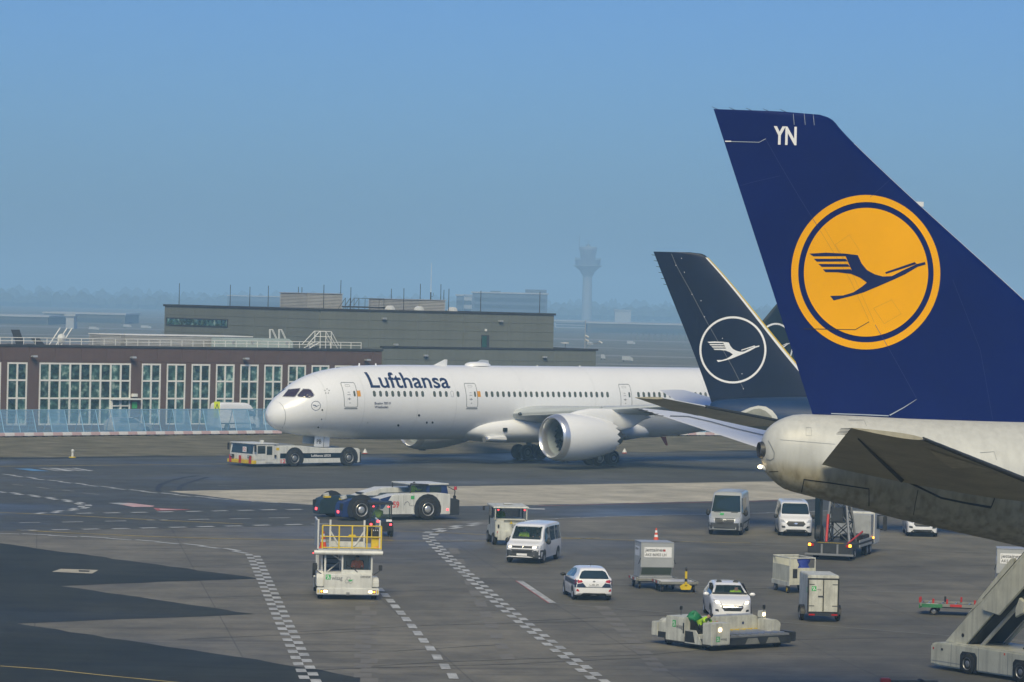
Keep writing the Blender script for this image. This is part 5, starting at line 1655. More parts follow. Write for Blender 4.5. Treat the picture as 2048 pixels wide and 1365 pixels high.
part('tail_cone', MB().lathe([(-0.35, 0.1), (-0.3, 0.2), (0.3, 0.4)], (0, 0, 7.05), 'x', 20), 'aircraft_grey', second, angle=50)
# ================================================================== people
def person(name, label, joints, bones, loc, rz, root='hip', parts=None, group=None):
    """one skinned body; joints: name -> (x, y, z, radius); bones: pairs; parts: material for each bone"""
    me = bpy.data.meshes.new(name)
    names = list(joints)
    me.from_pydata([joints[k][:3] for k in names], [(names.index(a), names.index(b)) for a, b in bones], [])
    o = bpy.data.objects.new(name, me)
    COL.objects.link(o)
    md = o.modifiers.new('skin', 'SKIN')
    md.use_smooth_shade = True
    for i, k in enumerate(names):
        r_ = joints[k][3]
        me.skin_vertices[0].data[i].radius = (r_, r_)
        me.skin_vertices[0].data[i].use_root = (k == root)
    sb = o.modifiers.new('subdivision', 'SUBSURF')
    sb.levels = sb.render_levels = 1
    dg = bpy.context.evaluated_depsgraph_get()
    done = bpy.data.meshes.new_from_object(o.evaluated_get(dg))
    o.modifiers.clear()
    o.data = done
    bpy.data.meshes.remove(me)
    kinds = sorted(set(parts.values()))
    done.materials.clear()
    for k in kinds:
        done.materials.append(M(k))
    segs = [(Vector(joints[a][:3]), Vector(joints[b][:3]), kinds.index(parts[(a, b)])) for a, b in bones]
    for p in done.polygons:
        best = None
        for a, b, k in segs:
            ab = b - a
            t = max(0, min(1, (p.center - a).dot(ab) / max(ab.length_squared, 1e-9)))
            d = (p.center - (a + ab * t)).length
            if best is None or d < best[0]:
                best = (d, k)
        p.material_index = best[1]
        p.use_smooth = True
    o.location = loc
    o.rotation_euler = (0, 0, rz)
    tag(o, label, 'person', group)
    return o
def seated(name, label, loc, rz, vest='hi_vis', lean=0.1, legs=True, arm_fwd=0.42):
    """a driver sitting upright, facing +x; loc = seat point; hands held forward"""
    J = {'hip': (0, 0, 0.10, 0.15), 'chest': (lean, 0, 0.42, 0.165), 'neck': (lean + 0.03, 0, 0.60, 0.065), 'head': (lean + 0.06, 0, 0.72, 0.10), 'crown': (lean + 0.05, 0, 0.82, 0.07)}
    B = [('hip', 'chest'), ('chest', 'neck'), ('neck', 'head'), ('head', 'crown')]
    P_ = {B[0]: vest, B[1]: vest, B[2]: 'skin', B[3]: 'dark_cloth'}
    for s, k in ((1, 'l'), (-1, 'r')):
        J['sh' + k] = (lean, 0.19 * s, 0.50, 0.075)
        J['el' + k] = (lean + 0.16, 0.25 * s, 0.28, 0.052)
        J['wr' + k] = (lean + arm_fwd, 0.18 * s, 0.34, 0.038)
        J['hand' + k] = (lean + arm_fwd + 0.09, 0.16 * s, 0.36, 0.04)
        for a, b, m_ in (('chest', 'sh' + k, vest), ('sh' + k, 'el' + k, vest), ('el' + k, 'wr' + k, vest), ('wr' + k, 'hand' + k, 'skin')):
            B.append((a, b))
            P_[(a, b)] = m_
        if legs:
            J['kn' + k] = (0.46, 0.13 * s, 0.10, 0.075)
            J['an' + k] = (0.52, 0.13 * s, -0.32, 0.05)
            J['toe' + k] = (0.70, 0.13 * s, -0.38, 0.045)
            for a, b in (('hip', 'kn' + k), ('kn' + k, 'an' + k), ('an' + k, 'toe' + k)):
                B.append((a, b))
                P_[(a, b)] = 'dark_cloth'
    return person(name, label, J, B, loc, rz, 'hip', P_)
mat('clear_glass', (0.75, 0.85, 0.86), 0.03, var=0)
def clear_glass():
    m = MATS['clear_glass']
    b = m.node_tree.nodes['Principled BSDF']
    b.inputs['Base Color'].default_value = (0.05, 0.09, 0.095, 1)
    b.inputs['Alpha'].default_value = 0.24
    b.inputs['Specular IOR Level'].default_value = 0.8
clear_glass()
def place(local, loc, rz):
    return Matrix.Translation(loc) @ Matrix.Rotation(rz, 4, 'Z') @ Vector(local)
def lamp(parent, x, y, z, sx, sy, sz, material, name='headlight', bevel=0.01):
    return part(name, MB().box(x - sx / 2, x + sx / 2, y - sy / 2, y + sy / 2, z - sz / 2, z + sz / 2), material, parent, bevel=bevel)
def label_on(parent, s, h, face, origin, material, bold=0.01, width=None, name='lettering', off=0.006):
    return decal(name, text_flat(s, h, bold, width), face, origin, None, material, parent, off=off)
def patch(parent, pts, face, origin, material, name='panel_print', off=0.006):
    return decal(name, poly_mesh([pts]), face, origin, None, material, parent, off=off)
def rect(x0, x1, y0, y1):
    return [(x0, y0), (x1, y0), (x1, y1), (x0, y1)]
def leaf_logo(parent, face, origin, k, off=0.006):
    patch(parent, rect(0, k, 0, k), face, origin, 'green_print', 'logo', off)
    decal('logo_mark', poly_mesh([[(0.25 * k, 0.15 * k), (0.45 * k, 0.15 * k), (0.65 * k, 0.5 * k), (0.6 * k, 0.85 * k), (0.5 * k, 0.85 * k), (0.5 * k, 0.55 * k)], [(0.12 * k, 0.62 * k), (0.3 * k, 0.5 * k), (0.36 * k, 0.85 * k), (0.28 * k, 0.86 * k)], [(0.7 * k, 0.15 * k), (0.86 * k, 0.3 * k), (0.74 * k, 0.42 * k), (0.64 * k, 0.2 * k)]]), face, origin, None, 'white_print', parent, off=off + 0.003)

# ================================================================== towing tractor under the white airliner's nose
W = [G(588, 934), G(700, 933)]
h12 = R(217)
f12, l12 = Vector((math.cos(h12), math.sin(h12), 0)), Vector((-math.sin(h12), math.cos(h12), 0))
org = W[0] - l12 * 1.75
t = thing('towing_tractor', 'low white towing tractor with navy side stripe carrying the airliner nose wheel', 'tractor', org, h12)
side = [(3.7, 0.22), (3.7, 0.55), (3.55, 1.62), (0.25, 1.66), (-0.9, 1.62), (-2.6, 1.45), (-6.0, 1.42), (-6.2, 1.30), (-6.2, 0.28)]
for sg in (1, -1):
    part('side_beam', MB().prism(side, 'y', sg * 1.0, sg * 1.80), 'white_paint', t, bevel=0.04)
part('deck', MB().prism([(3.69, 0.24), (3.69, 0.54), (3.54, 1.58), (0.25, 1.62), (-1.2, 1.5), (-1.6, 0.3)], 'y', -0.995, 0.995), 'white_paint', t, bevel=0.03)
part('cradle', MB().prism([(-4.2, 0.16), (-4.9, 0.16), (-5.0, 0.5), (-4.4, 0.55)], 'y', -0.98, 0.98), 'dark_metal', t)
part('stripe', MB().box(-5.0, 1.35, 1.802, 1.806, 0.66, 1.06), 'navy_paint', t)
label_on(t, 'Lufthansa LEOS', 0.17, '+y', (-1.55, 1.808, 0.78), 'white_print', 0.02, 1.85)
label_on(t, '12', 0.30, '+y', (1.3, 1.804, 0.30), 'red_print', 0.03, 0.46)
for x in (0.0, -5.14):
    part('wheel_arch', MB().prism([(x + 0.86 * math.cos(R(a)), max(0.24, 0.67 + 0.86 * math.sin(R(a)))) for a in range(-30, 211, 15)], 'y', 1.797, 1.812), 'black_plastic', t)
    wheel(t, (x, 1.62, 0.67), 0.67, 0.5, 'rim_grey', out=1)
    wheel(t, (x, -1.62, 0.67), 0.67, 0.5, 'rim_grey', out=-1)
cab = part('cab', MB().prism([(3.72, 0.55), (3.72, 1.0), (3.60, 1.72), (1.9, 1.75), (1.9, 0.55)], 'y', -1.78, 1.83), 'white_paint', t, bevel=0.03)
part('cab_roof', MB().box(1.5, 3.75, -1.82, 1.86, 1.755, 1.83), 'white_paint', cab, bevel=0.03)
part('windscreen', MB().quad((3.73, -1.55, 1.02), (3.73, 1.55, 1.02), (3.625, 1.5, 1.68), (3.625, -1.5, 1.68)), 'glass_dark', cab, angle=0)
patch(cab, rect(-0.28, 0.28, 0, 0.42), '+x', (3.70, 0.4, 1.12), 'white_print', 'number_board', 0.05)
label_on(cab, '12', 0.28, '+x', (3.70, 0.2, 1.2), 'red_print', 0.02, 0.36, off=0.06)
part('side_window', MB().box(2.75, 3.45, 1.832, 1.838, 1.05, 1.66), 'glass_dark', cab)
dr = part('door', MB().box(2.05, 2.72, 1.832, 1.845, 0.35, 1.7), 'white_paint', cab, bevel=0.008)
part('door_window', MB().box(2.12, 2.62, 1.846, 1.852, 0.95, 1.62), 'glass_dark', dr)
part('handle', MB().box(1.75, 1.9, 1.83, 1.9, 0.75, 0.95), 'black_plastic', dr)
part('bumper', MB().box(3.55, 3.95, -1.8, 1.85, 0.24, 0.52), 'yellow_paint', t, bevel=0.03)
for y in (-1.5, -0.1, 1.35):
    part('red_chevron', MB().box(3.952, 3.956, y, y + 0.35, 0.27, 0.85), 'red_paint', t)
for y in (-1.2, 1.3):
    lamp(t, 3.86, y, 0.78, 0.2, 0.3, 0.22, 'black_plastic')
    lamp(t, 3.97, y, 0.80, 0.03, 0.2, 0.12, 'lamp_clear')
for y in (-1.95, 1.95):
    m_ = part('mirror', MB().box(3.7, 3.8, y - 0.1, y + 0.1, 1.2, 1.75), 'black_plastic', t, bevel=0.02)
    part('bracket', MB().tube([(3.6, y * 0.9, 1.2), (3.75, y, 1.25)], 0.02), 'black_plastic', m_)
part('beacon', MB().cyl((2.3, 0.6, 1.82), (2.3, 0.6, 1.92), 0.12).box(2.18, 2.42, 0.48, 0.72, 1.9, 2.05), 'white_paint', t)
part('exhaust_duct', MB().cyl((0.9, 0.2, 1.72), (1.7, 0.2, 1.72), 0.12).box(-0.2, 1.8, -0.5, 1.3, 1.64, 1.74), 'grey_metal', t)
part('number_sticker', MB().box(1.45, 1.72, 1.803, 1.807, 1.3, 1.5), 'yellow_paint', t)
part('rear_steps', MB().box(-6.35, -6.2, 1.2, 1.7, 0.25, 1.1), 'black_plastic', t)
lamp(t, -6.37, 1.45, 0.7, 0.05, 0.2, 0.12, 'tail_red', 'tail_light')

# ================================================================== big blue and white pushback tractor, U-shaped behind
mat('fork_dark', (0.022, 0.045, 0.060), 0.45, var=0.25, scale=2)
h59 = R(29)
f59, l59 = Vector((math.cos(h59), math.sin(h59), 0)), Vector((-math.sin(h59), math.cos(h59), 0))
org = G(862, 1040.5) + l59 * 1.95 - f59 * 0.3
t = thing('pushback_tractor', 'large white and blue pushback tractor numbered 59 with open forked rear', 'tractor', org, h59)
near = [(1.55, 0.32), (1.55, 1.56), (0.9, 1.62), (-0.6, 1.60), (-2.2, 1.55), (-3.2, 1.32), (-3.2, 0.35)]
for sg in (-1, 1):
    part('side_body', MB().prism(near, 'y', sg * 0.9, sg * 2.05), 'white_paint', t, bevel=0.04)
    part('skirt', MB().box(-3.15, -1.0, sg * 2.04, sg * 1.6, 0.22, 0.55), 'dark_metal', t)
    fork = part('fork', MB().prism([(-3.203, 0.35), (-3.203, 1.315), (-5.0, 1.28), (-5.55, 1.12), (-5.7, 0.85), (-5.7, 0.22), (-3.6, 0.22)], 'y', sg * 1.02, sg * 2.04), 'deep_blue' if sg < 0 else 'fork_dark', t, bevel=0.05)
    part('stop_lamp', MB().box(-5.73, -5.69, sg * 1.5 - 0.1, sg * 1.5 + 0.1, 0.45, 0.6), 'tail_red_lit', fork)
    part('rear_lamp_box', MB().box(-5.72, -5.6, sg * 1.85 - 0.15, sg * 1.85 + 0.15, 0.6, 1.05), 'black_plastic', fork, bevel=0.02)
    part('worklight', MB().cyl((-5.2, sg * 1.2, 1.28), (-5.25, sg * 1.2, 1.45), 0.2, 0.2, 14), 'worn_white', fork)
    part('yellow_block', MB().box(-5.4, -5.0, sg * 1.1 - 0.15, sg * 1.1 + 0.15, 1.2, 1.3), 'yellow_paint', fork)
    part('blue_flank', MB().prism([(-3.2, 0.7), (-3.2, 1.30), (-2.45, 1.49), (-3.0, 0.7)], 'y', sg * 2.047, sg * 2.056), 'deep_blue', t)
    for x, rim in ((0.0, 'rim_silver'), (-4.45, 'rim_silver')):
        part('wheel_arch', MB().prism([(x + 0.92 * math.cos(R(a)), max(0.24, 0.66 + 0.92 * math.sin(R(a)))) for a in range(-30, 211, 20)], 'y', sg * 2.02, sg * 2.065), 'black_plastic', t)
        wheel(t, (x, sg * 1.9, 0.66), 0.66, 0.48, rim, out=sg)
part('centre_body', MB().prism([(1.5, 0.4), (1.5, 1.5), (0.9, 1.54), (-1.8, 1.5), (-2.4, 1.0), (-2.4, 0.3)], 'y', -0.895, 0.895), 'fork_dark', t, bevel=0.03)
part('engine_deck', MB().prism([(0.9, 1.6), (0.6, 1.80), (-1.6, 1.80), (-2.9, 1.45), (-2.9, 1.3), (0.9, 1.3)], 'y', 0.75, 2.0), 'white_paint', t, bevel=0.03)
part('winch_block', MB().box(-3.3, -2.4, -0.8, 0.8, 0.35, 1.05).box(-3.9, -3.3, -0.35, 0.35, 0.3, 0.7), 'dark_metal', t, bevel=0.03)
part('lift_cradle', MB().box(-4.3, -3.3, -0.95, 0.95, 0.2, 0.45), 'dark_metal', t, bevel=0.03)
cab = part('cab', MB().prism([(1.9, 0.55), (1.9, 1.3), (1.72, 2.05), (0.35, 2.05), (0.35, 1.5), (1.553, 1.5), (1.553, 0.55)], 'y', -1.2, 1.3), 'deep_blue', t, bevel=0.03)
part('cab_roof', MB().box(-0.75, 1.85, -1.3, 1.4, 2.055, 2.15), 'white_paint', cab, bevel=0.04)
part('canopy_rail', MB().tube([(-0.8, -1.3, 2.14), (0.4, -1.3, 2.08)], 0.05).tube([(-0.75, -1.2, 1.6), (-0.75, -1.2, 2.1)], 0.04).tube([(-0.75, 1.2, 1.6), (-0.75, 1.2, 2.1)], 0.04), 'black_plastic', cab)
part('side_window', MB().box(0.55, 1.35, -1.206, -1.202, 1.62, 1.98), 'glass_dark', cab)
part('cab_glass', MB().quad((-0.72, -1.18, 1.62), (0.33, -1.18, 1.62), (0.33, -1.18, 2.04), (-0.72, -1.18, 2.04)), 'clear_glass', cab, angle=0)
part('windscreen', MB().quad((1.905, -1.05, 1.32), (1.905, 1.15, 1.32), (1.76, 1.1, 1.98), (1.76, -1.0, 1.98)), 'glass_dark', cab, angle=0)
for y in (-1.65, 1.75):
    m_ = part('mirror', MB().box(1.98, 2.08, y - 0.12, y + 0.12, 0.95, 1.45), 'black_plastic', t, bevel=0.02)
    part('bracket', MB().tube([(1.75, y * 0.8, 1.95), (2.05, y, 1.75), (2.03, y, 1.4)], 0.03), 'black_plastic', m_)
part('front_steps', MB().prism([(1.553, 0.3), (2.2, 0.3), (2.2, 1.2), (1.9, 1.28), (1.553, 1.28)], 'y', -2.0, -1.22), 'dark_metal', t, bevel=0.03)
part('bumper', MB().box(1.6, 2.25, -1.2, 2.0, 0.25, 0.6), 'dark_metal', t, bevel=0.04)
part('beacon', MB().cyl((2.05, -1.7, 1.8), (2.05, -1.7, 2.0), 0.1, 0.08), 'tail_red', t)
lamp(t, 1.35, -2.06, 0.62, 0.12, 0.03, 0.1, 'tail_red_lit', 'marker_lamp')
label_on(t, '59', 0.36, '-y', (-2.35, -2.055, 0.78), 'red_print', 0.03, 0.42)
patch(t, rect(0, 0.24, 0, 0.2), '-y', (-1.15, -2.055, 1.27), 'green_print', 'sticker')
decal('airport_mark', strip([(0, 0.05), (0.08, 0.2), (0.22, 0.28), (0.34, 0.18), (0.36, 0.04)], 0.025), '-y', (-1.6, -2.055, 0.86), None, 'navy_print', t)
label_on(t, 'Fraport', 0.07, '-y', (-1.25, -2.055, 0.86), 'grey_print', 0.01, 0.35)
for x in (-2.0, -1.65, -0.95):
    part('flap_joint', MB().box(x, x + 0.014, -2.054, -2.05, 0.6, 1.5), 'seam', t)
part('grille_vent', MB().box(-3.0, -2.5, 1.0, 1.7, 1.42, 1.5), 'dark_metal', t)
seated('person', 'driver in yellow vest in the cab of the tractor numbered 59', place((-0.25, -0.5, 1.42), org, h59), h59, lean=0.05, legs=False)

# ================================================================== self-driven service stair with yellow railed platform
hw_ = R(-84)
o_ = G(640, 1196.4).lerp(G(747.5, 1199.4), 0.5)
fw_ = Vector((math.cos(hw_), math.sin(hw_), 0))
org = o_ - fw_ * 0.0
t = thing('service_lift', 'white service lift truck with yellow railed platform above the cab', 'lift truck', org, hw_)
part('chassis', MB().box(-5.6, 0.35, -0.85, 0.85, 0.35, 0.62), 'dark_metal', t, bevel=0.02)
fr = part('front_body', MB().prism([(-0.9, 0.32), (0.55, 0.32), (0.6, 0.5), (0.6, 1.12), (0.35, 1.18), (-0.9, 1.18)], 'y', -1.05, 1.05), 'white_paint', t, bevel=0.03)
part('bumper', MB().box(0.3, 0.66, -1.36, 1.36, 0.22, 0.52), 'white_paint', t, bevel=0.03)
for sg in (-1, 1):
    part('wing', MB().prism([(-0.75, 0.55), (0.45, 0.55), (0.45, 0.95), (0.2, 1.22), (-0.75, 1.22)] if sg < 0 else [(-0.75, 0.55), (0.45, 0.55), (0.45, 0.80), (0.2, 0.95), (-0.75, 0.95)], 'y', sg * 1.055, sg * 1.36), 'white_paint', t, bevel=0.03)
    wheel(t, (0.0, sg * 1.18, 0.30), 0.30, 0.22, 'rim_grey', out=sg)
    wheel(t, (-3.6, sg * 1.18, 0.36), 0.36, 0.24, 'rim_grey', out=sg)
    hb = part('headlight', MB().box(0.655, 0.675, sg * 1.05 - 0.16, sg * 1.05 + 0.16, 0.30, 0.44), 'black_plastic', t)
    part('lens', MB().box(0.676, 0.684, sg * 0.98 - 0.08, sg * 0.98 + 0.08, 0.32, 0.42), 'headlight_lit', hb)
    part('indicator', MB().box(0.676, 0.682, sg * 1.15 - 0.03, sg * 1.15 + 0.03, 0.33, 0.40), 'amber_lit', hb)
    part('reflector', MB().box(0.662, 0.668, sg * 1.3 - 0.025, sg * 1.3 + 0.025, 0.30, 0.44), 'yellow_paint', hb)
    mi = part('mirror', MB().box(0.32, 0.40, sg * 1.42 - 0.08, sg * 1.42 + 0.08, 1.28, 1.52), 'black_plastic', t, bevel=0.02)
    part('bracket', MB().tube([(0.3, sg * 1.15, 1.1), (0.35, sg * 1.3, 1.2), (0.36, sg * 1.42, 1.3)], 0.018), 'black_plastic', mi)
part('tow_eye', MB().cyl((0.66, 0, 0.26), (0.78, 0, 0.26), 0.05).box(0.66, 0.7, -0.07, 0.07, 0.2, 0.34), 'grey_metal', t)
leaf_logo(t, '+x', (0.602, -0.98, 0.88), 0.22, 0.004)
label_on(t, 'wisag', 0.17, '+x', (0.602, -0.72, 0.87), 'grey_print', 0.012, 0.47, off=0.004)
for cx, cy in ((0.0, 0.93), (-0.08, 0.81), (0.09, 0.80)):
    decal('flower_mark', outline_mesh([(cx + 0.075 * math.cos(a), cy + 0.075 * math.sin(a)) for a in [2 * math.pi * i / 12 for i in range(12)]], 0.013), '+x', (0.602, 0.02, 0), None, 'grey_print', t, off=0.004)
decal('leaf_mark', poly_mesh([[(0.02, 0.84), (0.1, 0.88), (0.22, 0.9), (0.14, 0.83), (0.05, 0.80)], [(-0.02, 0.86), (0.05, 0.9), (0.06, 0.84)]]), '+x', (0.602, 0.02, 0), None, 'green_print', t, off=0.005)
label_on(t, 'DENGE', 0.09, '+x', (0.602, 0.55, 0.97), 'black_print', 0.01, 0.43, off=0.004)
# driver's cab, open stair bay beside it
cab = thing('cab', 'x', 'x')
del cab['label'], cab['category']
cab.parent = t
for x, y in ((0.36, -0.25), (0.36, 1.03), (-1.0, -0.25), (-1.0, 1.03)):
    part('pillar', MB().box(x - 0.035, x + 0.035, y - 0.035, y + 0.035, 1.15, 2.0), 'white_paint', cab)
part('sill', MB().box(0.33, 0.40, -0.25, 1.03, 1.15, 1.30), 'white_paint', cab)
part('back_panel', MB().box(-1.03, -0.98, -0.25, 1.03, 0.6, 2.0), 'grey_metal', cab)
part('windscreen', MB().quad((0.385, -0.21, 1.31), (0.385, 0.99, 1.31), (0.385, 0.99, 1.98), (0.385, -0.21, 1.98)), 'clear_glass', cab, angle=0)
part('wiper', MB().tube([(0.40, 0.42, 1.2), (0.41, 0.25, 1.35), (0.41, -0.05, 1.5)], 0.02).tube([(0.41, -0.07, 1.36), (0.41, -0.07, 1.7)], 0.012), 'black_plastic', cab)
part('dashboard', MB().box(-0.05, 0.33, -0.2, 0.98, 1.15, 1.28), 'black_plastic', cab)
part('seat', MB().box(-0.75, -0.3, 0.2, 0.75, 0.95, 1.1).box(-0.85, -0.72, 0.2, 0.75, 1.0, 1.65), 'black_plastic', cab, bevel=0.03)
seated('person', 'driver with orange striped jacket behind the windscreen of the service lift truck', place((-0.55, 0.45, 1.08), org, hw_), hw_, vest='hi_vis_orange', lean=0.08)
st_ = thing('stair', 'x', 'x')
del st_['label'], st_['category']
st_.parent = t
for k in range(9):
    part('tread', MB().box(-0.9 - 0.3 * k, -0.6 - 0.3 * k, -1.0, -0.28, 0.62 + 0.19 * k, 0.65 + 0.19 * k), 'dark_metal', st_)
    part('riser', MB().box(-0.9 - 0.3 * k, -0.89 - 0.3 * k, -1.0, -0.28, 0.65 + 0.19 * k, 0.81 + 0.19 * k), 'grey_metal', st_)
for y in (-1.04, -0.24):
    part('stringer', MB().prism([(-0.5, 0.5), (-0.5, 0.75), (-3.3, 2.55), (-3.3, 2.3)], 'y', y - 0.02, y + 0.02), 'white_paint', st_)
for y, x in ((-1.28, -0.5), (-1.12, -0.2), (-1.0, 0.3)):
    part('post', MB().box(x - 0.04, x + 0.04, y - 0.04, y + 0.04, 1.1, 2.0), 'white_paint', st_)
part('brace', MB().tube([(0.3, -0.9, 1.2), (-0.6, -0.35, 1.55)], 0.03).tube([(0.3, -0.3, 1.7), (-0.5, -0.8, 1.98)], 0.025), 'white_paint', st_)
part('spare_wheel', MB().cyl((-1.6, -1.45, 1.1), (-1.6, -1.25, 1.1), 0.32, n=20), 'tyre', t)
part('lift_arm', MB().tube([(-1.2, -1.25, 0.5), (-2.2, -1.25, 1.95)], 0.06).tube([(-1.4, -1.35, 0.4), (-0.9, -1.4, 0.9)], 0.05), 'white_paint', t)
# platform
pf = part('platform', MB().box(-3.2, 0.42, -1.33, 1.45, 2.13, 2.21), 'galvanised', t, bevel=0.01)
part('edge_beam', MB().cyl((0.5, -1.5, 2.05), (0.5, 1.5, 2.05), 0.1, n=14), 'white_paint', pf)
for y in (-1.5, 1.5):
    part('beam_cap', MB().cyl((0.5, y - 0.006 * (1 if y < 0 else -1), 2.05), (0.5, y + (0.02 if y > 0 else -0.02), 2.05), 0.07, n=12), 'black_plastic', pf)
rail = MB()
ys = (-1.15, -0.42, 0.12, 0.17, 0.80, 1.42)
for y in (-1.15, -0.42, 0.15, 0.80, 1.42):
    part('rail_post', MB().box(0.33, 0.38, y - 0.03, y + 0.03, 2.21, 3.22), 'yellow_paint', pf)
for z in (2.26, 2.74, 3.22):
    part('rail_bar', MB().cyl((0.355, -1.15, z), (0.355, 1.42, z), 0.025, n=8), 'yellow_paint', pf)
part('gate_plate', MB().prism([(-0.06, 2.72), (0.36, 2.72), (0.28, 2.84), (0.02, 2.84)], 'x', 0.385, 0.39), 'yellow_paint', pf)
for y in (-1.33, 1.36):
    part('side_panel', MB().box(-2.6, 0.3, y - 0.015, y + 0.015, 2.22, 3.30), 'galvanised', pf)
    part('side_rail', MB().tube([(0.32, y, 2.2), (0.32, y, 3.45), (-0.4, y, 3.38), (-2.6, y, 3.38)], 0.04), 'white_paint', pf)
for y in (-0.75, 0.75):
    part('rear_post', MB().box(-0.9, -0.82, y - 0.04, y + 0.04, 2.2, 3.4), 'white_paint', pf)
    part('rear_brace', MB().tube([(-0.86, y, 2.9), (-0.86, y * 0.55, 2.35), (-0.86, y * 0.4, 2.25)], 0.04), 'white_paint', pf)
part('toe_board', MB().box(-0.9, -0.86, -0.74, 0.74, 2.22, 2.45), 'white_paint', pf)
cb = part('control_box', MB().box(-0.05, 0.28, 1.0, 1.34, 2.22, 3.1), 'yellow_paint', pf, bevel=0.02)
part('switch_panel', MB().box(0.281, 0.30, 1.02, 1.32, 2.72, 3.12), 'black_plastic', cb)
part('cable', MB().tube([(0.3, 1.3, 2.7), (0.33, 1.37, 2.5), (0.31, 1.3, 2.3), (0.32, 1.1, 2.28)], 0.015), 'orange_red', cb)
for y in (1.08, 1.17, 1.26):
    part('button', MB().box(0.30, 0.31, y - 0.02, y + 0.02, 3.02, 3.06), 'white_print', cb)
lamp(t, 0.3, -1.52, 2.0, 0.05, 0.06, 0.06, 'tail_red_lit', 'marker_lamp')
lamp(t, 0.1, 1.28, 3.42, 0.06, 0.1, 0.1, 'tail_red_lit', 'marker_lamp')
def cone(loc, label, h=0.75):
    c = thing('traffic_cone', label, 'traffic cone', loc)
    part('base', MB().box(-0.2, 0.2, -0.2, 0.2, 0, 0.04), 'orange_red', c, bevel=0.01)
    n = 6
    for k in range(n):
        z0, z1 = 0.04 + (h - 0.04) * k / n, 0.04 + (h - 0.04) * (k + 1) / n
        r0, r1 = 0.16 - 0.125 * k / n, 0.16 - 0.125 * (k + 1) / n
        part('band', MB().cyl((0, 0, z0), (0, 0, z1), r0, r1, 16), 'white_print' if k in (2, 4) else 'orange_red', c)
    return c
cone(place((0.1, -1.1, 2.21), org, hw_), 'orange and white traffic cone riding on the yellow railed platform', 0.75)

# ================================================================== small dark tractor half hidden behind the lift
org = G(757, 1074) + Vector((0, 1.0, 0))
t = thing('towing_tractor', 'small black tractor with glazed cab half hidden behind the service lift', 'tractor', org, R(96))
part('body', MB().prism([(-1.1, 0.3), (-1.15, 0.85), (0.5, 0.9), (1.4, 0.85), (1.45, 0.35)], 'y', -0.68, 0.68), 'black_plastic', t, bevel=0.04)
cab = part('cab', MB().box(-0.95, -0.88, -0.62, -0.55, 0.88, 1.78).box(-0.95, -0.88, 0.55, 0.62, 0.88, 1.78).box(0.45, 0.52, -0.62, -0.55, 0.88, 1.78).box(0.45, 0.52, 0.55, 0.62, 0.88, 1.78).box(-1.0, 0.6, -0.68, 0.68, 1.78, 1.92), 'black_plastic', t, bevel=0.02)
part('rear_window', MB().box(-0.93, -0.92, -0.54, 0.54, 1.0, 1.77), 'clear_glass', cab)
for y in (-0.42, 0.42):
    lamp(t, -1.0, y, 1.68, 0.04, 0.1, 0.06, 'tail_red_lit', 'stop_lamp')
    lamp(t, -1.17, y * 1.3, 0.7, 0.03, 0.12, 0.1, 'tail_red_lit', 'tail_light')
patch(t, rect(-0.16, 0.16, 0, 0.12), '-x', (-1.17, -0.45, 0.86), 'white_print', 'number_plate')
for x in (-0.7, 0.95):
    for sg in (-1, 1):
        wheel(t, (x, sg * 0.62, 0.3), 0.30, 0.2, 'rim_grey', out=sg)
seated('person', 'driver in yellow vest inside the small black tractor', place((-0.35, 0.1, 0.86), org, R(96)), R(96), lean=0.05, legs=False)

# ================================================================== white tow tractor with flat canopy
h36 = R(99)
org = Vector((-0.05, 183.0, 0))
t = thing('towing_tractor', 'worn white baggage tractor with flat canopy, seen from behind, marked 0336', 'tractor', org, h36)
part('body', MB().prism([(-1.55, 0.42), (-1.6, 0.75), (-1.5, 1.3), (-1.1, 1.42), (0.4, 1.42), (0.5, 1.0), (1.35, 0.95), (1.45, 0.4)], 'y', -0.86, 0.86), 'worn_white', t, bevel=0.05)
part('rear_plate', MB().box(-1.72, -1.57, -0.45, 0.75, 0.28, 0.8), 'worn_white', t, bevel=0.03)
part('hitch', MB().box(-1.9, -1.72, -0.12, 0.12, 0.35, 0.55), 'dark_metal', t, bevel=0.02)
cab = part('canopy', MB().prism([(-1.5, 2.02), (-1.45, 2.10), (0.9, 2.16), (1.0, 2.06)], 'y', -0.98, 0.98), 'worn_white', t, bevel=0.02)
for x, y in ((-1.4, -0.86), (-1.4, 0.86), (-0.15, 0.84), (-0.15, -0.84), (0.95, -0.82), (0.95, 0.82)):
    part('pillar', MB().box(x - 0.03, x + 0.03, y - 0.03, y + 0.03, 1.0 if x > 0.5 else 1.4, 2.06), 'worn_white' if x < -1 else 'black_plastic', cab)
part('rear_window', MB().box(-0.2, -0.19, -0.8, 0.8, 1.45, 2.02), 'clear_glass', cab)
part('side_window', MB().box(-0.12, 0.92, 0.845, 0.85, 1.2, 2.02), 'clear_glass', cab)
part('windscreen', MB().box(0.97, 0.98, -0.8, 0.8, 1.05, 2.02), 'clear_glass', cab)
part('beacon_plate', MB().box(-0.1, 0.3, -0.3, 0.2, 2.165, 2.2), 'white_paint', cab)
for y in (-0.72, 0.72):
    lamp(t, -1.5, y, 1.93, 0.08, 0.16, 0.09, 'black_plastic', 'lamp_holder')
    lamp(t, -1.55, y, 1.93, 0.03, 0.08, 0.06, 'tail_red_lit', 'stop_lamp')
lamp(t, -1.63, 0.66, 0.72, 0.05, 0.24, 0.12, 'tail_red', 'tail_light')
lamp(t, -1.66, 0.66, 0.72, 0.03, 0.1, 0.07, 'tail_red_lit', 'tail_light')
lamp(t, -1.6, 0.70, 1.05, 0.04, 0.1, 0.18, 'black_plastic', 'rear_reflector')
part('vent_slot', MB().box(-1.56, -1.53, -0.75, 0.4, 1.32, 1.37), 'black_plastic', t)
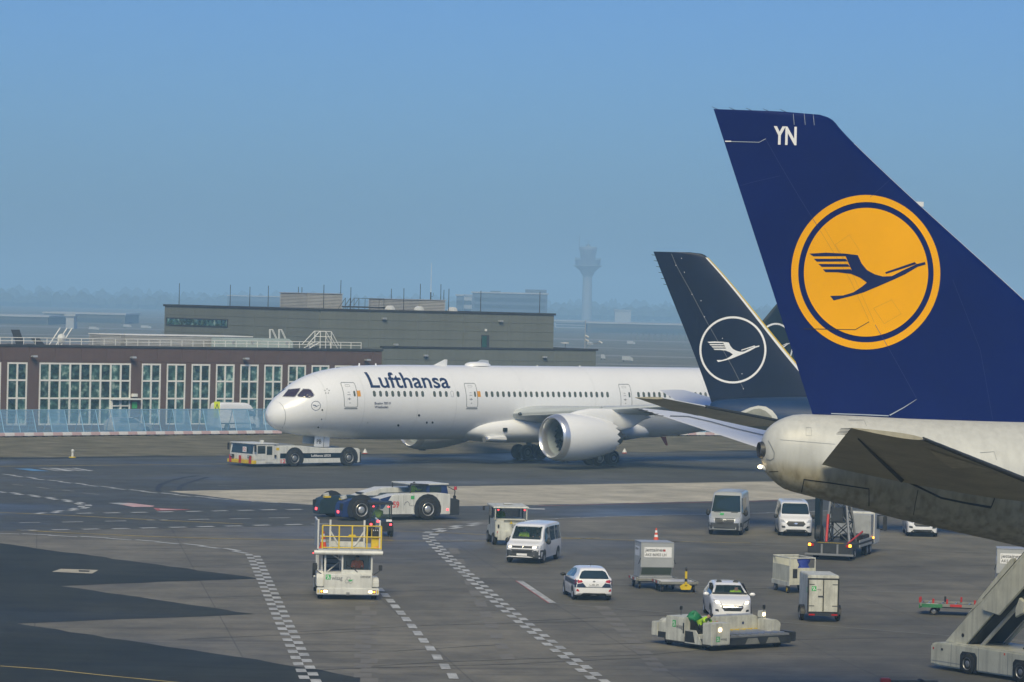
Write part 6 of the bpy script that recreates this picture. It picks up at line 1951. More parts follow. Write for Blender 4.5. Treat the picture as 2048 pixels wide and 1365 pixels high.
label_on(t, '0336', 0.16, '-x', (-1.575, -0.02, 0.98), 'black_print', 0.005, 0.42, off=0.02)
decal('warning_triangle', poly_mesh([[(-0.09, 0), (0.09, 0), (0, 0.16)]]), '-x', (-1.53, 0.0, 1.18), None, 'yellow_paint', t, off=0.03)
mi = part('mirror', MB().box(0.85, 0.92, 1.1, 1.22, 1.75, 1.98), 'black_plastic', t, bevel=0.02)
part('bracket', MB().tube([(0.9, 0.85, 2.0), (0.9, 1.15, 1.98)], 0.015), 'black_plastic', mi)
for x in (-0.95, 1.05):
    for sg in (-1, 1):
        wheel(t, (x, sg * 0.80, 0.34), 0.34, 0.24, 'rim_grey', out=sg)
seated('person', 'driver in yellow vest under the flat canopy of the white baggage tractor', place((0.1, 0.35, 1.15), org, h36), h36, lean=0.02, legs=False)

# ================================================================== containers and dollies
mat('container_alu', (0.52, 0.54, 0.54), 0.38, metal=0.35, var=0.15, scale=1.2, bump=0.25)
mat('container_base', (0.15, 0.19, 0.15), 0.5, var=0.2, scale=2)
mat('dolly_steel', (0.28, 0.28, 0.25), 0.5, metal=0.3, var=0.3, scale=3)
def container(label, loc, rz, code):
    """lower-deck container: back upright, one foot cut away along the front (+x)"""
    t = thing('air_cargo_container', label, 'container', loc, rz)
    prof = [(-0.75, 0.03), (0.45, 0.03), (0.74, 0.46), (0.76, 1.60), (-0.75, 1.60)]
    part('shell', MB().prism(prof, 'y', -0.76, 0.76), 'container_alu', t, bevel=0.015)
    part('sloped_panel', MB().quad((0.462, -0.70, 0.05), (0.462, 0.70, 0.05), (0.748, 0.70, 0.455), (0.748, -0.70, 0.455)), 'container_base', t, angle=0)
    part('base', MB().box(-0.78, 0.50, -0.79, 0.79, -0.04, 0.03), 'galvanised', t, bevel=0.01)
    for y in (-0.755, 0.755):
        part('corner_post', MB().box(0.74, 0.775, y - 0.03, y + 0.03, 0.46, 1.6), 'galvanised', t)
    part('top_rim', MB().box(-0.77, 0.78, -0.78, 0.78, 1.6, 1.63), 'galvanised', t, bevel=0.01)
    for y in (-0.78, 0.78):
        part('strap', MB().tube([(0.7, y, 0.9), (0.75, y * 1.12, 0.62)], 0.02), 'black_plastic', t)
    patch(t, rect(-0.62, 0.68, 0.92, 1.40), '+x', (0.76, 0, 0), 'white_print', 'placard', 0.004)
    label_on(t, 'jettainer', 0.15, '+x', (0.762, -0.58, 1.2), 'black_print', 0.012, 0.92, off=0.006)
    patch(t, [(0.26, 1.2), (0.38, 1.2), (0.38, 1.3), (0.30, 1.28)], '+x', (0.762, 0, 0), 'red_paint', 'logo_mark', 0.008)
    label_on(t, code, 0.13, '+x', (0.762, -0.58, 0.98), 'black_print', 0.008, 1.0 if len(code) > 8 else None, off=0.006)
    # end placard
    patch(t, rect(-0.6, 0.35, 0.95, 1.40), '-y', (0, -0.76, 0), 'white_print', 'placard', 0.004)
    label_on(t, 'jettainer', 0.12, '-y', (-0.55, -0.762, 1.22), 'black_print', 0.01, 0.7, off=0.006)
    return t
def dolly(label, loc, rz, lx=1.7, ly=1.75, pegs=None, stripe='red_paint', deck='dolly_steel', group=None):
    t = thing('container_dolly', label, 'dolly', loc, rz, group)
    part('frame', MB().box(-lx / 2, lx / 2, -ly / 2, ly / 2, 0.34, 0.42), 'dark_metal', t, bevel=0.01)
    for sg in (-1, 1):
        part('side_rail', MB().box(-lx / 2, lx / 2, sg * ly / 2 - 0.05, sg * ly / 2 + 0.05, 0.38, 0.52), deck, t, bevel=0.01)
        for k in range(4):
            x0 = -lx / 2 + (k + 0.25) * lx / 4
            part('warning_band', MB().box(x0, x0 + lx / 8, sg * (ly / 2 + 0.052), sg * (ly / 2 + 0.056), 0.40, 0.51), 'white_print' if k % 2 else stripe, t)
    for sg in (-1, 1):
        part('end_rail', MB().box(sg * lx / 2 - 0.04, sg * lx / 2 + 0.04, -ly / 2 + 0.055, ly / 2 - 0.055, 0.38, 0.50), deck, t, bevel=0.01)
    for k in range(7):
        x0 = -lx / 2 + (k + 0.5) * lx / 7
        part('roller', MB().cyl((x0, -ly / 2 + 0.08, 0.46), (x0, ly / 2 - 0.08, 0.46), 0.035, n=8), 'steel', t)
    for x in (-lx * 0.36, lx * 0.36):
        for sg in (-1, 1):
            wheel(t, (x, sg * ly * 0.42, 0.17), 0.17, 0.1, 'rim_grey', out=sg)
    if pegs:
        for x, y, c in pegs:
            part('stop_peg', MB().cyl((x, y, 0.5), (x, y, 0.72), 0.045, n=8), c, t)
    return t
hc = R(-80)
c0 = G(1281.7, 1155.8, 0.52)
cc = c0 + (Matrix.Rotation(hc, 3, 'Z') @ Vector((-0.76, 0.76, 0)))
cc.z = 0.52
dolly('roller dolly with red and white rim carrying the silver container', (cc.x, cc.y, 0), hc, 1.75, 1.9)
container('silver cargo container lettered AKE 86903 LH on a roller dolly', (cc.x, cc.y, 0.545), hc, 'AKE 86903 LH')
dd = place((1.85, 0.62, 0), (cc.x, cc.y, 0), hc)
t = dolly('empty low roller dolly with raised yellow drawbar before the container', (dd.x, dd.y, 0), hc, 1.6, 1.75)
db = part('drawbar', MB().cyl((0.86, 0.32, 0.36), (0.86, 0.32, 1.0), 0.06, n=10), 'yellow_paint', t)
part('band', MB().cyl((0.86, 0.32, 0.52), (0.86, 0.32, 0.66), 0.064, n=10), 'black_plastic', db)
part('eye', MB().lathe([(-0.03, 0.05), (-0.03, 0.1), (0.03, 0.1), (0.03, 0.05), (-0.03, 0.05)], (0.86, 0.32, 1.08), 'y', 14), 'dark_metal', db)
part('hinge_plate', MB().prism([(0.1, 0.14), (0.54, 0.14), (0.6, 0.3), (0.42, 0.42), (0.22, 0.42), (0.04, 0.3)], 'x', 0.81, 0.85), 'yellow_paint', db)
cone(G(1312, 1084.5), 'faded orange traffic cone standing on the apron behind the silver container', 0.78)
# second container behind the stairs
c1 = G(2024, 1188)
dolly('roller dolly under the container half hidden by the passenger stairs', (c1.x, c1.y, 0), R(-96), 1.7, 1.8)
container('grey cargo container partly hidden behind the passenger stairs', (c1.x, c1.y, 0.545), R(-96), 'AKE 80')
# striped dolly
mat('green_dull', (0.04, 0.20, 0.08), 0.5, var=0.3, scale=4)
c2 = G(1938, 1231)
t = dolly('low flat dolly with green end and red stop pegs beside the stairs', (c2.x, c2.y, 0), R(168), 4.1, 1.5, [(2.12, 0.3, 'red_paint'), (2.12, -0.1, 'red_paint'), (1.5, 0.72, 'red_paint'), (0.9, 0.74, 'red_paint'), (0.4, -0.7, 'red_paint'), (1.1, -0.7, 'black_plastic'), (-0.3, 0.74, 'red_paint'), (-0.9, -0.7, 'red_paint')], deck='dolly_steel')
part('end_plate', MB().box(2.06, 2.12, -0.7, 0.72, 0.28, 0.46), 'green_dull', t, bevel=0.01)
part('edge_plate', MB().box(1.1, 2.0, 0.81, 0.83, 0.34, 0.5), 'green_dull', t)

# ================================================================== open baggage cart and closed trailer
org = G(1586, 1187)
hb_ = R(-72)
t = thing('baggage_cart', 'open cream baggage cart with blue curtain bundled at its end', 'cart', (org.x + 0.1, org.y + 0.9, 0), hb_)
part('floor', MB().box(-1.2, 1.2, -0.72, 0.72, 0.42, 0.52), 'cream_white', t, bevel=0.01)
part('skirt', MB().box(-1.22, 1.22, -0.76, -0.72, 0.36, 0.56), 'worn_white', t)
part('end_wall', MB().box(-1.2, -1.15, -0.72, 0.72, 0.52, 1.75), 'cream_white', t, bevel=0.01)
part('end_wall', MB().box(1.15, 1.2, -0.72, 0.72, 0.52, 1.25), 'cream_white', t, bevel=0.01)
part('side_wall', MB().box(-1.15, 1.15, -0.72, -0.68, 0.52, 1.35), 'cream_white', t, bevel=0.01)
mat('blue_tarp', (0.02, 0.05, 0.32), 0.6, var=0.25, scale=4, bump=0.4)
tp = MB()
rings = []
for k in range(8):
    z = 0.75 + 0.13 * k
    rings.append([(1.0 + (0.16 + 0.06 * math.sin(3 * a + k)) * math.cos(a), 0.12 + (0.30 + 0.08 * math.sin(2 * a + 1.7 * k)) * math.sin(a), z) for a in [2 * math.pi * i / 14 for i in range(14)]])
part('curtain', tp.loft(rings), 'blue_tarp', t, angle=50)
part('roof_frame', MB().tube([(-1.15, -0.7, 1.7), (1.15, -0.7, 1.72), (1.15, 0.7, 1.72), (-1.15, 0.7, 1.7), (-1.15, -0.7, 1.7)], 0.035).tube([(1.15, -0.7, 0.5), (1.15, -0.7, 1.72)], 0.03).tube([(1.15, 0.7, 0.5), (1.15, 0.7, 1.72)], 0.03), 'worn_white', t)
part('blue_roof', MB().box(0.3, 1.13, 0.1, 0.68, 1.66, 1.70), 'blue_tarp', t)
part('dark_flap', MB().box(1.201, 1.21, -0.55, -0.3, 0.75, 1.2), 'black_plastic', t)
for x in (-0.85, 0.85):
    for sg in (-1, 1):
        wheel(t, (x, sg * 0.66, 0.2), 0.20, 0.11, 'yellow_paint' if x > 0 else 'rim_grey', out=sg)
t.scale = (0.86, 0.9, 0.95)
part('tow_bar', MB().tube([(1.2, 0, 0.4), (1.75, 0, 0.3)], 0.03), 'dark_metal', t)

mid = G(1602.9, 1241).lerp(G(1674.3, 1242), 0.5)
ht = R(94)
t = thing('box_trailer', 'closed white box trailer with double rear doors on two wheels', 'trailer', (mid.x, mid.y, 0), ht)
bx = part('box_body', MB().box(-0.85, 1.45, -0.66, 0.66, 0.38, 1.98), 'worn_white', t, bevel=0.03)
part('rear_frame', MB().box(-0.88, -0.84, -0.67, -0.61, 0.40, 1.86).box(-0.88, -0.84, 0.61, 0.67, 0.40, 1.86).box(-0.88, -0.84, -0.61, 0.61, 1.80, 1.86).box(-0.88, -0.84, -0.61, 0.61, 0.40, 0.44), 'black_plastic', bx)
for y0, y1 in ((-0.60, -0.03), (0.03, 0.60)):
    d_ = part('door', MB().box(-0.875, -0.85, y0, y1, 0.45, 1.79), 'worn_white', bx, bevel=0.008)
    for z in (0.68, 1.58):
        ys_ = (y0, y0 + 0.22) if y0 < 0 else (y1 - 0.22, y1)
        part('hinge', MB().box(-0.885, -0.876, ys_[0], ys_[1], z, z + 0.03), 'dark_metal', d_)
lk = part('lock_bar', MB().cyl((-0.89, 0.0, 0.47), (-0.89, 0.0, 1.78), 0.02, n=8), 'dark_metal', bx)
part('handle', MB().box(-0.91, -0.88, 0.0, 0.22, 1.08, 1.12), 'dark_metal', lk)
leaf_logo(bx, '-x', (-0.876, 0.50, 1.32), 0.2)
label_on(bx, 'wisag', 0.07, '-x', (-0.876, 0.26, 1.36), 'grey_print', 0.01, 0.16)
leaf_logo(bx, '+y', (-0.55, 0.66, 1.25), 0.22)
part('light_bar', MB().box(-0.93, -0.88, -0.66, 0.66, 0.28, 0.38), 'dark_metal', t)
for y in (-0.48, 0.48):
    lamp(t, -0.94, y, 0.33, 0.02, 0.26, 0.08, 'tail_red', 'tail_light')
for sg in (-1, 1):
    wheel(t, (0.0, sg * 0.77, 0.30), 0.30, 0.17, 'rim_grey', out=sg)
    part('mudguard', MB().prism([(0.38 * math.cos(R(a)), 0.3 + 0.38 * math.sin(R(a))) for a in range(0, 181, 20)] + [(0.33 * math.cos(R(a)), 0.3 + 0.33 * math.sin(R(a))) for a in range(180, -1, -20)], 'y', sg * 0.67, sg * 0.87), 'black_plastic', t)
part('drawbar', MB().tube([(1.45, 0, 0.35), (2.6, 0, 0.4)], 0.04).tube([(2.5, 0, 0.4), (2.5, 0, 0.05)], 0.03), 'dark_metal', t)

# ================================================================== cargo transporter with its driver
hl = R(38)
org = G(1423, 1304.5)
t = thing('cargo_transporter', 'low white cargo transporter with roller deck, long side box and green logos', 'transporter', org, hl)
# local x runs along the front edge, y back along the side
part('chassis', MB().box(0.0, 4.7, 0.1, 3.6, 0.16, 0.46), 'dark_metal', t, bevel=0.03)
eb = part('engine_box', MB().box(-0.02, 1.25, 2.05, 3.55, 0.20, 1.15), 'worn_white', t, bevel=0.04)
part('wheel_cover', MB().prism([(0.05, 0.35), (0.05, 0.9), (0.25, 1.0), (1.2, 1.0), (1.2, 0.35)], 'y', 3.56, 4.2), 'worn_white', t, bevel=0.03)
part('tail_box', MB().box(0.05, 0.9, 4.25, 4.75, 0.3, 0.85), 'worn_white', t, bevel=0.03)
part('cab_floor', MB().box(0.0, 1.2, 0.75, 2.04, 0.2, 0.55), 'worn_white', t, bevel=0.02)
part('door_sill', MB().prism([(0.76, 0.2), (2.03, 0.2), (2.03, 0.72), (1.2, 0.72), (0.76, 0.3)], 'x', -0.03, 0.02), 'worn_white', t, bevel=0.01)
part('dark_well', MB().prism([(1.25, 0.25), (2.0, 0.25), (2.0, 0.66), (1.4, 0.66)], 'x', -0.036, -0.031), 'black_plastic', t)
ct = part('console', MB().box(-0.02, 1.05, 0.0, 0.7, 0.22, 1.05), 'worn_white', t, bevel=0.03)
part('seat', MB().box(0.25, 0.8, 1.5, 1.95, 0.55, 0.68).box(0.25, 0.8, 1.9, 2.03, 0.6, 1.1), 'black_plastic', t, bevel=0.03)
part('steering_column', MB().cyl((0.5, 0.85, 0.56), (0.5, 1.0, 1.0), 0.03).lathe([(-0.015, 0.14), (0.0, 0.17), (0.015, 0.14), (-0.015, 0.14)], (0.5, 1.02, 1.02), 'y', 18), 'black_plastic', t)
label_on(ct, 'wisag', 0.09, '-y', (0.5, -0.002, 0.42), 'grey_print', 0.01, 0.35)
leaf_logo(ct, '-y', (0.25, -0.002, 0.36), 0.2)
part('headlight', MB().box(0.38, 0.54, -0.05, 0.0, 0.74, 0.88), 'headlight_lit', ct, bevel=0.02)
leaf_logo(eb, '-x', (-0.022, 3.0, 0.75), 0.26)
label_on(eb, 'wisag', 0.17, '-x', (-0.022, 2.72, 0.72), 'grey_print', 0.015, 0.5)
part('vent', MB().box(-0.026, -0.02, 2.1, 2.2, 0.55, 0.95), 'black_plastic', eb)
for k in range(6):
    x0 = 0.05 + 0.2 * k
    part('warning_stripe', MB().prism([(x0, 0.2), (x0 + 0.1, 0.2), (x0 + 0.2, 0.44), (x0 + 0.1, 0.44)], 'y', 0.085, 0.098), 'yellow_paint' if k % 2 == 0 else 'black_plastic', t)
dk = part('deck', MB().box(1.1, 4.6, 0.12, 2.2, 0.465, 0.54), 'grey_metal', t, bevel=0.01)
for k in range(9):
    part('roller', MB().cyl((1.3 + 0.38 * k, 0.2, 0.56), (1.3 + 0.38 * k, 2.1, 0.56), 0.04, n=8), 'steel', dk)
for x in (2.0, 3.2):
    part('wheel_cut', MB().prism([(x, 0.2), (x + 0.85, 0.2), (x + 0.7, 0.42), (x + 0.15, 0.42)], 'y', 0.088, 0.096), 'dolly_steel', t)
lb = part('long_box', MB().prism([(1.15, 0.5), (4.55, 0.5), (4.55, 0.95), (4.2, 1.1), (1.15, 1.1)], 'y', 2.25, 2.95), 'worn_white', t, bevel=0.03)
part('yellow_rail', MB().box(1.1, 4.6, 2.16, 2.245, 0.50, 0.60), 'yellow_paint', lb, bevel=0.01)
for k in range(7):
    part('lid', MB().box(1.9 + 0.33 * k, 2.2 + 0.33 * k, 2.35, 2.85, 1.1, 1.13), 'galvanised', lb)
patch(lb, oval(3.5, 0.82, 0.06, 0.06, 12), '-y', (0, 2.25, 0), 'deep_blue', 'sticker')
part('front_guard', MB().prism([(4.3, 0.5), (4.75, 0.5), (4.8, 0.85), (4.55, 1.0), (4.3, 1.0)], 'y', 1.0, 2.2), 'worn_white', t, bevel=0.04)
nh = part('lamp_post', MB().box(4.3, 4.6, 1.9, 2.2, 1.0, 1.28), 'worn_white', t, bevel=0.03)
part('headlight', MB().box(4.38, 4.52, 1.86, 1.9, 1.08, 1.2), 'headlight_lit', nh, bevel=0.02)
part('bumper', MB().box(4.71, 4.95, 0.05, 1.3, 0.22, 0.58), 'dark_metal', t, bevel=0.03)
for x, y in ((0.6, 3.2), (4.45, 1.9)):
    m_ = part('mirror_post', MB().cyl((x, y, 1.12), (x, y, 1.35), 0.015), 'black_plastic', t)
    part('mirror', MB().box(x - 0.07, x + 0.07, y - 0.04, y + 0.04, 1.35, 1.5), 'black_plastic', m_, bevel=0.02)
for x, y in ((0.45, 3.88), (0.5, 1.1), (4.2, 0.55), (4.2, 2.9), (2.3, 3.2)):
    wheel(t, (x, y, 0.27), 0.27, 0.2, 'rim_grey', axis='x' if x < 1 else 'y', out=1)
part('wheel_well', MB().box(0.02, 1.0, 3.58, 4.18, 0.28, 0.5), 'black_plastic', t)
# driver leaning forward over the wheel
J = {'hip': (0, 0, 0.12, 0.15), 'waist': (0.10, 0, 0.30, 0.145), 'chest': (0.30, 0, 0.46, 0.165), 'neck': (0.44, 0, 0.56, 0.065), 'head': (0.55, 0, 0.63, 0.105), 'crown': (0.60, 0, 0.72, 0.075)}
B = [('hip', 'waist'), ('waist', 'chest'), ('chest', 'neck'), ('neck', 'head'), ('head', 'crown')]
P_ = {B[0]: 'hi_vis', B[1]: 'hi_vis', B[2]: 'hi_vis', B[3]: 'skin', B[4]: 'dark_cloth'}
for s, k in ((1, 'l'), (-1, 'r')):
    J.update({'sh' + k: (0.34, 0.20 * s, 0.50, 0.075), 'el' + k: (0.48, 0.27 * s, 0.30, 0.052), 'wr' + k: (0.70, 0.17 * s, 0.38, 0.038), 'hand' + k: (0.79, 0.15 * s, 0.40, 0.042), 'kn' + k: (0.44, 0.15 * s, 0.12, 0.075), 'an' + k: (0.50, 0.15 * s, -0.28, 0.05), 'toe' + k: (0.66, 0.15 * s, -0.33, 0.045)})
    for a, b, m_ in (('chest', 'sh' + k, 'hi_vis'), ('sh' + k, 'el' + k, 'hi_vis'), ('el' + k, 'wr' + k, 'hi_vis'), ('wr' + k, 'hand' + k, 'skin'), ('hip', 'kn' + k, 'dark_cloth'), ('kn' + k, 'an' + k, 'dark_cloth'), ('an' + k, 'toe' + k, 'dark_cloth')):
        B.append((a, b))
        P_[(a, b)] = m_
t.scale = (0.89, 0.76, 1.02)
person('person', 'driver in yellow vest and dark cap leaning forward on the cargo transporter', J, B, place((0.52, 1.4, 0.66), org, hl), hl + R(-70), 'hip', P_)
# bundled green cover behind the driver
gb = MB()
rings = []
for k in range(9):
    a0 = math.pi * k / 8
    rr = 0.34 * math.sin(a0) + 0.02
    rings.append([(0.55 + rr * (1 + 0.30 * math.sin(5 * a + 0.6 * k)) * math.cos(a), 2.1 + rr * 0.75 * (1 + 0.28 * math.sin(4 * a + k)) * math.sin(a), 1.10 - 0.24 * math.cos(a0) + 0.07 * math.sin(3 * a + k)) for a in [2 * math.pi * i / 18 for i in range(18)]])
mat('green_tarp', (0.012, 0.19, 0.075), 0.55, var=0.3, scale=5, bump=0.4)
o = part('green_cover', gb.loft(rings), 'green_tarp', None, angle=60)
tag(o, 'crumpled bright green cover lying behind the transporter driver', 'cover')
o.location, o.rotation_euler, o.scale = org, (0, 0, hl), (0.89, 0.76, 1.02)

# ================================================================== aircraft service lorry with lattice mast
ht_ = R(73)
org = G(1635, 1116).lerp(G(1702, 1120), 0.5)
t = thing('service_lorry', 'dark flatbed service lorry with lattice mast and white cab under the jumbo tail', 'lorry', org, ht_)
part('bed', MB().box(-0.9, 5.0, -1.15, 1.15, 0.55, 0.85), 'dark_metal', t, bevel=0.03)
part('rear_frame', MB().box(-1.2, -0.9, -1.2, 1.2, 0.3, 0.9).box(-1.35, -1.2, -1.25, 1.25, 0.22, 0.34), 'dark_metal', t, bevel=0.03)
for y in (-0.42, 0.42):
    part('rear_bar', MB().box(-1.30, -1.21, y - 0.05, y + 0.05, 0.35, 0.85), 'grey_metal', t)
part('rear_beam', MB().box(-1.42, -1.36, -1.3, 1.3, 0.26, 0.36), 'grey_metal', t)
for k in range(10):
    y0 = -0.7 + 0.14 * k
    part('warning_stripe', MB().prism([(y0, 0.0), (y0 + 0.07, 0.0), (y0 + 0.14, 0.32), (y0 + 0.07, 0.32)], 'z', 0.905, 0.915), 'yellow_paint', t)
    t_last = [q for q in SC.objects if q.parent == t][-1]
    t_last.rotation_euler = (0, 0, R(90))
    t_last.location = (-0.85, 0, 0)
for y in (-1.0, 1.0):
    lamp(t, -1.22, y, 0.78, 0.06, 0.28, 0.14, 'tail_red', 'tail_light')
    lamp(t, -1.26, y * 1.08, 0.8, 0.05, 0.13, 0.13, 'amber_lit', 'indicator')
lamp(t, 4.6, -1.2, 0.9, 0.15, 0.05, 0.1, 'amber_lit', 'indicator')
for y in (-1.18, 1.18):
    part('side_guard', MB().box(0.8, 4.2, y - 0.02, y + 0.02, 0.60, 0.72), 'galvanised', t)
    part('side_guard', MB().box(0.8, 4.2, y - 0.02, y + 0.02, 0.85, 0.97), 'galvanised', t)
for x in (0.0, 3.4, 4.3):
    for sg in (-1, 1):
        wheel(t, (x, sg * 0.98, 0.36), 0.36, 0.26, 'rim_grey', out=sg)
cab = part('cab', MB().prism([(5.05, 0.5), (6.6, 0.5), (6.65, 1.2), (6.45, 2.2), (5.05, 2.25)], 'y', -1.15, 1.15), 'white_paint', t, bevel=0.05)
part('windscreen', MB().quad((6.67, -1.0, 1.25), (6.67, 1.0, 1.25), (6.47, 0.95, 2.1), (6.47, -0.95, 2.1)), 'glass_dark', cab, angle=0)
part('side_window', MB().prism([(5.7, 1.3), (6.5, 1.3), (6.35, 2.05), (5.7, 2.05)], 'y', -1.162, -1.155), 'glass_dark', cab)
part('box_body', MB().box(4.2, 5.0, -1.12, 1.12, 0.9, 2.15), 'galvanised', t, bevel=0.02)
m_ = part('mirror', MB().box(6.3, 6.4, -1.6, -1.38, 1.2, 2.0), 'black_plastic', t, bevel=0.03)
part('bracket', MB().tube([(6.2, -1.15, 2.0), (6.35, -1.5, 2.05)], 0.03).tube([(6.2, -1.15, 1.3), (6.35, -1.5, 1.2)], 0.03), 'black_plastic', m_)
ms = thing('lattice_mast', 'x', 'x')
del ms['label'], ms['category']
ms.parent = t
legs = [(0.2, -0.75), (0.2, 0.55), (1.9, -0.75), (1.9, 0.55)]
topc = [(0.75, -0.3), (0.75, 0.3), (1.35, -0.3), (1.35, 0.3)]
for (x0, y0), (x1, y1) in zip(legs, topc):
    part('leg', MB().tube([(x0, y0, 0.85), (x1, y1, 4.4)], 0.07, 8), 'grey_metal', ms)
def lp(i, f):
    return Vector((legs[i][0], legs[i][1], 0.85)).lerp(Vector((topc[i][0], topc[i][1], 4.4)), f)
for f0, f1 in ((0.0, 0.3), (0.3, 0.6), (0.6, 0.95)):
    for a, b in ((0, 1), (0, 2), (1, 3), (2, 3)):
        part('brace', MB().tube([lp(a, f0), lp(b, f1)], 0.03, 6).tube([lp(b, f0), lp(a, f1)], 0.03, 6).tube([lp(a, f1), lp(b, f1)], 0.035, 6), 'dark_metal', ms)
part('ram', MB().cyl((-0.5, 0.35, 0.9), (0.35, 0.45, 2.3), 0.07), 'red_paint', ms)
part('ram', MB().cyl((-0.6, -0.8, 0.85), (2.2, -1.05, 1.35), 0.05), 'red_paint', ms)
part('hydraulic_block', MB().box(0.3, 1.7, -0.35, 0.3, 1.9, 2.7), 'dark_metal', ms, bevel=0.05)
part('hose_drum', MB().cyl((1.0, 0.9, 1.2), (1.0, 1.15, 1.2), 0.5, n=20), 'black_plastic', t)
part('deck_box', MB().box(2.3, 4.0, -1.1, 0.2, 0.86, 1.15), 'black_plastic', t, bevel=0.04)
part('dark_tower', MB().box(0.9, 1.6, 1.0, 1.3, 0.9, 3.6), 'navy_paint', t, bevel=0.05)

# ================================================================== passenger stairs
hs = R(-57)
org = G(1862, 1337)
t = thing('passenger_stairs', 'cream mobile passenger stairs on a boxy chassis beneath the jumbo tail', 'stairs', org, hs)
# local x runs along the chassis, the near flank is y = 0, the body lies at y > 0
def flank(pts, y0, y1):
    return MB().prism(pts, 'y', y0, y1)
ch = part('chassis', flank([(-0.08, 0.16), (-0.08, 0.86), (0.06, 0.97), (1.1, 1.04), (7.6, 1.06), (7.6, 0.15), (0.5, 0.12)], 0.0, 2.3), 'cream_white', t, bevel=0.06)
for x in (2.08, 4.95):
    part('wheel_arch', flank([(x - 0.46, 0.1), (x - 0.46, 0.66), (x - 0.34, 0.8), (x + 0.34, 0.8), (x + 0.46, 0.66), (x + 0.46, 0.1)], -0.012, 0.02), 'black_plastic', ch)
    wheel(t, (x, 0.06, 0.38), 0.38, 0.28, 'rim_grey', out=-1)
    wheel(t, (x, 2.24, 0.38), 0.38, 0.28, 'rim_grey', out=1)
for x in (1.1, 2.62, 4.2):
    part('panel_joint', MB().box(x, x + 0.02, -0.006, 0.002, 0.2, 1.0), 'seam', ch)
part('panel_joint', MB().box(0.0, 1.6, -0.006, 0.002, 0.30, 0.32), 'seam', ch)
part('marker', MB().box(0.08, 0.14, -0.008, 0.0, 0.72, 0.80), 'tail_red', ch)
part('marker', MB().box(0.55, 0.65, -0.012, 0.0, 0.72, 0.8), 'black_plastic', ch)
part('marker', MB().box(4.0, 4.06, -0.008, 0.0, 0.88, 0.96), 'orange_red', ch)
sl = 0.86
XE = 8.2
def up(x0, z0, x1=None):
    x1 = XE if x1 is None else x1
    return (x1, z0 + (x1 - x0) * sl)
flank_pts = [(0.45, 1.02), (1.62, 1.02), up(1.62, 1.05), up(0.45, 1.05)]
fl_ = part('stair_flight', flank(flank_pts, 0.25, 0.33), 'cream_white', t, bevel=0.02)
part('stair_flank', flank(flank_pts, 1.97, 2.05), 'cream_white', t, bevel=0.02)
for k in range(26):
    x0 = 1.1 + 0.26 * k
    part('tread', MB().box(x0, x0 + 0.27, 0.34, 1.96, 1.08 + (x0 - 1.1) * sl, 1.13 + (x0 - 1.1) * sl), 'dark_metal', fl_)
for y in (0.14, 2.08):
    part('balustrade', flank([(2.62, 2.36), (3.5, 2.26), up(3.5, 2.26), up(2.6, 2.66), (2.6, 2.60)], y, y + 0.09), 'cream_white', t, bevel=0.03)
    part('handrail_panel', flank([(1.5, 1.98), (2.5, 2.68), (4.1, 4.10), (4.25, 4.38), (3.95, 4.36), (2.3, 2.80)], y + 0.10, y + 0.17), 'cream_white', t, bevel=0.03)
    part('panel_joint', MB().tube([(2.62, y - 0.01, 2.78), (XE, y - 0.01, 2.78 + (XE - 2.62) * sl)], 0.012, 5), 'seam_dark', t)
for y in (0.6, 1.7):
    part('under_beam', MB().tube([(2.1, y, 1.0), (XE, y, 1.0 + (XE - 2.1) * sl)], 0.08, 8), 'galvanised', t)
part('lift_ram', MB().tube([(3.9, 1.1, 1.0), (6.6, 1.1, 1.2 + 3.6 * sl)], 0.11, 10), 'dark_metal', t)
part('lift_ram', MB().tube([(5.2, 0.9, 1.0), (7.2, 0.9, 1.2 + 3.3 * sl)], 0.07, 10), 'steel', t)
part('soffit', flank([(1.7, 1.02), up(1.7, 1.02), up(1.7, 1.12), (1.7, 1.12)], 0.34, 1.96), 'black_plastic', t)
part('lamp_box', flank([(4.3, 2.25), (4.75, 2.45), (4.8, 2.85), (4.5, 3.0), (4.3, 2.6)], 0.2, 0.34), 'cream_white', t, bevel=0.03)
part('roundel_plate', MB().cyl((1.45, 0.24, 1.35), (1.45, 0.25, 1.35), 0.07, n=14), 'black_plastic', t)
# things lying at the bottom of the picture
p = G(1825, 1372)
t = thing('tow_bar', 'dark red striped tow bar lying on the apron before the stairs', 'tow bar', p, R(5))
part('bar', MB().cyl((-1.0, 0, 0.14), (0.9, 0, 0.14), 0.06), 'dark_metal', t)
part('head', MB().box(-1.15, -0.8, -0.15, 0.15, 0.02, 0.26), 'red_paint', t, bevel=0.03)
part('wheel', MB().cyl((0.3, -0.2, 0.12), (0.3, 0.2, 0.12), 0.12), 'tyre', t)
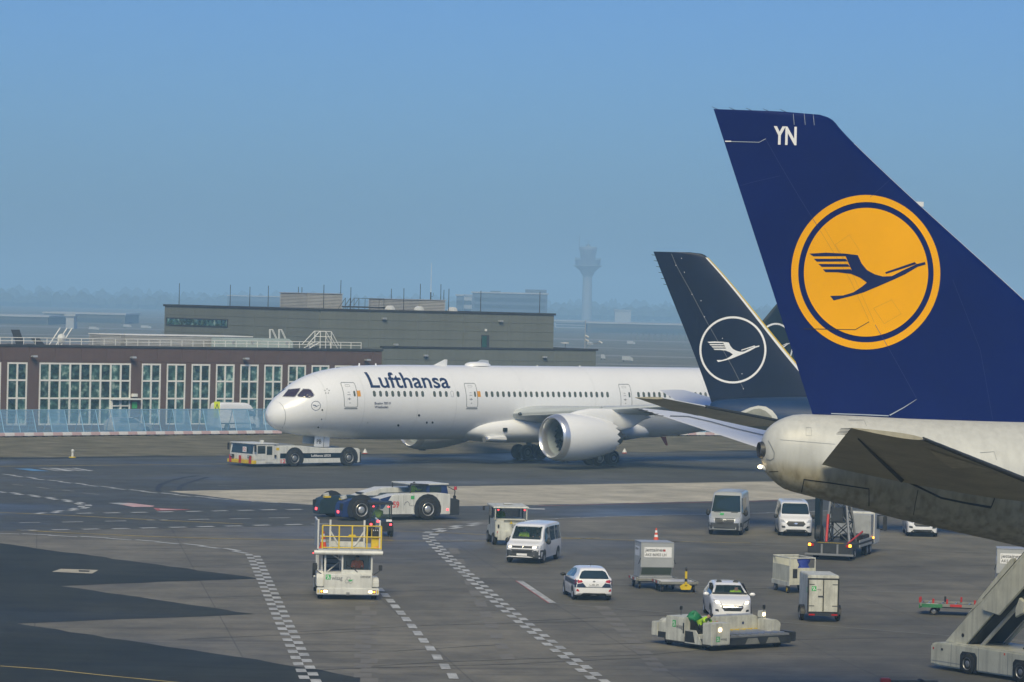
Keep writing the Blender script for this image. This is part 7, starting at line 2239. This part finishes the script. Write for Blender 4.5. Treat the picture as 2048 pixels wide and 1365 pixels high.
# ================================================================== cars and vans
def ring_at(T_, x, n=3):
    zb, zm, zt = (interp(T_[k], x) for k in ('zb', 'belt', 'top'))
    wb, wm_, wt = (max(interp(T_[k], x), 0.02) for k in ('wb', 'wbelt', 'wtop'))
    zm = min(zm, zt - 0.01)
    c = [(0.0, zb), (wb * 0.9, zb), (wb, zb + (zm - zb) * 0.14), (wm_ * 1.005, zb + (zm - zb) * 0.55), (wm_ * 0.985, zm),
         (wt + (wm_ - wt) * 0.35, zm + (zt - zm) * 0.5), (wt + (wm_ - wt) * 0.06, zm + (zt - zm) * 0.86), (wt * 0.88, zt - (zt - zm) * 0.035), (wt * 0.45, zt - 0.004), (0.0, zt)]
    out = []
    m_ = len(c)
    for i in range(m_ - 1):
        p0, p1, p2, p3 = c[max(i - 1, 0)], c[i], c[i + 1], c[min(i + 2, m_ - 1)]
        for j in range(n):
            t = j / n
            q = []
            for a in (0, 1):
                q.append(0.5 * (2 * p1[a] + (p2[a] - p0[a]) * t + (2 * p0[a] - 5 * p1[a] + 4 * p2[a] - p3[a]) * t * t + (3 * p1[a] - p0[a] - 3 * p2[a] + p3[a]) * t ** 3))
            out.append(q)
    out.append(list(c[-1]))
    ring = [(x, q[0], q[1]) for q in out] + [(x, -q[0], q[1]) for q in reversed(out[1:-1])]
    return ring
def shell(T_, L):
    xs = [0, 0.01, 0.03, 0.06, 0.1, 0.15]
    x = 0.22
    while x < L - 0.2:
        xs.append(x)
        x += 0.07
    xs += [L - 0.15, L - 0.1, L - 0.06, L - 0.03, L - 0.01, L]
    return MB().loft([ring_at(T_, x) for x in xs])
def car(name, label, cat, loc, heading, S, group=None):
    """S: length, tables, glass and trim outlines; origin in the middle of the car"""
    t = thing(name, label, cat, loc, heading, group)
    L = S['L']
    T_ = S['T']
    mb = shell(T_, L)
    mb.v = [(x - L / 2, y, z) for x, y, z in mb.v]
    body_ = part('body', mb, S.get('paint', 'car_white'), t, angle=38)
    bv = bvh_of(body_)
    sides = ('-y', '+y')
    for nm, pts, m_ in S.get('side', []):
        for fc in sides:
            decal(nm, poly_mesh([[((x - L / 2) * (1 if fc == '-y' else -1), z) for x, z in pts]]), fc, (0, 0, 0), bv, m_, t, off=0.008, step=0.12)
    for fc, key in (('+x', 'front'), ('-x', 'rear')):
        for nm, pts, m_ in S.get(key, []):
            both = nm.startswith('*')
            nm = nm.lstrip('*')
            for mir in ((1, -1) if both else (1,)):
                decal(nm, poly_mesh([[(mir * y, z) for y, z in pts]]), fc, (0, 0, 0), bv, m_, t, off=0.010 if m_ not in ('headlight_lit', 'chrome_print', 'white_print', 'tail_red_lit') else 0.016, step=0.10)
    for nm, s, h, w, fc, o, m_ in S.get('text', []):
        decal(nm, text_flat(s, h, 0.01, w), fc, o, bv, m_, t, off=0.02)
    if 'see' in S:
        scr = [p for nm, p, m_ in S['front'] if nm == 'windscreen'][0]
        cy_, cz_ = sum(p[0] for p in scr) / len(scr), sum(p[1] for p in scr) / len(scr)
        poly = [(cy_ + (y - cy_) * 0.95, cz_ + (z - cz_) * 0.93) for y, z in scr]
        def inside(y, z):
            c = False
            for (y0, z0), (y1, z1) in zip(poly, poly[1:] + poly[:1]):
                if (z0 > z) != (z1 > z) and y < (y1 - y0) * (z - z0) / (z1 - z0) + y0:
                    c = not c
            return c
        bm = bmesh.new()
        bm.from_mesh(body_.data)
        bmesh.ops.delete(bm, geom=[f for f in bm.faces if f.normal.x > 0.15 and inside(f.calc_center_median().y, f.calc_center_median().z)], context='FACES')
        bm.to_mesh(body_.data)
        bm.free()
        xa, xb, zf, zr = S['see']
        w = 0.74
        part('cabin_lining', MB().quad((xa, -w, zf), (xb, -w, zf), (xb, w, zf), (xa, w, zf)).quad((xa, -w, zf), (xa, w, zf), (xa, w, zr), (xa, -w, zr)).quad((xa, -w, zf), (xb, -w, zf), (xb, -w, zf + 0.25), (xa, -w, zr)).quad((xa, w, zf), (xb, w, zf), (xb, w, zf + 0.25), (xa, w, zr)), 'dark_cloth', t, angle=0)
        part('dashboard', MB().box(xb - 0.35, xb - 0.02, -w, w, zf + 0.02, zf + 0.22), 'black_plastic', t, bevel=0.03)
        for sy in (-0.36, 0.36):
            part('seat', MB().box(xa + 0.3, xa + 0.42, sy - 0.23, sy + 0.23, zf - 0.1, zf + 0.5).box(xa + 0.3, xa + 0.4, sy - 0.12, sy + 0.12, zf + 0.5, zf + 0.68), 'bumper_grey', t, bevel=0.04)
    for x in S['wheels']:
        for sg in (-1, 1):
            r_ = S['r']
            yy = interp(T_['wb'], x)
            arch = [(x - L / 2 + 1.17 * r_ * math.cos(R(a)), r_ + 1.17 * r_ * math.sin(R(a))) for a in range(-35, 216, 12)]
            fc = '+y' if sg > 0 else '-y'
            decal('wheel_arch', poly_mesh([[((-a if sg > 0 else a), b) for a, b in arch]]), fc, (0, 0, 0), bv, 'black_plastic', t, off=0.006, step=0.15)
            wheel(t, (x - L / 2, sg * (yy - 0.085), r_), r_, 0.21, S.get('rim', 'rim_silver'), out=sg)
    mx, mz = S['mirror']
    for sg in (-1, 1):
        wy = interp(T_['wbelt'], mx)
        m_ = part('mirror', MB().ball((mx - L / 2, sg * (wy + 0.12), mz), 0.07, 0.13, S.get('mh', 0.08)), S.get('mcol', 'black_plastic'), t, angle=60)
        part('bracket', MB().tube([(mx - L / 2 + 0.02, sg * (wy - 0.06), mz - 0.05), (mx - L / 2, sg * (wy + 0.08), mz - 0.03)], 0.025), 'black_plastic', m_)
    return t
mat('chrome_print', (0.6, 0.61, 0.62), 0.2, metal=0.8, var=0.05)
mat('bumper_grey', (0.055, 0.06, 0.065), 0.6, var=0.15, scale=3)
mat('seal_black', (0.012, 0.013, 0.014), 0.5, var=0.05)
mat('stripe_navy', (0.02, 0.04, 0.085), 0.4, var=0.1)
GLS = 'glass_dark'
# --- panel bus
T6 = dict(L=4.9, r=0.335, wheels=(0.95, 3.97), mirror=(3.62, 1.08), mh=0.15, rim='rim_grey',
    T=dict(top=[(0, 1.55), (0.05, 1.80), (0.2, 1.92), (0.8, 1.97), (2.6, 1.97), (3.2, 1.92), (3.5, 1.80), (4.05, 1.22), (4.15, 1.14), (4.7, 0.98), (4.86, 0.86), (4.9, 0.7)],
           belt=[(0, 1.0), (3.4, 1.02), (4.1, 1.0), (4.7, 0.84), (4.9, 0.6)], zb=[(0, 0.4), (0.15, 0.28), (4.6, 0.25), (4.9, 0.34)],
           wb=[(0, 0.80), (0.1, 0.90), (0.4, 0.93), (4.2, 0.93), (4.6, 0.88), (4.8, 0.78), (4.9, 0.62)],
           wbelt=[(0, 0.82), (0.1, 0.92), (0.4, 0.95), (4.1, 0.95), (4.5, 0.90), (4.78, 0.80), (4.9, 0.62)],
           wtop=[(0, 0.72), (0.1, 0.80), (0.5, 0.82), (3.3, 0.80), (3.6, 0.79), (4.1, 0.84), (4.5, 0.80), (4.9, 0.55)]),
    side=[('side_window', [(2.72, 1.08), (3.82, 1.08), (3.42, 1.70), (3.2, 1.76), (2.72, 1.78)], GLS), ('side_window', [(1.55, 1.08), (2.62, 1.08), (2.62, 1.78), (1.55, 1.79)], GLS), ('side_window', [(0.3, 1.08), (1.45, 1.08), (1.45, 1.79), (0.36, 1.76)], GLS), ('door_joint', [(2.67, 0.36), (2.685, 0.36), (2.685, 1.85), (2.67, 1.85)], 'seam'), ('handle', [(2.5, 0.98), (2.62, 0.98), (2.62, 1.02), (2.5, 1.02)], 'seam')],
    see=(-0.1, 1.55, 1.08, 1.86), front=[('windscreen', [(-0.80, 1.20), (0.80, 1.20), (0.72, 1.82), (-0.72, 1.82)], 'clear_glass'), ('bumper', [(-0.95, 0.27), (0.95, 0.27), (0.95, 0.70), (0.6, 0.70), (0.55, 0.74), (-0.55, 0.74), (-0.6, 0.70), (-0.95, 0.70)], 'bumper_grey'), ('grille', [(-0.52, 0.80), (0.52, 0.80), (0.52, 0.90), (-0.52, 0.90)], 'black_plastic'), ('*headlight', [(0.52, 0.78), (0.90, 0.76), (0.90, 0.90), (0.52, 0.92)], 'lamp_clear'), ('*headlight_lamp', [(0.58, 0.80), (0.70, 0.80), (0.70, 0.89), (0.58, 0.89)], 'headlight_lit'), ('number_plate', [(-0.27, 0.42), (0.27, 0.42), (0.27, 0.53), (-0.27, 0.53)], 'white_print'), ('intake', [(-0.5, 0.55), (0.5, 0.55), (0.5, 0.66), (-0.5, 0.66)], 'black_plastic')],
    text=[('badge', 'W', 0.11, 0.13, '+x', (0, -0.065, 0.80), 'chrome_print')])
# --- big van
SPR = dict(L=5.9, r=0.35, wheels=(1.15, 4.85), mirror=(4.5, 1.25), mh=0.19, rim='rim_grey', paint='van_silver',
    T=dict(top=[(0, 1.9), (0.05, 2.25), (0.25, 2.42), (1, 2.46), (3.9, 2.46), (4.1, 2.42), (4.32, 2.28), (5.08, 1.36), (5.22, 1.26), (5.65, 1.08), (5.85, 0.95), (5.9, 0.75)],
           belt=[(0, 1.1), (4.4, 1.15), (5.1, 1.1), (5.7, 0.92), (5.9, 0.65)], zb=[(0, 0.45), (0.15, 0.32), (5.6, 0.28), (5.9, 0.36)],
           wb=[(0, 0.86), (0.2, 0.96), (5.2, 0.96), (5.7, 0.88), (5.9, 0.66)], wbelt=[(0, 0.88), (0.2, 0.985), (5.1, 0.985), (5.6, 0.92), (5.82, 0.82), (5.9, 0.66)], wtop=[(0, 0.76), (0.3, 0.86), (4.3, 0.83), (4.6, 0.82), (5.1, 0.86), (5.6, 0.80), (5.9, 0.58)]),
    side=[('side_window', [(3.6, 1.2), (4.85, 1.2), (4.4, 2.1), (3.6, 2.14)], GLS), ('side_window', [(1.9, 1.2), (3.4, 1.2), (3.4, 2.05), (1.9, 2.05)], GLS), ('side_trim', [(0.2, 0.62), (4.3, 0.62), (4.3, 0.72), (0.2, 0.72)], 'bumper_grey')],
    front=[('windscreen', [(-0.84, 1.34), (0.84, 1.34), (0.74, 2.24), (-0.74, 2.24)], GLS), ('bumper', [(-0.97, 0.3), (0.97, 0.3), (0.97, 0.74), (-0.97, 0.74)], 'bumper_grey'), ('grille', [(-0.55, 0.76), (-0.42, 0.66), (0.42, 0.66), (0.55, 0.76), (0.58, 1.0), (-0.58, 1.0)], 'black_plastic'), ('*headlight', [(0.60, 0.78), (0.92, 0.76), (0.90, 1.04), (0.62, 0.98)], 'lamp_clear'), ('badge', oval(0, 0.86, 0.1, 0.1, 16), 'galvanised'), ('badge_field', oval(0, 0.86, 0.075, 0.075, 16), 'black_plastic'), ('logo', [(-0.32, 1.15), (-0.1, 1.15), (-0.1, 1.26), (-0.32, 1.26)], 'green_print'), ('*vent', [(0.3, 1.29), (0.7, 1.29), (0.7, 1.325), (0.3, 1.325)], 'black_plastic')])
mat('van_silver', (0.50, 0.53, 0.54), 0.28, metal=0.25, var=0.06, coat=0.5)
# --- mid van with large grille
TRN = dict(L=4.97, r=0.335, wheels=(1.0, 3.95), mirror=(3.7, 1.1), mh=0.13, rim='rim_grey',
    T=dict(top=[(0, 1.6), (0.05, 1.85), (0.2, 1.95), (0.8, 2.0), (2.7, 1.98), (3.3, 1.92), (3.6, 1.80), (4.2, 1.24), (4.35, 1.16), (4.8, 0.98), (4.93, 0.84), (4.97, 0.66)],
           belt=[(0, 1.0), (3.5, 1.05), (4.3, 1.02), (4.8, 0.84), (4.97, 0.56)], zb=[(0, 0.4), (0.15, 0.28), (4.65, 0.22), (4.97, 0.30)],
           wb=[(0, 0.82), (0.1, 0.92), (0.4, 0.96), (4.2, 0.96), (4.7, 0.88), (4.97, 0.58)], wbelt=[(0, 0.84), (0.1, 0.95), (0.4, 0.985), (4.2, 0.98), (4.65, 0.90), (4.86, 0.78), (4.97, 0.58)], wtop=[(0, 0.70), (0.1, 0.78), (0.5, 0.80), (3.4, 0.78), (3.7, 0.77), (4.25, 0.84), (4.7, 0.76), (4.97, 0.5)]),
    side=[('side_window', [(2.8, 1.12), (3.95, 1.12), (3.5, 1.72), (2.8, 1.78)], GLS), ('side_window', [(1.5, 1.12), (2.7, 1.12), (2.7, 1.78), (1.5, 1.78)], GLS), ('door_joint', [(2.74, 0.36), (2.756, 0.36), (2.756, 1.82), (2.74, 1.82)], 'seam'), ('door_joint', [(1.4, 0.36), (1.414, 0.36), (1.414, 1.82), (1.4, 1.82)], 'seam')],
    front=[('windscreen', [(-0.78, 1.26), (0.78, 1.26), (0.80, 1.36), (0.72, 1.78), (0.64, 1.84), (-0.64, 1.84), (-0.72, 1.78), (-0.80, 1.36)], GLS), ('grille', [(-0.42, 0.60), (0.42, 0.60), (0.55, 0.74), (0.46, 0.88), (-0.46, 0.88), (-0.55, 0.74)], 'black_plastic'), ('*headlight', [(0.62, 0.80), (0.86, 0.84), (0.88, 0.98), (0.70, 0.94)], 'lamp_clear'), ('*fog_lamp', [(0.60, 0.50), (0.80, 0.50), (0.82, 0.62), (0.62, 0.60)], 'black_plastic'), ('lower_grille', [(-0.75, 0.24), (0.75, 0.24), (0.55, 0.42), (-0.55, 0.42)], 'black_plastic'), ('number_plate', [(-0.26, 0.46), (0.26, 0.46), (0.26, 0.56), (-0.26, 0.56)], 'white_print'), ('badge', oval(0, 0.76, 0.10, 0.045, 16), 'chrome_print')])
# --- raised family car
KUG = dict(L=4.55, r=0.35, wheels=(0.95, 3.64), mirror=(3.0, 1.12), mcol='car_white', T=dict(top=[(0, 1.0), (0.05, 1.15), (0.4, 1.52), (1.2, 1.66), (2.2, 1.64), (2.7, 1.52), (3.35, 1.13), (4.1, 1.02), (4.45, 0.90), (4.55, 0.7)], belt=[(0, 0.95), (3.2, 1.05), (4.1, 0.95), (4.55, 0.6)], zb=[(0, 0.4), (0.2, 0.28), (4.3, 0.24), (4.55, 0.3)],
           wb=[(0, 0.72), (0.2, 0.88), (3.9, 0.90), (4.35, 0.82), (4.55, 0.55)], wbelt=[(0, 0.74), (0.2, 0.9), (3.7, 0.92), (4.3, 0.84), (4.55, 0.55)], wtop=[(0, 0.66), (0.4, 0.66), (1, 0.62), (2.2, 0.62), (3.3, 0.78), (4.1, 0.76), (4.55, 0.45)]),
    side=[('side_window', [(0.7, 1.08), (3.0, 1.10), (2.4, 1.52), (1.0, 1.56)], GLS)],
    front=[('windscreen', [(-0.72, 1.16), (0.72, 1.16), (0.58, 1.54), (-0.58, 1.54)], GLS), ('grille', [(-0.40, 0.62), (0.40, 0.62), (0.52, 0.76), (0.44, 0.90), (-0.44, 0.90), (-0.52, 0.76)], 'black_plastic'), ('*headlight', [(0.55, 0.80), (0.82, 0.86), (0.80, 0.98), (0.60, 0.93)], 'lamp_clear'), ('*fog_lamp', [(0.56, 0.52), (0.76, 0.52), (0.78, 0.64), (0.58, 0.62)], 'black_plastic'), ('lower_grille', [(-0.72, 0.26), (0.72, 0.26), (0.52, 0.44), (-0.52, 0.44)], 'black_plastic')])
# --- small hatchback seen from behind
FIE = dict(L=4.04, r=0.31, wheels=(0.70, 3.19), mirror=(2.72, 0.98), T=dict(top=[(0, 0.72), (0.03, 0.93), (0.10, 1.04), (0.32, 1.36), (0.55, 1.44), (1.3, 1.476), (1.9, 1.45), (2.3, 1.34), (2.95, 0.99), (3.2, 0.94), (3.75, 0.84), (3.96, 0.70), (4.04, 0.55)],
           belt=[(0, 0.66), (0.1, 0.92), (0.5, 0.96), (2.6, 0.92), (3.1, 0.88), (3.8, 0.74), (4.04, 0.5)], zb=[(0, 0.34), (0.12, 0.24), (3.85, 0.2), (4.04, 0.3)],
           wb=[(0, 0.70), (0.08, 0.80), (0.4, 0.84), (3.3, 0.84), (3.8, 0.72), (4.04, 0.4)], wbelt=[(0, 0.70), (0.08, 0.80), (0.35, 0.855), (1.5, 0.868), (3.2, 0.85), (3.75, 0.74), (4.04, 0.4)], wtop=[(0, 0.64), (0.1, 0.68), (0.32, 0.58), (0.6, 0.56), (1.8, 0.56), (2.3, 0.60), (2.95, 0.74), (3.75, 0.60), (4.04, 0.36)]),
    side=[('side_window', [(1.75, 0.98), (2.85, 0.96), (2.35, 1.27), (1.75, 1.36)], GLS), ('side_window', [(0.75, 1.04), (1.68, 0.99), (1.68, 1.37), (1.1, 1.36), (0.85, 1.22)], GLS), ('door_joint', [(1.70, 0.32), (1.712, 0.32), (1.712, 1.38), (1.70, 1.38)], 'seam'), ('door_joint', [(2.78, 0.34), (2.792, 0.34), (2.86, 0.92), (2.845, 0.92)], 'seam'), ('handle', [(1.86, 0.83), (2.0, 0.83), (2.0, 0.86), (1.86, 0.86)], 'seam'), ('side_stripe', [(0.05, 0.70), (2.75, 0.70), (2.75, 0.90), (0.05, 0.92)], 'stripe_navy')],
    rear=[('rear_window', [(-0.66, 0.98), (0.66, 0.98), (0.64, 1.08), (0.53, 1.28), (0.4, 1.33), (-0.4, 1.33), (-0.53, 1.28), (-0.64, 1.08)], GLS), ('*tail_light', [(0.50, 0.84), (0.84, 0.76), (0.86, 0.86), (0.80, 0.96), (0.56, 0.92)], 'tail_red'), ('stripe', [(-0.84, 0.60), (0.84, 0.60), (0.84, 0.74), (0.5, 0.80), (0.34, 0.62), (-0.34, 0.62), (-0.5, 0.80), (-0.84, 0.74)], 'stripe_navy'), ('number_plate', [(-0.27, 0.66), (0.27, 0.66), (0.27, 0.77), (-0.27, 0.77)], 'white_print'), ('lower_bumper', [(-0.6, 0.24), (0.6, 0.24), (0.5, 0.36), (-0.5, 0.36)], 'black_plastic'), ('*reflector', [(0.66, 0.42), (0.78, 0.44), (0.76, 0.54), (0.68, 0.5)], 'tail_red'), ('badge', oval(0, 0.87, 0.06, 0.03, 12), 'grey_print')],
    text=[('plate_lettering', 'L-SR-29', 0.07, 0.40, '-x', (0, 0.20, 0.685), 'black_print'), ])
# --- small hatchback with lights on
COR = dict(L=4.02, r=0.31, wheels=(0.72, 3.23), mirror=(2.72, 1.0), mcol='car_white', T=dict(top=[(0, 0.9), (0.05, 1.0), (0.35, 1.36), (0.7, 1.45), (1.4, 1.48), (2.0, 1.44), (2.4, 1.32), (3.0, 0.99), (3.2, 0.95), (3.7, 0.85), (3.93, 0.72), (4.02, 0.55)],
           belt=[(0, 0.8), (0.4, 0.95), (2.6, 0.94), (3.1, 0.90), (3.75, 0.76), (4.02, 0.5)], zb=[(0, 0.34), (0.12, 0.24), (3.85, 0.17), (4.02, 0.24)],
           wb=[(0, 0.68), (0.2, 0.82), (3.2, 0.85), (3.7, 0.80), (3.92, 0.64), (4.02, 0.44)], wbelt=[(0, 0.68), (0.2, 0.84), (1.5, 0.87), (3.2, 0.86), (3.65, 0.80), (3.9, 0.64), (4.02, 0.44)], wtop=[(0, 0.64), (0.35, 0.60), (0.7, 0.57), (2.0, 0.57), (2.4, 0.61), (3.0, 0.76), (3.65, 0.66), (4.02, 0.36)]),
    side=[('side_window', [(1.75, 1.0), (2.85, 0.98), (2.4, 1.26), (1.75, 1.36)], GLS), ('side_window', [(0.75, 1.04), (1.68, 1.0), (1.68, 1.37), (1.0, 1.34)], GLS), ('door_joint', [(1.70, 0.32), (1.712, 0.32), (1.712, 1.38), (1.70, 1.38)], 'seam'), ('door_joint', [(2.78, 0.34), (2.792, 0.34), (2.86, 0.92), (2.845, 0.92)], 'seam')],
    see=(-0.45, 0.95, 0.86, 1.38), front=[('windscreen', [(-0.70, 1.02), (0.70, 1.02), (0.56, 1.36), (-0.56, 1.36)], 'clear_glass'), ('*headlight', [(0.44, 0.66), (0.74, 0.70), (0.80, 0.86), (0.62, 0.82), (0.48, 0.74)], 'lamp_clear'), ('*headlight_lamp', [(0.50, 0.68), (0.68, 0.70), (0.70, 0.80), (0.56, 0.78)], 'headlight_lit'), ('grille', [(-0.34, 0.40), (0.34, 0.40), (0.46, 0.54), (0.44, 0.62), (-0.44, 0.62), (-0.46, 0.54)], 'black_plastic'), ('grille_bar', [(-0.40, 0.54), (0.40, 0.54), (0.40, 0.575), (-0.40, 0.575)], 'chrome_print'), ('badge', oval(0, 0.56, 0.06, 0.055, 14), 'chrome_print'), ('number_plate', [(-0.27, 0.29), (0.27, 0.29), (0.27, 0.38), (-0.27, 0.38)], 'white_print'), ('lower_grille', [(-0.44, 0.2), (0.44, 0.2), (0.40, 0.25), (-0.40, 0.25)], 'black_plastic'), ('*fog_lamp', [(0.56, 0.36), (0.70, 0.38), (0.70, 0.46), (0.58, 0.46)], 'black_plastic')])
car('minibus', 'white minibus with dark grey bumper and headlights on beside the baggage tractor', 'van', (1.34, 171.15, 0), R(-104), T6)
car('panel_van', 'silver high-roofed van facing out beside the white van near the concrete strip', 'van', (12.99, 196.5, 0), R(-99), SPR)
car('van', 'white van with dark oval grille parked between the silver van and the lorry', 'van', (16.76, 196.6, 0), R(-91), TRN)
car('car', 'white car mostly hidden beneath the jumbo tail, only its front showing', 'car', (24.45, 198.6, 0), R(-93), KUG)
c_ = car('hatchback', 'white hatchback with navy stripe seen from behind, driving away', 'car', (3.61, 150.3, 0), R(98), FIE)
part('aerial', MB().cyl((-0.9, 0, 1.46), (-1.05, 0, 1.62), 0.012, 0.006, 5), 'black_plastic', c_)
car('hatchback', 'white hatchback with lit headlights just behind the cargo transporter', 'car', (9.42, 142.55, 0), R(-87), COR)
# delivery van beyond the blue fence
DEL = dict(L=6.2, r=0.36, wheels=(1.2, 4.9), mirror=(4.9, 1.4), mh=0.18, rim='rim_grey',
    T=dict(top=[(0, 2.3), (0.05, 2.65), (0.3, 2.8), (1, 2.84), (4.0, 2.8), (4.6, 2.6), (5.2, 1.85), (5.4, 1.5), (5.9, 1.25), (6.15, 1.0), (6.2, 0.8)], belt=[(0, 1.2), (5, 1.25), (5.9, 1.1), (6.2, 0.7)], zb=[(0, 0.45), (0.2, 0.32), (6.2, 0.36)],
           wb=[(0, 0.9), (0.2, 0.98), (5.6, 0.98), (6.2, 0.66)], wbelt=[(0, 0.92), (0.2, 1.0), (5.5, 1.0), (6.2, 0.66)], wtop=[(0, 0.8), (0.3, 0.9), (4.6, 0.86), (5.4, 0.9), (6.2, 0.55)]),
    side=[('side_window', [(4.1, 1.45), (5.35, 1.45), (5.0, 1.98), (4.1, 2.1)], GLS), ('side_trim', [(0.3, 0.7), (4.6, 0.7), (4.6, 0.85), (0.3, 0.85)], 'bumper_grey')], front=[('windscreen', [(-0.85, 1.6), (0.85, 1.6), (0.75, 2.5), (-0.75, 2.5)], GLS)])
p = at(472, 830, 331)
car('delivery_van', 'tall white delivery van standing behind the blue fence by the yellow board', 'van', (p.x, p.y, 0), R(37), DEL).scale = (0.82, 0.9, 1.0)
p = at(258, 846, 317)
k_ = dict(KUG)
k_['paint'] = 'van_silver'
car('car', 'silver car standing behind the blue fence before the long glazing', 'car', (p.x, p.y, 0), R(37), k_)
for lab, loc_, h_, q, v_ in (('passenger in yellow vest behind the windscreen of the white minibus', (1.34, 171.15, 0), R(-104), (0.45, -0.36, 0.92), 'hi_vis'),
                            ('driver in dark clothes behind the windscreen of the white minibus', (1.34, 171.15, 0), R(-104), (0.45, 0.36, 0.92), 'dark_cloth'),
                            ('driver in yellow vest inside the hatchback with lit headlights', (9.42, 142.55, 0), R(-87), (0.05, 0.36, 0.55), 'hi_vis')):
    seated('person', lab, place(q, loc_, h_), h_, v_, lean=0.04, legs=False, arm_fwd=0.36)
# ================================================================== haze
hz_m = bpy.data.materials.new('haze')
hz_m.use_nodes = True
hn = hz_m.node_tree.nodes
hn.clear()
h_out = hn.new('ShaderNodeOutputMaterial')
h_vol = hn.new('ShaderNodeVolumePrincipled')
h_vol.inputs['Color'].default_value = (0.39, 0.68, 1.0, 1)
h_vol.inputs['Density'].default_value = 0.00045
h_vol.inputs['Anisotropy'].default_value = -0.3
hz_m.node_tree.links.new(h_vol.outputs[0], h_out.inputs['Volume'])
MATS['haze'] = hz_m
tag(part('haze', MB().box(-3600, 3600, -300, 9100, -1, 86), 'haze', angle=0), 'pale blue haze lying over the whole airfield', 'haze', kind='stuff')
